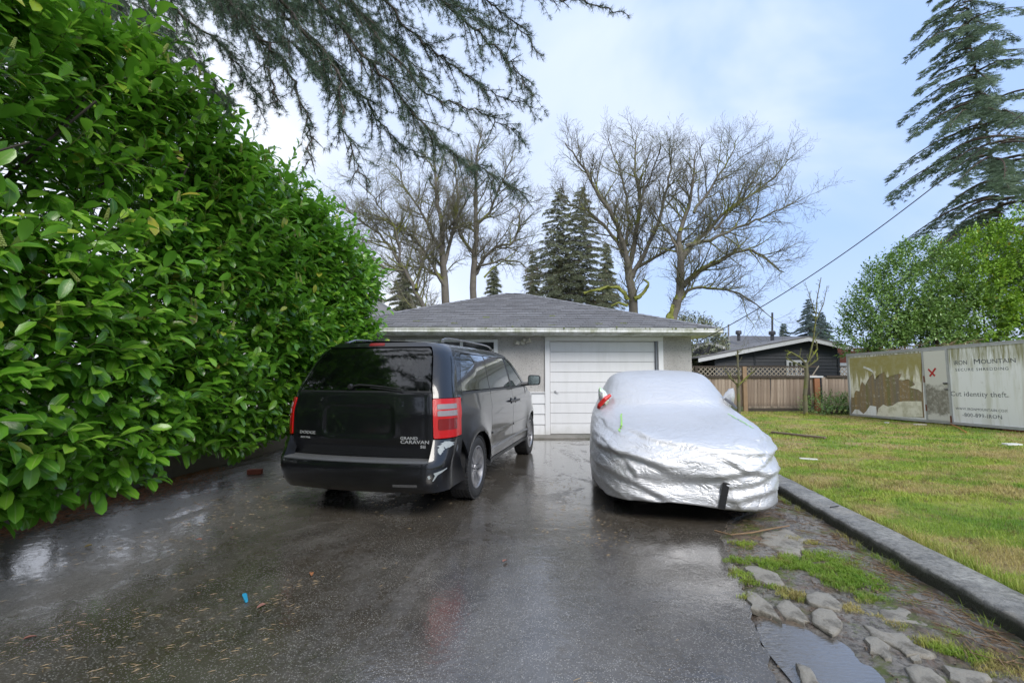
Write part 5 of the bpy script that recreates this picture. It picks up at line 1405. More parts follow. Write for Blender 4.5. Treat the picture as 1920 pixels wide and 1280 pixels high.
# X mark
xa = cl(*c2(912, 405)); xb = cl(*c2(985, 478)); xc = cl(*c2(992, 395)); xd = cl(*c2(930, 482))
for P_, Q_ in ((xa, xb), (xc, xd)):
    L = math.hypot(Q_[0] - P_[0], Q_[1] - P_[1]); an = math.atan2(Q_[1] - P_[1], Q_[0] - P_[0]); k_ = .0 if P_ is xa else .001
    o = MB().box((0, 0, 0), (L, .003, .055)).build('red_mark', simple('red_tape' + str(P_ is xa), (.45, .02, .015), .5), dd); o.location = ((P_[0] + Q_[0]) / 2, -.0245 - k_, (P_[1] + Q_[1]) / 2); o.rotation_euler = (0, -an, 0)
# lettering (faded)
M_LET, t = mat('faded_letter')
fd = t.ramp(t.noise(6, 5, .75), [(.40, 0), (.60, 1)])
pr = t.bsdf(col=(.12, .14, .16), rough=.6); tr = t.n('ShaderNodeBsdfTransparent'); mx = t.n('ShaderNodeMixShader', ins={0: t.math('MULTIPLY', fd, .85)})
t.L.new(pr.outputs[0], mx.inputs[1]); t.L.new(tr.outputs[0], mx.inputs[2]); t.out(mx)
def letter(body, pL, pR, ht, sp=1.0, off=0):
    a, b = cl(*c2(*pL)), cl(*c2(*pR))
    return text('lettering', body, ht, M_LET, CN, (a[0], .0095, a[1]), (rad(90), 0, 0), .0015, off, 0, 1, 'LEFT', sp, fit=b[0] - a[0])
letter('IRON', (1172, 362), (1310, 355), .18)
letter('M', (1380, 352), (1445, 348), .205)
letter('OUNTAIN', (1458, 349), (1825, 330), .17)
letter('SECURE SHREDDING', (1190, 428), (1750, 412), .115, 1.25)
letter('Cut identity theft.', (1140, 688), (1745, 682), .20, 1.05)
letter('WWW.IRONMOUNTAIN.COM', (1195, 832), (1740, 855), .095, 1.15)
letter('-800-899-IRON', (1265, 905), (1680, 912), .15, 1.1)
# supports beneath
ub_ = MB(); ub_.box2((2.4, .05, -.20), (2.9, .5, -.004)); ub_.box2((.1, .3, -.2), (.5, .9, -.004)); ub_.build('timber_block', M_WORG, CN)
ub_ = MB(); ub_.box2((4.2, .35, -.16), (LB, .5, -.004)); ub_.box2((5.3, .02, -.2), (6.6, .3, -.004)); ub_.box2((1.2, 1.4, -.4), (LB, 2.0, -.004)); ub_.build('skid', MRUST, CN)
# ================================================================ FOLIAGE MATERIALS
def leaf_mat(name, c0, c1, c2, rough=.28, spec=.5, transl=.25, tcol=(.20, .42, .03), rib=(.30, .42, .10), obj_rand=False, topt=None):
    m, t = mat(name)
    rn = t.attr('rnd')
    if obj_rand: rn = t.math('FRACT', t.math('ADD', rn, t.n('ShaderNodeObjectInfo').outputs['Random']))
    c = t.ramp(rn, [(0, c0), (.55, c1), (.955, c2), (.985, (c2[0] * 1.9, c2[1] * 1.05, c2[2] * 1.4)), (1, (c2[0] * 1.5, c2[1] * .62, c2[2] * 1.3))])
    c = t.mix(t.ramp(t.noise(.9, 3, .5), [(.35, 0), (.7, .5)]), c, c1)
    mid = t.attr('mid'); c = t.mix(t.ramp(mid, [(.86, 0), (.97, .55)]), c, rib)
    geo = t.n('ShaderNodeNewGeometry')
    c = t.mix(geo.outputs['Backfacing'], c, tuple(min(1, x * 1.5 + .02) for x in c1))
    nb = t.bump(t.noise(38, 2, .5), .25, .004)
    p = t.bsdf(col=c, rough=rough, spec=spec, norm=nb)
    tr = t.n('ShaderNodeBsdfTranslucent', ins={'Color': t.mix(.5, c, tcol)})
    mx = t.n('ShaderNodeMixShader', ins={0: transl}); t.L.new(p.outputs[0], mx.inputs[1]); t.L.new(tr.outputs[0], mx.inputs[2]); t.out(mx)
    return m
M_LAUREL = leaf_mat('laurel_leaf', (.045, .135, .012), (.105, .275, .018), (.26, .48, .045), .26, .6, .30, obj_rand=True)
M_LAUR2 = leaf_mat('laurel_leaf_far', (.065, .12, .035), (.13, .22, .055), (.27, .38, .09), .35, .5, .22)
M_LAUR3 = leaf_mat('laurel_leaf_yellow', (.07, .16, .014), (.16, .28, .02), (.36, .46, .05), .35, .5, .3)
M_NEEDLE = leaf_mat('cedar_needle', (.04, .075, .05), (.07, .115, .07), (.12, .16, .085), .55, .3, .15, (.05, .09, .03))
M_CONIF = leaf_mat('fir_needle', (.07, .11, .07), (.105, .155, .095), (.16, .21, .11), .6, .3, .15, (.06, .12, .05))  # needle tones lightened to stand in for distance haze
M_CONIB = leaf_mat('fir_needle_brown', (.11, .13, .085), (.175, .195, .12), (.26, .25, .15), .6, .3, .15, (.07, .10, .03))  # paler than real needles, with misty air painted into the colour
M_FARCON = leaf_mat('far_fir_needle', (.09, .13, .13), (.13, .18, .17), (.17, .22, .19), .6, .3, .15, (.08, .14, .09))  # pale blue shift puts distance haze into the needle colour
def bark(name, c0, c1, moss=.5):
    m, t = mat(name)
    n1 = t.noise(6, 6, .7); nz = t.sep(t.n('ShaderNodeNewGeometry').outputs['Normal'])[2]
    c = t.mix(n1, c0, c1)
    mk = t.ramp(t.math('ADD', t.math('MULTIPLY', nz, .25), t.noise(.9, 4, .6)), [(1.0 - moss, 0), (1.10 - moss, .9)])
    c = t.mix(mk, c, t.mix(t.noise(12, 3), (.10, .12, .012), (.22, .24, .03)))
    t.out(t.bsdf(col=c, rough=.85, spec=.2, norm=t.bump(t.noise(30, 5), .5, .02))); return m
M_BARK = bark('cherry_bark', (.09, .08, .065), (.22, .20, .17), .42)  # bark tones raised to paint in the haze of distance
M_BARKM = bark('mossy_bark', (.09, .085, .06), (.20, .19, .12), .52)
M_TWIG = bark('twig_bark', (.13, .12, .10), (.24, .22, .18), .40)  # twigs lightened to imitate the pale air in front of them
M_CBARK = bark('conifer_bark', (.07, .05, .04), (.16, .125, .10), .15)
M_MOSSY = simple('thick_moss', (.20, .215, .045), .95, bscale=25, bstr=.8, vary=.6, nscale=3)
M_STEM = simple('green_stem', (.10, .13, .03), .5)

# ---------------- numpy instancing
def leaf_template(w=.21, rows=5, fold=.06, curl=.10):
    if rows == 2:
        V = [(0, 0, 0), (.5, w, fold), (1, 0, -curl * .6), (.5, -w, fold)]; F_ = [(0, 1, 2, 3)]
        return np.array(V), np.array(F_), np.array([0, 0, 0, 0.])
    xs = [0, .18, .50, .82, 1.0][:rows] if rows == 5 else np.linspace(0, 1, rows)
    ws = [.06, .62, 1.0, .84, .10]
    V = []; md = []
    for x, ww in zip(xs, ws):
        z = .05 * math.sin(x * 3) - curl * x * x
        V += [(x, w * ww, z + fold * ww), (x, 0, z), (x, -w * ww, z + fold * ww)]; md += [0, 1, 0]
    F_ = []
    for i in range(rows - 1):
        for j in range(2): F_.append((i * 3 + j, i * 3 + j + 1, i * 3 + 4 + j, i * 3 + 3 + j))
    return np.array(V), np.array(F_), np.array(md, float)
def nrmz(a): return a / (np.linalg.norm(a, axis=-1, keepdims=True) + 1e-9)
def frames(ax, nr):
    ax = nrmz(ax); nr = nrmz(nr - ax * (nr * ax).sum(-1, keepdims=True)); b = np.cross(nr, ax)
    return np.stack([ax, b, nr], -1)         # columns
def instance(T, F_, pos, R, sc_, rnd=None, mid=None):
    m, n = len(pos), len(T)
    V = np.einsum('mij,nj->mni', R, T) * np.asarray(sc_).reshape(-1, 1, 1) + pos[:, None, :]
    Fq = (F_[None] + (np.arange(m) * n)[:, None, None]).reshape(-1, F_.shape[1])
    at = {'rnd': np.repeat(rng.random(m) if rnd is None else rnd, n)}
    if mid is not None: at['mid'] = np.tile(mid, m)
    return V.reshape(-1, 3), Fq, at
def shoots(base, dirs, L, nl, size, lift=.25, droop=.25, spread=60, jit=.25, normal_up=.8):
    """returns leaf positions, axes, normals, sizes and stem end points"""
    M = len(base); k = np.arange(nl); t_ = (k + .5) / nl
    d = nrmz(dirs); up = np.array([0, 0, 1.0])
    tt = t_[None, :, None]
    P = base[:, None] + d[:, None] * (L[:, None, None] * tt) + up * (lift * L[:, None, None] * tt ** 2)
    td = nrmz(d[:, None] + up * (2 * lift * tt))
    ref = nrmz(np.cross(td, up + .001)); ref2 = np.cross(td, ref)
    az = k[None, :] * 2.4 + rng.random((M, 1)) * 6.28
    rad_ = ref * np.cos(az)[..., None] + ref2 * np.sin(az)[..., None]
    sp = np.radians(spread) * (1 - .45 * t_)[None, :, None]
    ax = td * np.cos(sp) + rad_ * np.sin(sp) - up * droop + rng.normal(0, jit, P.shape)
    nr = up * normal_up + td * .35 - rad_ * .25 + rng.normal(0, .25, P.shape)
    s_ = size * (.60 + .35 * rng.random((M, 1)) + .35 * rng.random((M, nl))) * (1 - .25 * np.abs(t_ - .4))[None]
    return P.reshape(-1, 3), ax.reshape(-1, 3), nr.reshape(-1, 3), s_.reshape(-1)
def stems_mesh(base, dirs, L, lift, r=.004):
    """three-sided stems"""
    d = nrmz(dirs); up = np.array([0, 0, 1.0]); ks = np.array([0, .5, 1.0])
    P = base[:, None] + d[:, None] * (L[:, None, None] * ks[None, :, None]) + up * (lift * L[:, None, None] * ks[None, :, None] ** 2)
    ref = nrmz(np.cross(d, up + .01)); r2 = np.cross(d, ref); V = []
    for a in range(3):
        o = ref * math.cos(a * 2.094) + r2 * math.sin(a * 2.094)
        V.append(P + o[:, None] * r * np.array([1.3, 1, .5])[None, :, None])
    V = np.stack(V, 2).reshape(-1, 3)        # M,3(k),3(a)
    M = len(base); F_ = []
    for k in range(2):
        for a in range(3): F_.append((k * 3 + a, k * 3 + (a + 1) % 3, (k + 1) * 3 + (a + 1) % 3, (k + 1) * 3 + a))
    Fq = (np.array(F_)[None] + (np.arange(M) * 9)[:, None, None]).reshape(-1, 4)
    return V, Fq
def segs_mesh(name, S, m, parent, sides=4):
    """S: list of (p0,p1,r0,r1)"""
    A = np.array([s[0] for s in S], float); B = np.array([s[1] for s in S], float); r0 = np.array([s[2] for s in S]); r1 = np.array([s[3] for s in S])
    d = nrmz(B - A); ref = nrmz(np.cross(d, np.array([.31, .17, .94]))); r2 = np.cross(d, ref); B = B + d * (r1[:, None] * .3)
    V = []
    for P, r in ((A, r0), (B, r1)):
        for a in range(sides):
            th = 2 * math.pi * a / sides; V.append(P + (ref * math.cos(th) + r2 * math.sin(th)) * r[:, None])
    V = np.stack(V, 1); n = 2 * sides
    F_ = np.array([(a, (a + 1) % sides, sides + (a + 1) % sides, sides + a) for a in range(sides)])
    Fq = (F_[None] + (np.arange(len(A)) * n)[:, None, None]).reshape(-1, 4)
    o = np_mesh(name, V.reshape(-1, 3), Fq, m, parent)
    if name in ('branches', 'twigs') and len(A) > 1: o['kind'] = 'stuff'
    return o

# ================================================================ BIG LAUREL HEDGE (left)
HG = empty('laurel_hedge', (-4.6, 4.6, 0)); tag(HG, 'tall glossy green laurel hedge filling the left side of the driveway', 'hedge')
off = np.array([4.6, -4.6, 0])
def hedge_x(y, z):
    """face position"""
    P = np.stack([np.zeros_like(y), y, z], -1)
    b = -3.02 + np.clip((y - 3) / 6, 0, 1) * .34
    b = b + .22 * fbm(P, .8, 3, 5) + .13 * fbm(P, 2.4, 2, 8)
    b = b - .45 * np.clip((z - 3.2) / 1.2, 0, 1) ** 2
    b = b - .30 * np.clip((1.1 - z) / .8, 0, 1)
    return b
def hedge_top(y): return 4.12 + .12 * np.sin(y * 2.1) - .60 * np.clip((y - 4.0) / 4.5, 0, 1)
def hedge_bot(y): return .52 + .10 * np.sin(y * 2.7 + 1) - .16 * np.exp(-((y - 2.6) / .6) ** 2)
def hedge_shoots(n, depth0, depth1, where='face'):
    y = .4 + 8.5 * rng.random(n) ** .92
    if where == 'face':
        z = hedge_bot(y) + (hedge_top(y) - hedge_bot(y)) * rng.random(n)
        x = hedge_x(y, z) - depth0 - (depth1 - depth0) * rng.random(n)
        d = np.stack([.8 + .3 * rng.normal(size=n), -.10 + .42 * rng.normal(size=n), .22 + .35 * rng.normal(size=n)], -1)
    elif where == 'top':
        x = hedge_x(y, hedge_top(y)) - 2.2 * rng.random(n); z = hedge_top(y) - .18 * rng.random(n) - depth0
        d = np.stack([.25 + .4 * rng.normal(size=n), .35 * rng.normal(size=n), .9 + .2 * rng.random(n)], -1)
    elif where == 'end':
        y = 8.8 + .2 * rng.normal(size=n); z = hedge_bot(y) + (hedge_top(y) - hedge_bot(y)) * rng.random(n); x = hedge_x(y, z) - 1.8 * rng.random(n)
        d = np.stack([.2 + .4 * rng.normal(size=n), .8 + .3 * rng.random(n), .2 + .3 * rng.normal(size=n)], -1)
    P = np.stack([x, y, z], -1)
    if where == 'face':      # gaps where one looks into the dark inside
        g_ = fbm(P, 1.6, 2, 77); keep = (g_ > -.20) | (rng.random(n) < .28)
        P, d = P[keep], d[keep]
    return P, d
LT = leaf_template(.22)
allP, allA, allN, allS = [], [], [], []
stV, stF = [], []; nb0 = 0
for (n, a, b, wh, L0, nl, size) in ((2300, .08, .34, 'face', .38, 11, .160), (2300, .30, .85, 'face', .38, 10, .15), (650, 0, 0, 'top', .40, 12, .115), (500, .3, 0, 'top', .34, 10, .12), (150, 0, 0, 'end', .34, 10, .12), (1500, .8, 1.9, 'face', .40, 9, .15)):
    P, d = hedge_shoots(n, a, b, wh); L = L0 * (.6 + .8 * rng.random(len(P)))
    lift = .5 if wh != 'top' else .15
    q = shoots(P, d, L, nl, size, lift=lift * .6, droop=.42 if wh == 'face' else .02, spread=58 if wh == 'face' else 48)
    allP.append(q[0]); allA.append(q[1]); allN.append(q[2]); allS.append(q[3])
    v_, f_ = stems_mesh(P, d, L, lift * .6, .0035); stV.append(v_); stF.append(f_ + nb0); nb0 += len(v_)
LP, LA, LN, LS = map(np.concatenate, (allP, allA, allN, allS))
keep = LP[:, 2] > .12; keep &= ~((np.hypot(LP[:, 0], LP[:, 1]) < 1.6))
LP, LA, LN, LS = LP[keep], LA[keep], LN[keep], LS[keep]
print('hedge leaves', len(LP))
# nearest visible face leaves become parts of their own
vis = (LP[:, 1] > 1.2) & (LP[:, 0] / LP[:, 1] > -1.12) & (LP[:, 0] > hedge_x(LP[:, 1], LP[:, 2]) + .02)
dist = np.linalg.norm(LP - np.array([0, 0, CAM_H]), axis=1); order = np.argsort(np.where(vis, dist, 99))[:300]
sel = np.zeros(len(LP), bool); sel[order] = True
R_all = frames(LA, LN)
V, Fq, at = instance(LT[0], LT[1], LP[~sel] + off, R_all[~sel], LS[~sel], None, LT[2])
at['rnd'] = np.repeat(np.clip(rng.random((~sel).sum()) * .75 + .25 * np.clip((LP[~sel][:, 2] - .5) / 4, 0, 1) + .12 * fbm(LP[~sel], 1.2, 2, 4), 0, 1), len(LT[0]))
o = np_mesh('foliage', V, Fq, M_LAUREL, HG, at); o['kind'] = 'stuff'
tmpl = []
for k in range(5):
    T = leaf_template(.20 + .012 * k, 5, .05 + .01 * k, .04 + .05 * k)
    ob = np_mesh('leaf', T[0], T[1], M_LAUREL, None, {'rnd': np.full(len(T[0]), .13 * k), 'mid': T[2]}); tmpl.append(ob.data); bpy.data.objects.remove(ob)
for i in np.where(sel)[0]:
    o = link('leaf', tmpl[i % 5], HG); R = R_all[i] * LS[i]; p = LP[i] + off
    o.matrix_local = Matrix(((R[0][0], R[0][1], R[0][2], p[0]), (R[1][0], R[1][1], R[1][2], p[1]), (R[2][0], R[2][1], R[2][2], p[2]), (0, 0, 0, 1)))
V = np.concatenate(stV) + off; o = np_mesh('twigs', V, np.concatenate(stF), M_STEM, HG); o['kind'] = 'stuff'
# flower spikes
fsp = MB(); 
for k in range(9):
    for a in range(5):
        th = a * 1.257 + k * .6; rr = .009 * (1 - k / 14); fsp.box((rr * math.cos(th), rr * math.sin(th), .012 + k * .010), (.007, .007, .007), rz=th)
fsp.tube([(0, 0, 0), (0, 0, .10)], .002, 4)
M_SPIKE = simple('flower_bud_green', (.24, .30, .07), .7); fme = fsp.mesh('flower_spike', M_SPIKE)
cand = np.where((LP[:, 0] > hedge_x(LP[:, 1], LP[:, 2]) + .0) & (LP[:, 1] > 1.5) & (LP[:, 2] > 1.7) & (LP[:, 1] < 6))[0]
for i in rng.choice(cand, 95, replace=False):
    for q in range(1):
        o = link('flower_spike', fme, HG); o.location = tuple(LP[i] + off + np.array([.02, 0, .01])); o.rotation_euler = (rng.normal(0, .25), rng.normal(.15, .25), rng.random() * 6); s_ = .8 + .5 * rng.random(); o.scale = (s_, s_, s_)
# trunks and limbs inside
S_ = []
r = random.Random(2)
for y in np.arange(.8, 9.2, .55):
    b = Vector((-4.95 + r.uniform(-.1, .1), y, .2))
    for k in range(5):
        p = b.copy(); d = Vector((r.uniform(-.2, .7), r.uniform(-.5, .5), 1)).normalized(); rr = r.uniform(.022, .04)
        for q in range(9):
            n_ = p + d * .42; S_.append((p - Vector((-4.6, 4.6, 0)), n_ - Vector((-4.6, 4.6, 0)), rr, rr * .85)); p = n_; rr *= .85; d = (d + Vector((r.uniform(-.15, .3), r.uniform(-.25, .25), .1))).normalized()
segs_mesh('branches', S_, simple('laurel_bark', (.045, .038, .028), .85, vary=.4), HG, 6)

# ================================================================ CONIFERS
def tuft_template(n, L=.16, w=.014, seed=0, flat=.5, ang=70):
    r = np.random.default_rng(seed); V = []
    for k in range(n):
        a = r.uniform(0, 2 * math.pi); e = math.radians(r.uniform(15, ang)); l = L * r.uniform(.6, 1.1)
        d = np.array([math.cos(e), math.sin(e) * math.cos(a), math.sin(e) * math.sin(a) * flat]); b = np.array([0, math.cos(a + 1.57), math.sin(a + 1.57)])
        o = np.array([r.uniform(-.3, .3) * L, 0, 0])
        V += [o - b * w / 2, o + b * w / 2, o + d * l]
    return np.array(V), np.arange(3 * n).reshape(-1, 3)
def conifer(name, loc, H, Rb, label, m=M_CONIF, z0=1.0, n=70, droop=.25, dens=1.0, tuft=.16, tw=.016, group=None, lean=0, trunk_r=None, seed=1, top_pow=.9, az_bias=None, cat='tree', upturn=.0, ntuft=8, zmin_fol=0, gap=1.0):
    r = np.random.default_rng(seed)
    T = empty(name, loc); tag(T, label, cat, group); tr = trunk_r or H * .022
    mb = MB(); pts = [(lean * (z / H) ** 1.5, 0, z) for z in np.linspace(-.3, H, 10)]; mb.tube(pts, [tr * (1 - .94 * k / 9) + .012 for k in range(10)], 9); mb.build('trunk', M_CBARK, T, smooth=True)
    P, A, N_ = [], [], []; S_ = []
    for i in range(n):
        f = (i + r.random()) / n; z = z0 + (H - z0) * f
        L = Rb * (1 - f) ** top_pow * r.uniform(.5, 1.2) + .12
        az = i * 2.4 + r.uniform(-.4, .4)
        if az_bias is not None and r.random() < .35: az = az_bias + r.uniform(-1, 1)
        d = np.array([math.cos(az), math.sin(az), 0]); side_ = np.array([-d[1], d[0], 0])
        ns = max(4, int(L / .3)); pb = np.array([lean * (z / H) ** 1.5, 0, z]); pr = pb
        for k in range(1, ns + 1):
            u = k / ns
            p = pb + d * L * u + np.array([0, 0, 1]) * (L * (.25 * u - (droop + .25) * u ** 1.6 + upturn * u ** 3)) + side_ * .06 * L * math.sin(3 * u + i)
            rr = max(.008, tr * .28 * (1 - f * .6) * (1 - u)); S_.append((pr, p, rr + .004, rr))
            seg = np.linalg.norm(p - pr)
            m_ = max(1, int(seg * 34 * dens * (1 if u > .25 else .4)))
            wdt = (.05 + .28 * L * (u * (1.15 - u)) * 1.4)
            q = pr + (p - pr) * r.random((m_, 1)); w_ = r.normal(0, .5, (m_, 1)) * wdt
            q = q + side_ * w_ - np.array([0, 0, 1]) * (np.abs(w_) * .35 + .22 * r.random((m_, 1)) * gap * min(1, L * .35))
            P.append(q); A.append(np.tile(d * .7, (m_, 1)) + side_ * np.sign(w_) * .6 + np.array([0, 0, -.45]) + r.normal(0, .25, (m_, 3))); N_.append(np.tile([0, 0, 1.0], (m_, 1)) + r.normal(0, .3, (m_, 3)))
            pr = p
    segs_mesh('branches', S_, M_CBARK, T, 4)
    P, A, N_ = map(np.concatenate, (P, A, N_))
    tt = tuft_template(ntuft, tuft, tw, seed)
    V, Fq, at = instance(tt[0], tt[1], P, frames(A, N_), .7 + .6 * r.random(len(P)))
    at['mid'] = np.zeros(len(V)); o = np_mesh('crown', V, Fq, m, T, at, smooth=False)
    return T, len(Fq)
tot = 0
b = pp(1905, 700, 25.0)
_, q = conifer('tall_fir', (b.x + .4, 25, -.25), 25, 6.3, 'towering fir with drooping boughs at the right edge, above the hedge', M_CONIF, 6.8, 110, .42, 1.5, .22, .026, trunk_r=.46, seed=4, top_pow=.55, lean=-2.2, az_bias=3.3, ntuft=9, gap=1.5); tot += q
for (px, py_top, D, Rb, lab, sd) in ((1052, 352, 31, 4.2, 'dark green conifer behind the garage roof, the left of the close pair', 11), (1094, 350, 31.6, 4.2, 'dark green conifer behind the garage roof, the right of the close pair', 12)):
    bz = pp(px, 700, D); tz = pp(px, py_top, D)
    _, q = conifer('conifer_tree', (bz.x, D, -.3), tz.z + .3, Rb, lab, M_CONIB, 1.0, 200, .12, 1.5, .20, .028, 'conifers behind the garage', seed=sd, trunk_r=.20, top_pow=.72); tot += q
for (px, py_top, D, Rb, lab, sd, m_) in ((755, 497, 34, 3.4, 'dusky low conifer behind the garage at the left, beside the hedge end', 13, M_CONIB), (925, 498, 36, 2.2, 'small conifer between the bare trees and above the roof ridge', 14, M_CONIB), (1000, 470, 38, 2.4, 'slim conifer left of the close pair behind the garage', 17, M_CONIB), (1140, 455, 36, 2.6, 'ragged conifer right of the close pair behind the garage', 18, M_CONIB),
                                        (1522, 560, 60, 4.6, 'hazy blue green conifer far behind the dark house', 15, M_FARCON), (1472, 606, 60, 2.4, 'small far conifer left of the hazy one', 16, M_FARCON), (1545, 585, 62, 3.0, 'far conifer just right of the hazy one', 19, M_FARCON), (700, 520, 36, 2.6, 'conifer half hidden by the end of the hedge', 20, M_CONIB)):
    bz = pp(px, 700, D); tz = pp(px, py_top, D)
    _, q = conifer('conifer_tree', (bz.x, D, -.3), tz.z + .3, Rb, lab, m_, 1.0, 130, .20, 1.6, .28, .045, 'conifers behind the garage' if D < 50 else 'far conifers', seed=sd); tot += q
print('conifer tris', tot)

# ---------------- foliage blobs (shrubs)
def shrub(name, loc, blobs, n, label, m, size=.13, nl=9, cat='shrub', L0=.45, group=None, zcut=0, seed=1, up=.5, stems=6):
    r = np.random.default_rng(seed); T = empty(name, loc); tag(T, label, cat, group)
    P, D = [], []
    vol = np.array([b[3] * b[4] * b[5] for b in blobs]) ** .67; vol /= vol.sum()
    for (cx, cy, cz, rx_, ry_, rz_), v in zip(blobs, vol):
        k = int(n * v); d = nrmz(r.normal(size=(k, 3))); q = d * np.array([rx_, ry_, rz_]) * (.70 + .30 * r.random((k, 1)) ** .5)
        q = q * (1 + .18 * fbm(d * 2 + cx, 1.3, 3, seed)[:, None]); P.append(q + np.array([cx, cy, cz])); D.append(d + np.array([0, 0, up]) + r.normal(0, .35, (k, 3)))
    P, D = np.concatenate(P), np.concatenate(D); kp = P[:, 2] > zcut; P, D = P[kp], D[kp]
    L = L0 * (.6 + .8 * r.random(len(P)))
    q = shoots(P, D, L, nl, size, lift=.2, droop=.25, spread=55)
    T2 = leaf_template(.23, 2, .06, .1)
    V, Fq, at = instance(T2[0], T2[1], q[0], frames(q[1], q[2]), q[3], None, T2[2])
    np_mesh('foliage', V, Fq, m, T, at)
    for k in range(stems):
        b = blobs[k % len(blobs)]; segs_mesh('stem', [((b[0] * .4 + .1 * k, b[1] * .4, -.2), (b[0] + .12 * k, b[1], b[2]), .06, .03)], M_CBARK, T, 6)
    return T
# right hand hedge behind the container
def blobs_px(lst, D, base): return [((pp(px, py, D).x - base[0]), dy, pp(px, py, D).z - base[2], rx_, ry_, rz_) for px, py, dy, rx_, ry_, rz_ in lst]
D = 20.5
for (bx_, lst, n, lab, m_, sd) in (
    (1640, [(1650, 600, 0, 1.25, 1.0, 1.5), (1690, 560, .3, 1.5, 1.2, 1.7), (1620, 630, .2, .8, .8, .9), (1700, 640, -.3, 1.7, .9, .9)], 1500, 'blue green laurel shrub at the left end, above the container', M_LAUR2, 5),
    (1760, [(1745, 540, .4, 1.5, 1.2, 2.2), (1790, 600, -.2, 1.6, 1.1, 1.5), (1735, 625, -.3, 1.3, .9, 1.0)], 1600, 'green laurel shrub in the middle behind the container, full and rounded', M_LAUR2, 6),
    (1850, [(1830, 560, .1, 1.3, 1.2, 2.4), (1850, 620, -.4, 1.5, 1.0, 1.3), (1875, 500, .3, 1.2, 1.2, 1.8)], 1600, 'yellow green laurel shrub under the tall fir, behind the container', M_LAUR3, 7),
    (1920, [(1915, 510, -.4, 1.5, 1.3, 2.4), (1945, 620, -.6, 1.8, 1.2, 1.8), (1985, 520, -.6, 1.7, 1.3, 2.6)], 1700, 'bright yellow green laurel shrub at the right edge, tallest of the hedge', M_LAUR3, 8)):
    base = (pp(bx_, 700, D).x, D, -.2); shrub('laurel_shrub', base, blobs_px(lst, D, base), n, lab, m_, .17, 9, group='laurels behind the container', seed=sd, zcut=.3)
base = (pp(1558, 760, 18.6).x, 18.9, -.17); shrub('low_bush', base, [(0, 0, .28, .85, .45, .32), (.5, .1, .3, .6, .4, .36)], 260, 'low dark green bush at the foot of the fence beside the container', M_LAUR2, .10, 8, seed=21, L0=.25)
# rounded cedar bushes behind the garage and the dark house
base = (pp(1300, 600, 30).x, 30, -.3); shrub('clipped_cedar', base, [(0, 0, 2.9, 1.9, 1.9, 2.3), (0, 0, 1.2, 1.9, 1.9, 1.5)], 2000, 'rounded brownish cedar bush beside the right end of the garage roof', M_CONIB, .20, 8, seed=22)

# ================================================================ BARE TREES
def tree_grow(S_, P0, path, r0, r1, lv, r, spacing=(.42, .24, .17), lens=(2.3, 1.0, .45), upb=.10, mult=1.0, start=.15, droop_l=0):
    """path: list of points; adds segments and sub-branches recursively"""
    n = len(path) - 1; tot_l = sum((path[i + 1] - path[i]).length for i in range(n)); acc = 0; nxt = tot_l * start
    for i in range(n):
        a, b = path[i], path[i + 1]; ra = r0 + (r1 - r0) * acc / tot_l; L = (b - a).length; rb = r0 + (r1 - r0) * (acc + L) / tot_l
        S_[min(lv, 2)].append((tuple(a), tuple(b), ra, rb))
        while lv < 3 and nxt < acc + L:
            f = (nxt - acc) / L; p = a.lerp(b, f); dd = (b - a).normalized(); rr = ra + (rb - ra) * f
            perp = dd.cross(Vector((r.gauss(0, 1), r.gauss(0, 1), r.gauss(0, 1)))).normalized()
            ang = r.uniform(.55, 1.15); c_ = (dd * math.cos(ang) + perp * math.sin(ang)); c_.z += upb; c_.normalize()
            k = 1 - .45 * (nxt / tot_l)
            CL = lens[lv] * r.uniform(.55, 1.25) * k; ns = (5, 4, 2)[lv]; pts = [p]; d = c_
            for q in range(ns):
                d = (d + Vector((r.gauss(0, .16), r.gauss(0, .16), r.gauss(0, .13) + upb * .7))).normalized(); pts.append(pts[-1] + d * CL / ns)
            cr_ = min(rr * .62, (.040, .017, .0085)[lv]); tree_grow(S_, P0, pts, cr_, max(.0045, cr_ * .3), lv + 1, r, spacing, lens, upb, mult, .1)
            nxt += spacing[lv] * r.uniform(.6, 1.4) / mult
        acc += L
def bare_tree(base_px, D, limbs, label, seed, mult=1.0, moss=None, group='bare trees behind the garage', base_r=.28, lens=(2.3, 1.0, .45)):
    r = random.Random(seed); bp = pp(base_px, 700, D); T = empty('bare_tree', (bp.x, D, -.3)); tag(T, label, 'tree', group)
    o0 = Vector((bp.x, D, -.3)); S_ = [[], [], []]
    for (pts, r0, r1, dy, lv) in limbs:
        r0 *= .82; r1 *= .8
        path = [pp(px, py, D + dy * i / max(1, len(pts) - 1)) - o0 for i, (px, py) in enumerate(pts)]
        if path[0].z < .6: path[0].z = 0
        # smooth & wiggle
        fine = []
        for i in range(len(path) - 1):
            p0, p1, p2, p3 = path[max(0, i - 1)], path[i], path[i + 1], path[min(len(path) - 1, i + 2)]
            for q in range(4):
                u = q / 4; fine.append(.5 * ((2 * p1) + (p2 - p0) * u + (2 * p0 - 5 * p1 + 4 * p2 - p3) * u * u + (3 * p1 - p0 - 3 * p2 + p3) * u ** 3) + Vector((r.gauss(0, .03), r.gauss(0, .05), r.gauss(0, .03))))
        fine.append(path[-1]); tree_grow(S_, o0, fine, r0, r1, 0 if lv == 0 else lv, r, mult=mult, start=.35 if lv == 0 and r0 > .17 else .12, lens=lens)
    segs_mesh('trunk', S_[0], M_BARK, T, 8); segs_mesh('branches', S_[1], M_BARKM, T, 4); o = segs_mesh('twigs', S_[2], M_TWIG, T, 3)
    return T, o0, sum(map(len, S_))
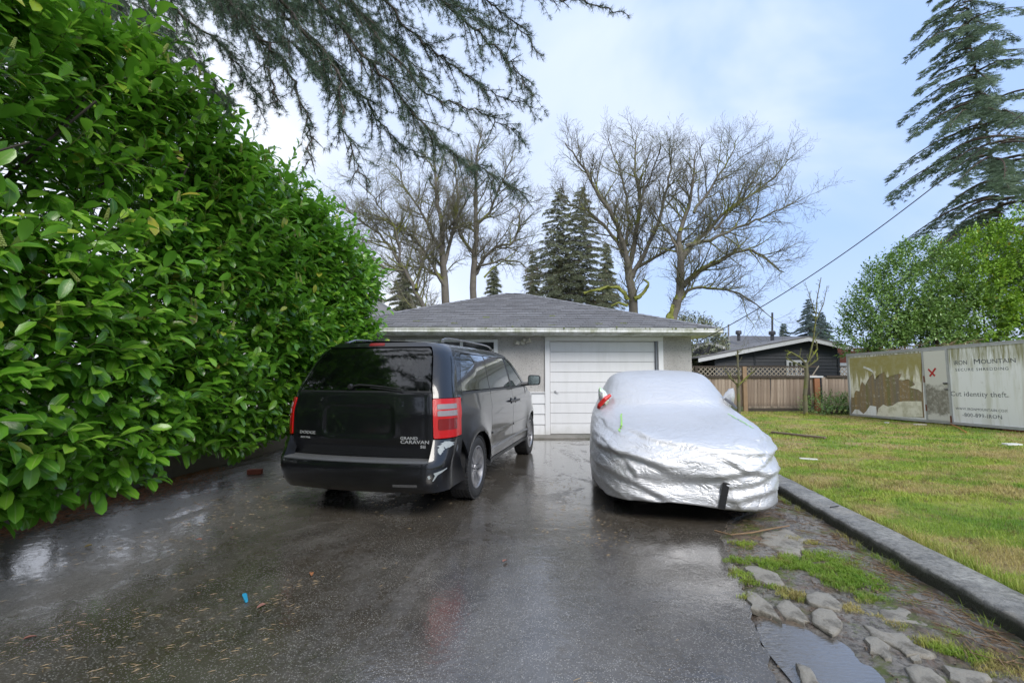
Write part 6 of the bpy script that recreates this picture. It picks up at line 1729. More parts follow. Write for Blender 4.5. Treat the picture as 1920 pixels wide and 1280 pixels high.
T1, o1, n1_ = bare_tree(1186, 23, [
    ([(1190, 660), (1186, 560), (1178, 500)], .30, .24, 0, 0),
    ([(1180, 515), (1172, 470), (1150, 410), (1120, 360), (1090, 310), (1060, 270)], .20, .03, -1.5, 0),
    ([(1182, 500), (1192, 440), (1200, 370), (1190, 310), (1195, 250)], .17, .03, 1.0, 0),
    ([(1184, 520), (1215, 460), (1240, 400), (1255, 330), (1262, 275)], .15, .025, -1, 0),
    ([(1172, 480), (1140, 430), (1100, 395), (1060, 380), (1035, 350)], .12, .02, 1.5, 0),
    ([(1190, 505), (1240, 475), (1290, 445), (1330, 400)], .11, .02, .5, 0),
    ([(1174, 460), (1178, 400), (1165, 330), (1140, 260)], .10, .02, 1.5, 0),
    ([(1200, 380), (1225, 320), (1240, 265)], .08, .015, -1, 0)], 'bare cherry tree with a mossy trunk, left of the two right of the roof ridge', 3, 1.5)
T2, o2, n2__ = bare_tree(1262, 21.5, [
    ([(1255, 665), (1262, 590), (1275, 540), (1277, 480)], .30, .20, 0, 0),
    ([(1277, 490), (1274, 440), (1290, 390), (1300, 330), (1305, 275)], .17, .02, 1.2, 0),
    ([(1274, 540), (1310, 510), (1345, 490), (1390, 470), (1430, 480), (1470, 510)], .17, .02, -1.5, 0),
    ([(1278, 480), (1320, 440), (1370, 390), (1430, 350), (1490, 290)], .13, .018, .8, 0),
    ([(1285, 460), (1330, 450), (1400, 420), (1450, 400), (1510, 370)], .11, .018, -1.2, 0),
    ([(1270, 560), (1300, 540), (1360, 545), (1410, 560), (1450, 600)], .10, .015, -1, 0),
    ([(1277, 500), (1262, 450), (1240, 420), (1225, 380)], .10, .02, 1, 0),
    ([(1300, 400), (1340, 340), (1370, 290), (1385, 255)], .09, .015, .5, 0),
    ([(1340, 430), (1400, 360), (1430, 300)], .08, .015, 1.5, 0)], 'broad bare cherry tree leaning right of the roof, its limbs spreading over the dark house', 4, 1.5)
T3, o3, n3__ = bare_tree(838, 22.5, [
    ([(842, 660), (836, 560), (830, 480), (824, 400), (815, 330), (812, 260)], .30, .03, 0, 0),
    ([(833, 500), (850, 430), (860, 370), (850, 300)], .12, .02, 1, 0),
    ([(834, 540), (800, 480), (770, 440), (720, 410), (670, 395)], .12, .02, -1, 0),
    ([(828, 470), (790, 400), (760, 350), (740, 300)], .10, .02, 1, 0),
    ([(826, 440), (860, 400), (890, 350)], .08, .02, -1, 0), ([(834, 520), (780, 500), (730, 500), (700, 520)], .08, .015, 1, 0)], 'bare tree with a thick straight trunk, middle of the three left of the roof ridge', 5, 1.6)
T4, o4, n4__ = bare_tree(888, 24, [
    ([(888, 660), (887, 540), (892, 450), (893, 360), (895, 290), (905, 240)], .28, .03, 0, 0),
    ([(887, 520), (920, 470), (965, 450), (975, 400), (1000, 370)], .12, .02, 1, 0),
    ([(892, 430), (925, 380), (950, 320), (965, 280)], .10, .02, -1, 0),
    ([(890, 480), (860, 430), (850, 380), (860, 320)], .09, .02, 1, 0), ([(889, 500), (930, 490), (975, 490), (990, 520)], .08, .015, -1, 0)], 'bare twin stemmed tree nearest the left end of the roof ridge', 6, 1.6)
T5, o5, n5__ = bare_tree(795, 21, [
    ([(812, 665), (795, 580), (765, 520), (735, 470), (700, 430), (650, 395)], .16, .03, 0, 0),
    ([(780, 545), (790, 480), (775, 420), (760, 370)], .08, .02, 1, 0), ([(760, 510), (720, 500), (690, 480), (660, 470)], .07, .015, -1, 0), ([(750, 490), (740, 430), (700, 370), (660, 330)], .07, .015, -1, 0)], 'slender bare tree leaning left over the hedge end, leftmost of the bare trees', 8, 1.6)
print('tree segs', n1_, n2__, n3__, n4__, n5__)
# thick moss limbs on T1
def moss_limb(pts, D, rr, parent, o0, name='mossy_limb'):
    P_ = [pp(px, py, D) - o0 for px, py in pts]; F2 = []
    for i in range(len(P_) - 1):
        for q in range(5): F2.append(P_[i].lerp(P_[i + 1], q / 5))
    F2.append(P_[-1]); n_ = len(F2)
    mb = MB().tube(F2, [rr * .72 * (1 - .6 * i / (n_ - 1)) for i in range(n_)], 9)
    A_ = np.array(mb.v); A_ = A_ + .09 * rr / .15 * np.stack([fbm(A_, 5, 3, 1), fbm(A_, 5, 3, 2), fbm(A_, 5, 3, 3)], -1); mb.v = [tuple(v) for v in A_]
    mb.build(name, M_MOSSY, parent, smooth=True)
moss_limb([(1176, 562), (1172, 550), (1160, 540), (1140, 538), (1115, 545), (1095, 550)], 22.7, .17, T1, o1)
moss_limb([(1190, 560), (1200, 555), (1211, 545), (1216, 530), (1208, 524)], 22.7, .14, T1, o1)
moss_limb([(1176, 573), (1160, 568), (1146, 574)], 22.7, .10, T1, o1)
moss_limb([(1275, 560), (1284, 555), (1282, 545)], 21.4, .12, T2, o2)
moss_limb([(1252, 610), (1257, 590), (1262, 575)], 21.3, .26, T2, o2)
moss_limb([(908, 520), (925, 502), (950, 485), (970, 468)], 23.8, .07, T4, o4)
# pruned fruit trees near the fence
def fruit_tree(px, base_py, limbs, label, seed, D):
    r = random.Random(seed); bp = pp(px, base_py, D); T = empty('pruned_fruit_tree', tuple(bp)); tag(T, label, 'tree', 'pruned fruit trees before the fence')
    o0 = Vector(bp); S_ = [[], [], []]
    for pts, r0, r1, sub in limbs:
        path = [pp(a, b, D) - o0 + Vector((0, r.gauss(0, .04), 0)) for a, b in pts]
        if sub: tree_grow(S_, o0, path, r0, r1, 1, r, (.5, .16, .12), (1, .34, .14), .12, 1.0, .2)
        else:
            n = len(path) - 1
            for i in range(n): S_[0].append((tuple(path[i]), tuple(path[i + 1]), r0 + (r1 - r0) * i / n, r0 + (r1 - r0) * (i + 1) / n))
    if S_[0]: segs_mesh('trunk', S_[0], M_BARKM, T, 8)
    segs_mesh('branches', S_[1] + S_[2], M_BARKM, T, 4); return T
fruit_tree(1511, 775, [([(1511, 778), (1510, 740), (1512, 705), (1512, 680)], .08, .065, 0), ([(1512, 682), (1500, 670), (1485, 660), (1474, 665)], .05, .02, 1), ([(1512, 684), (1524, 665), (1533, 655), (1530, 640)], .05, .025, 1), ([(1512, 690), (1530, 675), (1535, 662)], .04, .02, 1), ([(1510, 690), (1490, 680), (1475, 672)], .03, .015, 1), ([(1518, 672), (1526, 640), (1530, 600), (1533, 560), (1540, 520)], .035, .012, 1), ([(1530, 600), (1545, 570), (1552, 535)], .02, .008, 1), ([(1530, 590), (1518, 560), (1508, 530)], .02, .008, 1)], 'pruned fruit tree with knobbly stem standing before the window of the dark house', 4, 17.6)
fruit_tree(1385, 778, [([(1385, 790), (1385, 750), (1385, 722)], .06, .05, 0), ([(1385, 722), (1372, 710), (1356, 690)], .035, .015, 1), ([(1385, 722), (1400, 708), (1414, 695)], .035, .015, 1), ([(1385, 725), (1385, 700), (1384, 680), (1383, 656)], .04, .03, 1)], 'small pruned fruit tree with a forked head just behind the covered car', 9, 15.5)

# ================================================================ OVERHANGING CEDAR
CT = empty('cedar_tree', (-4.6, -2.4, 0)); tag(CT, 'big cedar whose needle boughs hang into the top of the view', 'tree')
o0 = Vector((-4.6, -2.4, 0))
MB().tube([(0, 0, -.2), (.05, 0, 3), (0, .05, 7), (.05, 0, 13)], [.42, .34, .24, .05], 12).build('trunk', M_CBARK, CT, smooth=True)
ros = []
for sd in range(4):
    r_ = np.random.default_rng(sd + 40); n = 13; V = []
    for k in range(n):
        a = r_.uniform(0, 2 * math.pi); e = math.radians(r_.uniform(25, 80)); l = r_.uniform(.030, .046)
        d = np.array([math.cos(e), math.sin(e) * math.cos(a), math.sin(e) * math.sin(a)]); b_ = np.cross(d, r_.normal(size=3)); b_ /= np.linalg.norm(b_)
        V += [-b_ * .0008, b_ * .0008, d * l * .6 + b_ * .0008, d * l]
    ros.append(np.array(V))
ROSF = np.array([(4 * k, 4 * k + 1, 4 * k + 2, 4 * k + 3) for k in range(13)])
boughs = [  # pixel polylines, depth start, end, side-branch length, density
    ([(470, -170), (620, 30), (740, 170), (850, 290), (930, 330), (985, 368)], 3.3, 3.5, .50, 1.35),
    ([(560, -150), (700, 60), (800, 170), (880, 205), (975, 250)], 3.4, 3.6, .42, 1.2),
    ([(330, -120), (450, 30), (540, 130), (575, 230), (580, 310)], 3.3, 3.0, .34, 1.0),
    ([(420, -140), (560, 40), (625, 130), (650, 250), (690, 350)], 2.9, 3.0, .36, 1.1),
    ([(700, -120), (850, 20), (920, 80), (965, 130), (1000, 178)], 3.5, 3.5, .40, 1.2),
    ([(760, -130), (900, -10), (960, 40), (1020, 110)], 3.6, 3.6, .34, 1.1),
    ([(880, -90), (1000, -10), (1090, 0), (1180, 28)], 3.5, 3.4, .20, .9),
    ([(640, -100), (770, 60), (850, 120), (930, 180), (990, 190)], 3.8, 3.9, .42, 1.2),
    ([(200, -100), (330, 20), (420, 90), (470, 160), (480, 200)], 3.9, 3.8, .50, 1.2),
    ([(100, -80), (250, 20), (330, 70), (400, 150), (430, 190)], 4.4, 4.4, .60, 1.4),
    ([(280, -120), (420, -10), (520, 60), (600, 130), (640, 200)], 4.4, 4.4, .60, 1.5),
    ([(480, -100), (640, 0), (720, 60), (800, 150)], 4.5, 4.5, .60, 1.5),
    ([(20, -60), (160, -10), (260, 50), (330, 130)], 5.0, 5.0, .7, 1.5),
    ([(150, -120), (340, -40), (500, 0), (650, 30)], 5.2, 5.0, .7, 1.6),
    ([(640, -110), (760, -40), (860, 10), (940, 60)], 4.6, 4.6, .5, 1.2),
    ([(520, 20), (600, 90), (690, 200), (740, 260), (800, 300)], 3.5, 3.6, .40, 1.2),
    ([(370, -60), (480, 60), (500, 130), (520, 200)], 3.6, 3.4, .40, 1.0)]
M_CTWIG = simple('cedar_twig', (.085, .065, .055), .8, vary=.4, nscale=20)
r_ = np.random.default_rng(99); totn = 0
for bi, (pl, d0_, d1_, sl, dn) in enumerate(boughs):
    n = len(pl); path = [pp(px, py, d0_ + (d1_ - d0_) * i / (n - 1)) - o0 for i, (px, py) in enumerate(pl)]
    fine = []
    for i in range(n - 1):
        p0, p1, p2, p3 = path[max(0, i - 1)], path[i], path[i + 1], path[min(n - 1, i + 2)]
        for q in range(8):
            u = q / 8; fine.append(np.array(.5 * ((2 * p1) + (p2 - p0) * u + (2 * p0 - 5 * p1 + 4 * p2 - p3) * u * u + (3 * p1 - p0 - 3 * p2 + p3) * u ** 3)))
    fine.append(np.array(path[-1])); fine = np.array(fine); fine += .012 * r_.normal(size=fine.shape)
    cum = np.concatenate([[0], np.cumsum(np.linalg.norm(np.diff(fine, axis=0), axis=1))]); Lb = cum[-1]
    S_ = [(fine[i], fine[i + 1], .014 * (1 - cum[i] / Lb) + .0028, .014 * (1 - cum[i + 1] / Lb) + .0028) for i in range(len(fine) - 1)]
    NP, NA = [], []
    def spurs(a, b, dens_):
        L = np.linalg.norm(b - a); k = max(1, int(L / .0165 * dens_)); t_ = r_.random((k, 1)); q = a + (b - a) * t_; d = (b - a) / (L + 1e-9)
        NP.append(q); NA.append(np.tile(d * .5, (k, 1)) + r_.normal(0, .6, (k, 3)) - np.array([0, 0, .15]))
    # sub branches
    u = Lb * .02
    while u < Lb:
        i = min(len(fine) - 2, int(np.searchsorted(cum, u) - 1)); i = max(i, 0); f = (u - cum[i]) / (cum[i + 1] - cum[i] + 1e-9); p = fine[i] + (fine[i + 1] - fine[i]) * f
        d = nrmz(fine[i + 1] - fine[i]); perp = nrmz(np.cross(d, r_.normal(size=3))); frac = u / Lb
        l = sl * (1.05 - .75 * frac) * r_.uniform(.45, 1.2); dd = nrmz(d * r_.uniform(.6, 1.1) + perp * r_.uniform(.35, .8) + np.array([.05, 0, -.35])); ns = max(3, int(l / .08)); pr = p
        for k in range(ns):
            dd = nrmz(dd + np.array([0, 0, -.07]) + r_.normal(0, .06, 3)); nx = pr + dd * l / ns
            S_.append((pr, nx, .0032 * (1 - k / ns) + .0014, .0032 * (1 - (k + 1) / ns) + .0014)); spurs(pr, nx, .8 * dn)
            if r_.random() < .55 and l > .14:
                p3 = nrmz(dd + nrmz(np.cross(dd, r_.normal(size=3))) * .8 + np.array([0, 0, -.2])); l3 = r_.uniform(.06, .16); e = nx + p3 * l3; S_.append((nx, e, .0018, .001)); spurs(nx, e, .9 * dn)
            pr = nx
        u += r_.uniform(.024, .060) / dn
    for i in range(len(fine) - 1): spurs(fine[i], fine[i + 1], .7)
    P = np.concatenate(NP); A = np.concatenate(NA); totn += len(P)
    bo = segs_mesh('bough', S_, M_CTWIG, CT, 4)
    ids = r_.integers(0, 4, len(P)); Vs, Fs_, rn = [], [], []; base_ = 0
    for k in range(4):
        mk = ids == k
        V, Fq, at = instance(ros[k], ROSF, P[mk], frames(A[mk], r_.normal(size=(mk.sum(), 3))), .8 + .5 * r_.random(mk.sum())); Vs.append(V); Fs_.append(Fq + base_); base_ += len(V); rn.append(at['rnd'])
    V = np.concatenate(Vs); o = np_mesh('needles', V, np.concatenate(Fs_), M_NEEDLE, bo, {'rnd': np.concatenate(rn), 'mid': np.zeros(len(V))}, smooth=False); o['kind'] = 'stuff'
print('cedar rosettes', totn)
# crown of the cedar beyond the view (above and behind)
P = []; S_ = []
for k in range(46):
    z = r_.uniform(4.6, 12.5); az = r_.uniform(0, 2 * math.pi); L = r_.uniform(2.5, 5.2) * (1 - (z - 4) / 11)
    if z < 6 and math.sin(az) > .35 and math.cos(az) > -.2: continue
    d = np.array([math.cos(az), math.sin(az), -.05]); pb = np.array([0, 0, z]); e = pb + d * L; e[2] -= .25 * L; S_.append((pb, e, .07, .015)); m_ = int(L * 34)
    q = pb + (e - pb) * r_.random((m_, 1)) ** .7 + r_.normal(0, .28, (m_, 3)) - np.array([0, 0, .25]); P.append(q)
P = np.concatenate(P); W_ = P + np.array(o0)
kp = ~((W_[:, 1] > .4) & (W_[:, 2] < 1.42 + 1.0 * W_[:, 1])) ; P = P[kp]
segs_mesh('branches', S_, M_CBARK, CT, 5)
tt = tuft_template(10, .26, .035, 5); V, Fq, at = instance(tt[0], tt[1], P, frames(r_.normal(size=P.shape) + np.array([0, 0, -.6]), r_.normal(size=P.shape)), .8 + .6 * r_.random(len(P))); at['mid'] = np.zeros(len(V))
np_mesh('crown', V, Fq, M_NEEDLE, CT, at, smooth=False)
# evergreens added out of view behind the viewer to darken reflections in paint and glass
for k, (x, y, H, Rb) in enumerate(((-9, -13, 9, 3.4), (-4.5, -13, 11, 4.2), (.5, -13, 10, 4.0), (-13, -9, 9, 3.2))):
    conifer('added_conifer', (x, y, -.2), H, Rb, ['wide added conifer behind the viewpoint at the far left', 'tallest added conifer behind the viewpoint', 'added conifer directly behind the viewpoint to the right', 'added conifer behind and beyond the hedge'][k], M_NEEDLE, .4, 60, .2, .9, .45, .11, 'added conifers behind the viewpoint', seed=60 + k, ntuft=7)

# ================================================================ GRASS
M_GRASS, t = mat('grass_blade')
rn = t.attr('rnd')
c0_ = t.ramp(rn, [(0, (.09, .17, .014)), (.5, (.17, .29, .022)), (.85, (.28, .36, .04)), (1, (.42, .36, .14))])
c = t.mix(.78, c0_, lawn_colour(t, 1.45))
p = t.bsdf(col=c, rough=.55, spec=.3); tr = t.n('ShaderNodeBsdfTranslucent', ins={'Color': c}); mx = t.n('ShaderNodeMixShader', ins={0: .3}); t.L.new(p.outputs[0], mx.inputs[1]); t.L.new(tr.outputs[0], mx.inputs[2]); t.out(mx)
def blades(P, h, w, lean=.5):
    n = len(P); az = rng.random(n) * 6.283; d = np.stack([np.cos(az), np.sin(az), np.zeros(n)], -1); sd = np.stack([-d[:, 1], d[:, 0], np.zeros(n)], -1)
    hh = (h * (.5 + rng.random(n)))[:, None]; up = np.array([0, 0, 1.0]); le = (lean * rng.random(n))[:, None]
    a = P - sd * w / 2; b = P + sd * w / 2; m1 = P + up * hh * .6 + d * hh * le * .4
    V = np.stack([a, b, m1 + sd * w * .4, m1 - sd * w * .4, P + up * hh + d * hh * le * 1.2], 1)
    F3 = np.array([(0, 1, 2), (0, 2, 3), (3, 2, 4)]); Fq = (F3[None] + (np.arange(n) * 5)[:, None, None]).reshape(-1, 3)
    return V.reshape(-1, 3), Fq, np.repeat(rng.random(n), 5)
PS, hs, ws = [], [], []
def scatter(n, y0, y1, x_of, x1f, h, w, keep=None):
    y = y0 + (y1 - y0) * rng.random(n); xa = x_of(y); xb = x1f(y); x = xa + (xb - xa) * rng.random(n)
    P = np.stack([x, y, lawn_z(x, y) - .012 + .025 * fbm(np.stack([x, y, 0 * x], -1), 2.5, 4, 6)], -1)
    g_ = fbm(P, .9, 4, 61); kp = g_ > -.75 + .8 * rng.random(n)
    return P[kp], h, w
edge_x = lambda y: kerb_x(y) + kw
Vs, Fs_, rn_, base_ = [], [], [], 0
for (n, y0, y1, xa, xb, h, w) in ((45000, 1.8, 5.0, edge_x, lambda y: 1.15 * y + 1.0, .022, .0045), (42000, 5.0, 9.0, edge_x, lambda y: 1.14 * y + .6, .026, .008), (36000, 9, 19.8, lambda y: np.where(y < 10.9, edge_x(y), 4.0), lambda y: np.minimum(1.12 * y, 13.2), .035, .016), (5000, 2.0, 9.0, edge_x, lambda y: edge_x(y) + .10, .07, .005)):
    P, h, w = scatter(n, y0, y1, xa, xb, h, w); hv = h * (1 + .8 * np.clip(fbm(P, 1.7, 3, 71), -.5, 1)); V, Fq, r1 = blades(P, hv, w, .9); Vs.append(V); Fs_.append(Fq + base_); rn_.append(r1); base_ += len(V)
o = np_mesh('lawn_grass', np.concatenate(Vs), np.concatenate(Fs_), M_GRASS, None, {'rnd': np.concatenate(rn_)}, smooth=False); tag(o, 'short patchy lawn grass', None, None, 'stuff')
# moss and weed tufts on the verge, placed where the photograph shows them
TU = [(1380, 1050, .10), (1385, 1075, .10), (1395, 1020, .12), (1405, 1090, .08), (1440, 1055, .16), (1475, 1050, .16), (1500, 1060, .16), (1530, 1045, .14), (1560, 1040, .14), (1575, 1060, .14), (1600, 1052, .14), (1620, 1062, .14), (1605, 1085, .15), (1585, 1095, .14), (1560, 1085, .15), (1640, 1080, .12), (1655, 1100, .12), (1630, 1120, .12), (1520, 990, .07), (1515, 1000, .09), (1525, 1018, .09), (1480, 1110, .10), (1495, 1120, .08), (1595, 1142, .10), (1607, 1150, .06), (1715, 1135, .09), (1735, 1140, .07), (1645, 1158, .05), (1685, 1175, .07), (1740, 1205, .10), (1765, 1212, .10), (1790, 1222, .09), (1850, 1230, .13), (1870, 1245, .13), (1890, 1262, .13), (1905, 1235, .08), (1780, 1185, .07), (1800, 1190, .06), (1470, 958, .06), (1490, 1010, .07), (1400, 1120, .06), (1450, 1100, .06), (1540, 1065, .15), (1590, 1070, .15)]
Vs, Fs_, rn_, base_ = [], [], [], 0
for (px, py, rr) in TU:
    c_ = gp(px, py, 0); n = int(5200 * rr * rr * 9); rr *= .82; a = rng.random(n) * 6.283; q = np.sqrt(rng.random(n)) * rr * (1 + .4 * np.sin(a * 3 + px)); P = np.stack([c_.x + q * np.cos(a), c_.y + q * np.sin(a) * .8, np.full(n, -.006)], -1)
    V, Fq, r1 = blades(P, .014 + .012 * rng.random(n), .0035, 1.2); Vs.append(V); Fs_.append(Fq + base_); rn_.append(r1); base_ += len(V)
for k in range(26):   # taller tufts along the kerb foot
    y = 1.9 + 5.5 * rng.random(); n = int(25 + 40 * rng.random()); P = np.stack([kerb_x(y) - .03 - .05 * rng.random(n), y + .05 * rng.normal(size=n), np.full(n, .0)], -1)
    V, Fq, r1 = blades(P, .055 + 0 * P[:, 0], .003, 1.0); Vs.append(V); Fs_.append(Fq + base_); rn_.append(r1); base_ += len(V)
o = np_mesh('moss_tufts', np.concatenate(Vs), np.concatenate(Fs_), M_GRASS, None, {'rnd': np.concatenate(rn_)}, smooth=False); tag(o, 'moss and grass tufts on the broken verge', None, None, 'stuff')
# dead stems and twigs beside the kerb, gravel bits
M_STRAW = simple('dead_stem', (.22, .14, .075), .8, vary=.6, nscale=6)
S_ = []
for k in range(900):
    y = 2.0 + 5.8 * rng.random() ** 1.3; x = kerb_x(y) - .04 - abs(rng.normal(0, .13)); a = rng.normal(-1.3, .55); L = rng.uniform(.04, .20); z = rng.uniform(.004, .03)
    S_.append(((x, y, z), (x + L * math.cos(a), y + L * math.sin(a), z + rng.uniform(-.01, .02)), .0030, .0018))
for k in range(160):
    c_ = gp(rng.uniform(1370, 1470), rng.uniform(955, 1045), .005); a = rng.random() * 6.28; L = rng.uniform(.03, .10); S_.append((tuple(c_), (c_.x + L * math.cos(a), c_.y + L * math.sin(a), .012), .0015, .001))
o = segs_mesh('dead_stems', S_, M_STRAW, None, 3); tag(o, 'dead stems along the kerb', None, None, 'stuff')
S_ = []; pts = [gp(1340, 994, .006), gp(1370, 1002, .01), (gp(1410, 998, .02)), gp(1450, 990, .02), gp(1480, 985, .03)]
tw_ = MB().tube(pts, .006, 5).build('fallen_twig', M_STRAW, smooth=True); tag(tw_, 'long thin twig lying across the asphalt edge behind the silver cover', 'twig')
# small stones
sm = MB(); r = random.Random(8)
for k in range(1500):
    y = 1.6 + 4.2 * r.random() ** 1.2; xa, xb = float(drive_x(y)), float(kerb_x(y)); 
    x = xa + (xb - xa) * (r.random() ** 1.4) ; s_ = r.uniform(.003, .009)
    if inside(np.array([[x, y]]), PUD)[0] > -.05: continue
    sm.lathe([(0, s_ * .45), (s_ * .7, s_ * .3), (s_, -s_ * .5)], 4, Matrix.Translation((x, y, .0)) @ Matrix.Rotation(r.random() * 6, 4, 'Z'))
A_ = np.array(sm.v); A_[:, :2] += .002 * rng.normal(size=(len(A_), 2)); sm.v = [tuple(v) for v in A_]
o = sm.build('gravel', simple('grit', (.14, .11, .08), .7, vary=.8, nscale=60)); tag(o, 'loose grit on the verge', None, None, 'stuff')

# ================================================================ LITTER
M_PNEED = simple('fallen_needle', (.30, .22, .12), .6, vary=.6, nscale=5)
def needles(n, f, L=(.02, .05), dirn=.35, w=.0022):
    P = f(n); a = rng.normal(dirn, .45, len(P)); l = rng.uniform(*L, len(P)) ; d = np.stack([np.cos(a), np.sin(a), 0 * a], -1); s_ = np.stack([-d[:, 1], d[:, 0], 0 * a], -1)
    q = np.stack([P - d * l[:, None] / 2 - s_ * w / 2, P - d * l[:, None] / 2 + s_ * w / 2, P + d * l[:, None] / 2 + s_ * w / 2, P + d * l[:, None] / 2 - s_ * w / 2, P + np.array([0, 0, .003])], 1)
    F_ = np.array([(0, 1, 4), (1, 2, 4), (2, 3, 4), (3, 0, 4)]); return q.reshape(-1, 3), (F_[None] + (np.arange(len(P)) * 5)[:, None, None]).reshape(-1, 3)
def f_open(n):
    y = 1.3 + 6.0 * rng.random(n) ** 1.4; x = -4.4 + 5.4 * rng.random(n); P = np.stack([x, y, np.full(n, .0045)], -1); g_ = fbm(P, 1.1, 3, 81) + .5 * np.clip((-x - .5) / 3, 0, 1); return P[g_ > .10 + .2 * rng.random(n)]
V1, F1_ = needles(3600, f_open)
def f_wall(n):
    y = 1.0 + 6.2 * rng.random(n); x = -4.68 + np.abs(rng.normal(0, .32, n)) * (.5 + .9 * np.exp(-((y - 5.8) / 1.0) ** 2)); return np.stack([x, y, .004 + .012 * rng.random(n)], -1)
V2, F2_ = needles(6500, f_wall, (.025, .055), 1.2, .004)
o = np_mesh('fallen_needles', V1, F1_, M_PNEED, None, smooth=False); tag(o, 'fallen needles on wet asphalt', None, None, 'stuff')
o = np_mesh('needle_litter', V2, F2_, simple('rusty_needle', (.30, .12, .05), .8, vary=.6, nscale=9), None, smooth=False); tag(o, 'drift of rusty needles against the garden wall', None, None, 'stuff')
# red brick
bc = gp(478, 888, 0); bk = MB(); bk.box((0, 0, .045), (.19, .09, .065)); bo = bk.build('brick', simple('red_brick', (.30, .085, .05), .85, bscale=50, bstr=.6, vary=.35, nscale=14), bevel=.004); bo.location = (bc.x, bc.y, -.012); bo.rotation_euler = (0, 0, .25); tag(bo, 'single red brick lying on asphalt by the hedge foot', 'brick')
# blue scraper
c_ = gp(460, 1123, 0); sc_b = MB(); a_ = -.95
P_ = [(-.065, -.010), (-.05, -.014), (.055, -.009), (.065, 0), (.055, .009), (-.05, .014), (-.065, .008)]
sc_b.prism(P_, 0, .012); so = sc_b.build('plastic_handle', simple('blue_plastic', (.03, .30, .48), .35), bevel=.002); so.location = (c_.x, c_.y, .003); so.rotation_euler = (0, 0, a_); tag(so, 'small bright blue plastic piece on the wet driveway', 'plastic piece')
# fallen leaves
M_DL = [simple('dead_leaf_a', (.32, .13, .05), .6, vary=.4, nscale=20), simple('dead_leaf_b', (.22, .10, .07), .6, vary=.4, nscale=20), simple('dead_leaf_c', (.40, .28, .08), .6, vary=.3, nscale=20)]
LV = [(584, 1082, 'curled orange leaf on wet asphalt right of the blue plastic piece', 0), (481, 1143, 'small brown leaf just below the blue plastic piece', 1), (366, 1014, 'reddish leaf on asphalt left of the minivan, nearest the hedge', 1), (437, 989, 'thin red leaf lying behind the minivan bumper', 1), (157, 1028, 'yellow leaf fragment near the hedge foot at far left', 2), (70, 1195, 'brown leaf scrap near the lower left corner', 1), (1870, 1150, 'rusty dead leaf beside the kerb foot at lower right', 0), (952, 1052, 'dark scrap of leaf in the middle of the driveway', 1)]
for (px, py, lab, k) in LV:
    c_ = gp(px, py, 0); T = leaf_template(.26, 5, .18, -.15); o = np_mesh('fallen_leaf', T[0] * .055, T[1], M_DL[k], None); o.location = (c_.x, c_.y, .010); o.rotation_euler = (.1, .1, (px * 7) % 6); tag(o, lab, 'leaf', 'fallen leaves')
# bottle caps / glass bits near the kerb
for (px, py, lab, col_) in ((1847, 1163, 'pale blue crumpled wrapper on the verge, left of two scraps', (.35, .62, .70)), (1877, 1167, 'turquoise wrapper scrap right beside the kerb', (.02, .38, .42))):
    c_ = gp(px, py, .01); r = random.Random(px); mb = MB(); mb.lathe([(0, .010), (.012, .012), (.021, .004), (.018, -.004)], 7); mb.v = [(x * (1 + r.uniform(-.3, .3)), y * (1 + r.uniform(-.3, .3)), z + r.uniform(-.004, .006)) for x, y, z in mb.v]
    o = mb.build('wrapper', simple('wrap%d' % px, col_, .3)); o.location = c_; tag(o, lab, 'wrapper')
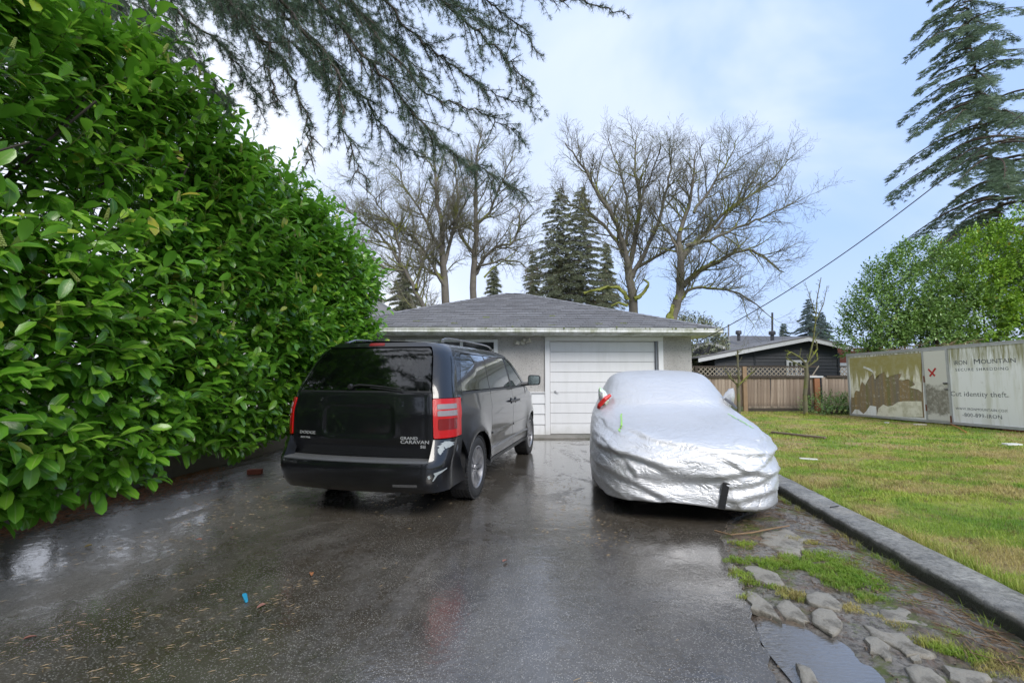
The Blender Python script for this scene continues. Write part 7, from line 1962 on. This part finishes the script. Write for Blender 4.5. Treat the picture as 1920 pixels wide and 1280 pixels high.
# lawn debris
def lz(px, py):
    z = .0
    for _ in range(6):
        p = gp(px, py, z); z = float(lawn_z(p.x, p.y)) 
    return gp(px, py, z)
for (px, py, dx, dy, hh, rot, lab, col_) in ((1516, 861, .26, .05, .018, -.3, 'short white trim piece lying on the lawn near the car cover', (.62, .62, .60)), (1898, 834, .34, .12, .03, .1, 'white board scrap on the lawn beneath the container right end', (.62, .62, .60)), (1725, 797, .36, .09, .04, .1, 'whitish broken board against the container foot', (.55, .50, .42)), (1663, 793, .12, .08, .03, .4, 'tiny white scrap on the lawn left of the container door', (.62, .62, .60))):
    p = lz(px, py); mb = MB().box((0, 0, hh / 2), (dx, dy, hh)); o = mb.build('board_scrap', simple('scrap%d' % px, col_, .6, vary=.3), bevel=.003); o.location = p; o.rotation_euler = (.03, .02, rot); tag(o, lab, 'board scrap')
pa, pb_ = lz(1447, 813), lz(1548, 822); L = (pb_ - pa).length; o = MB().box((0, 0, .03), (L, .11, .045)).build('plank', simple('wet_plank', (.17, .12, .085), .7, vary=.4, nscale=6), bevel=.004); o.location = (pa + pb_) / 2; o.rotation_euler = (0, 0, math.atan2(pb_.y - pa.y, pb_.x - pa.x)); tag(o, 'long weathered plank lying on the lawn', 'plank')
cu = MB().tube([lz(1782, 797) + Vector((0, 0, .05)), lz(1795, 803) + Vector((0, 0, .04)), lz(1812, 812) + Vector((0, 0, .03))], .012, 6).build('orange_cord', simple('orange_pvc', (.5, .16, .04), .5)); tag(cu, 'short orange cord end coming from under the container', 'cord')
hk = MB().tube([gp(1556, 966, .02), gp(1556, 955, .09), gp(1557, 950, .142), gp(1572, 948, .140)], .006, 6).build('iron_rod', M_TYRE, smooth=True); tag(hk, 'bent black rod hooked over the kerb', 'rod')
# twigs lying on top of the container
S_ = []
for k in range(60):
    x = rng.uniform(1.0, 4.6); p = CN.matrix_world @ Vector((x, .15 + rng.uniform(-.1, .5), HB + .04 + rng.uniform(0, .12))); a = rng.uniform(-.6, .9); L = rng.uniform(.2, .7); S_.append((tuple(p), (p.x + L * math.cos(a) * .5, p.y - L * .2, p.z + L * math.sin(a) * .4), .008, .004))
o = segs_mesh('dry_twigs', S_, M_STRAW, None, 3); tag(o, 'dry twigs lying on the container roof', None, None, 'stuff')
# overhead cable
A_ = Vector(pp(1308, 641, 10.3)); pB = Vector(pp(1990, 150, 7.0)); pts = []
for k in range(41):
    u = k / 40; p = A_.lerp(pB, u); p.z -= .62 * 4 * u * (1 - u) * .5; pts.append(p)
cb2 = MB().tube(pts, .009, 6).build('service_cable', M_TYRE, smooth=True); tag(cb2, 'black overhead service cable running down to the garage eave', 'cable')
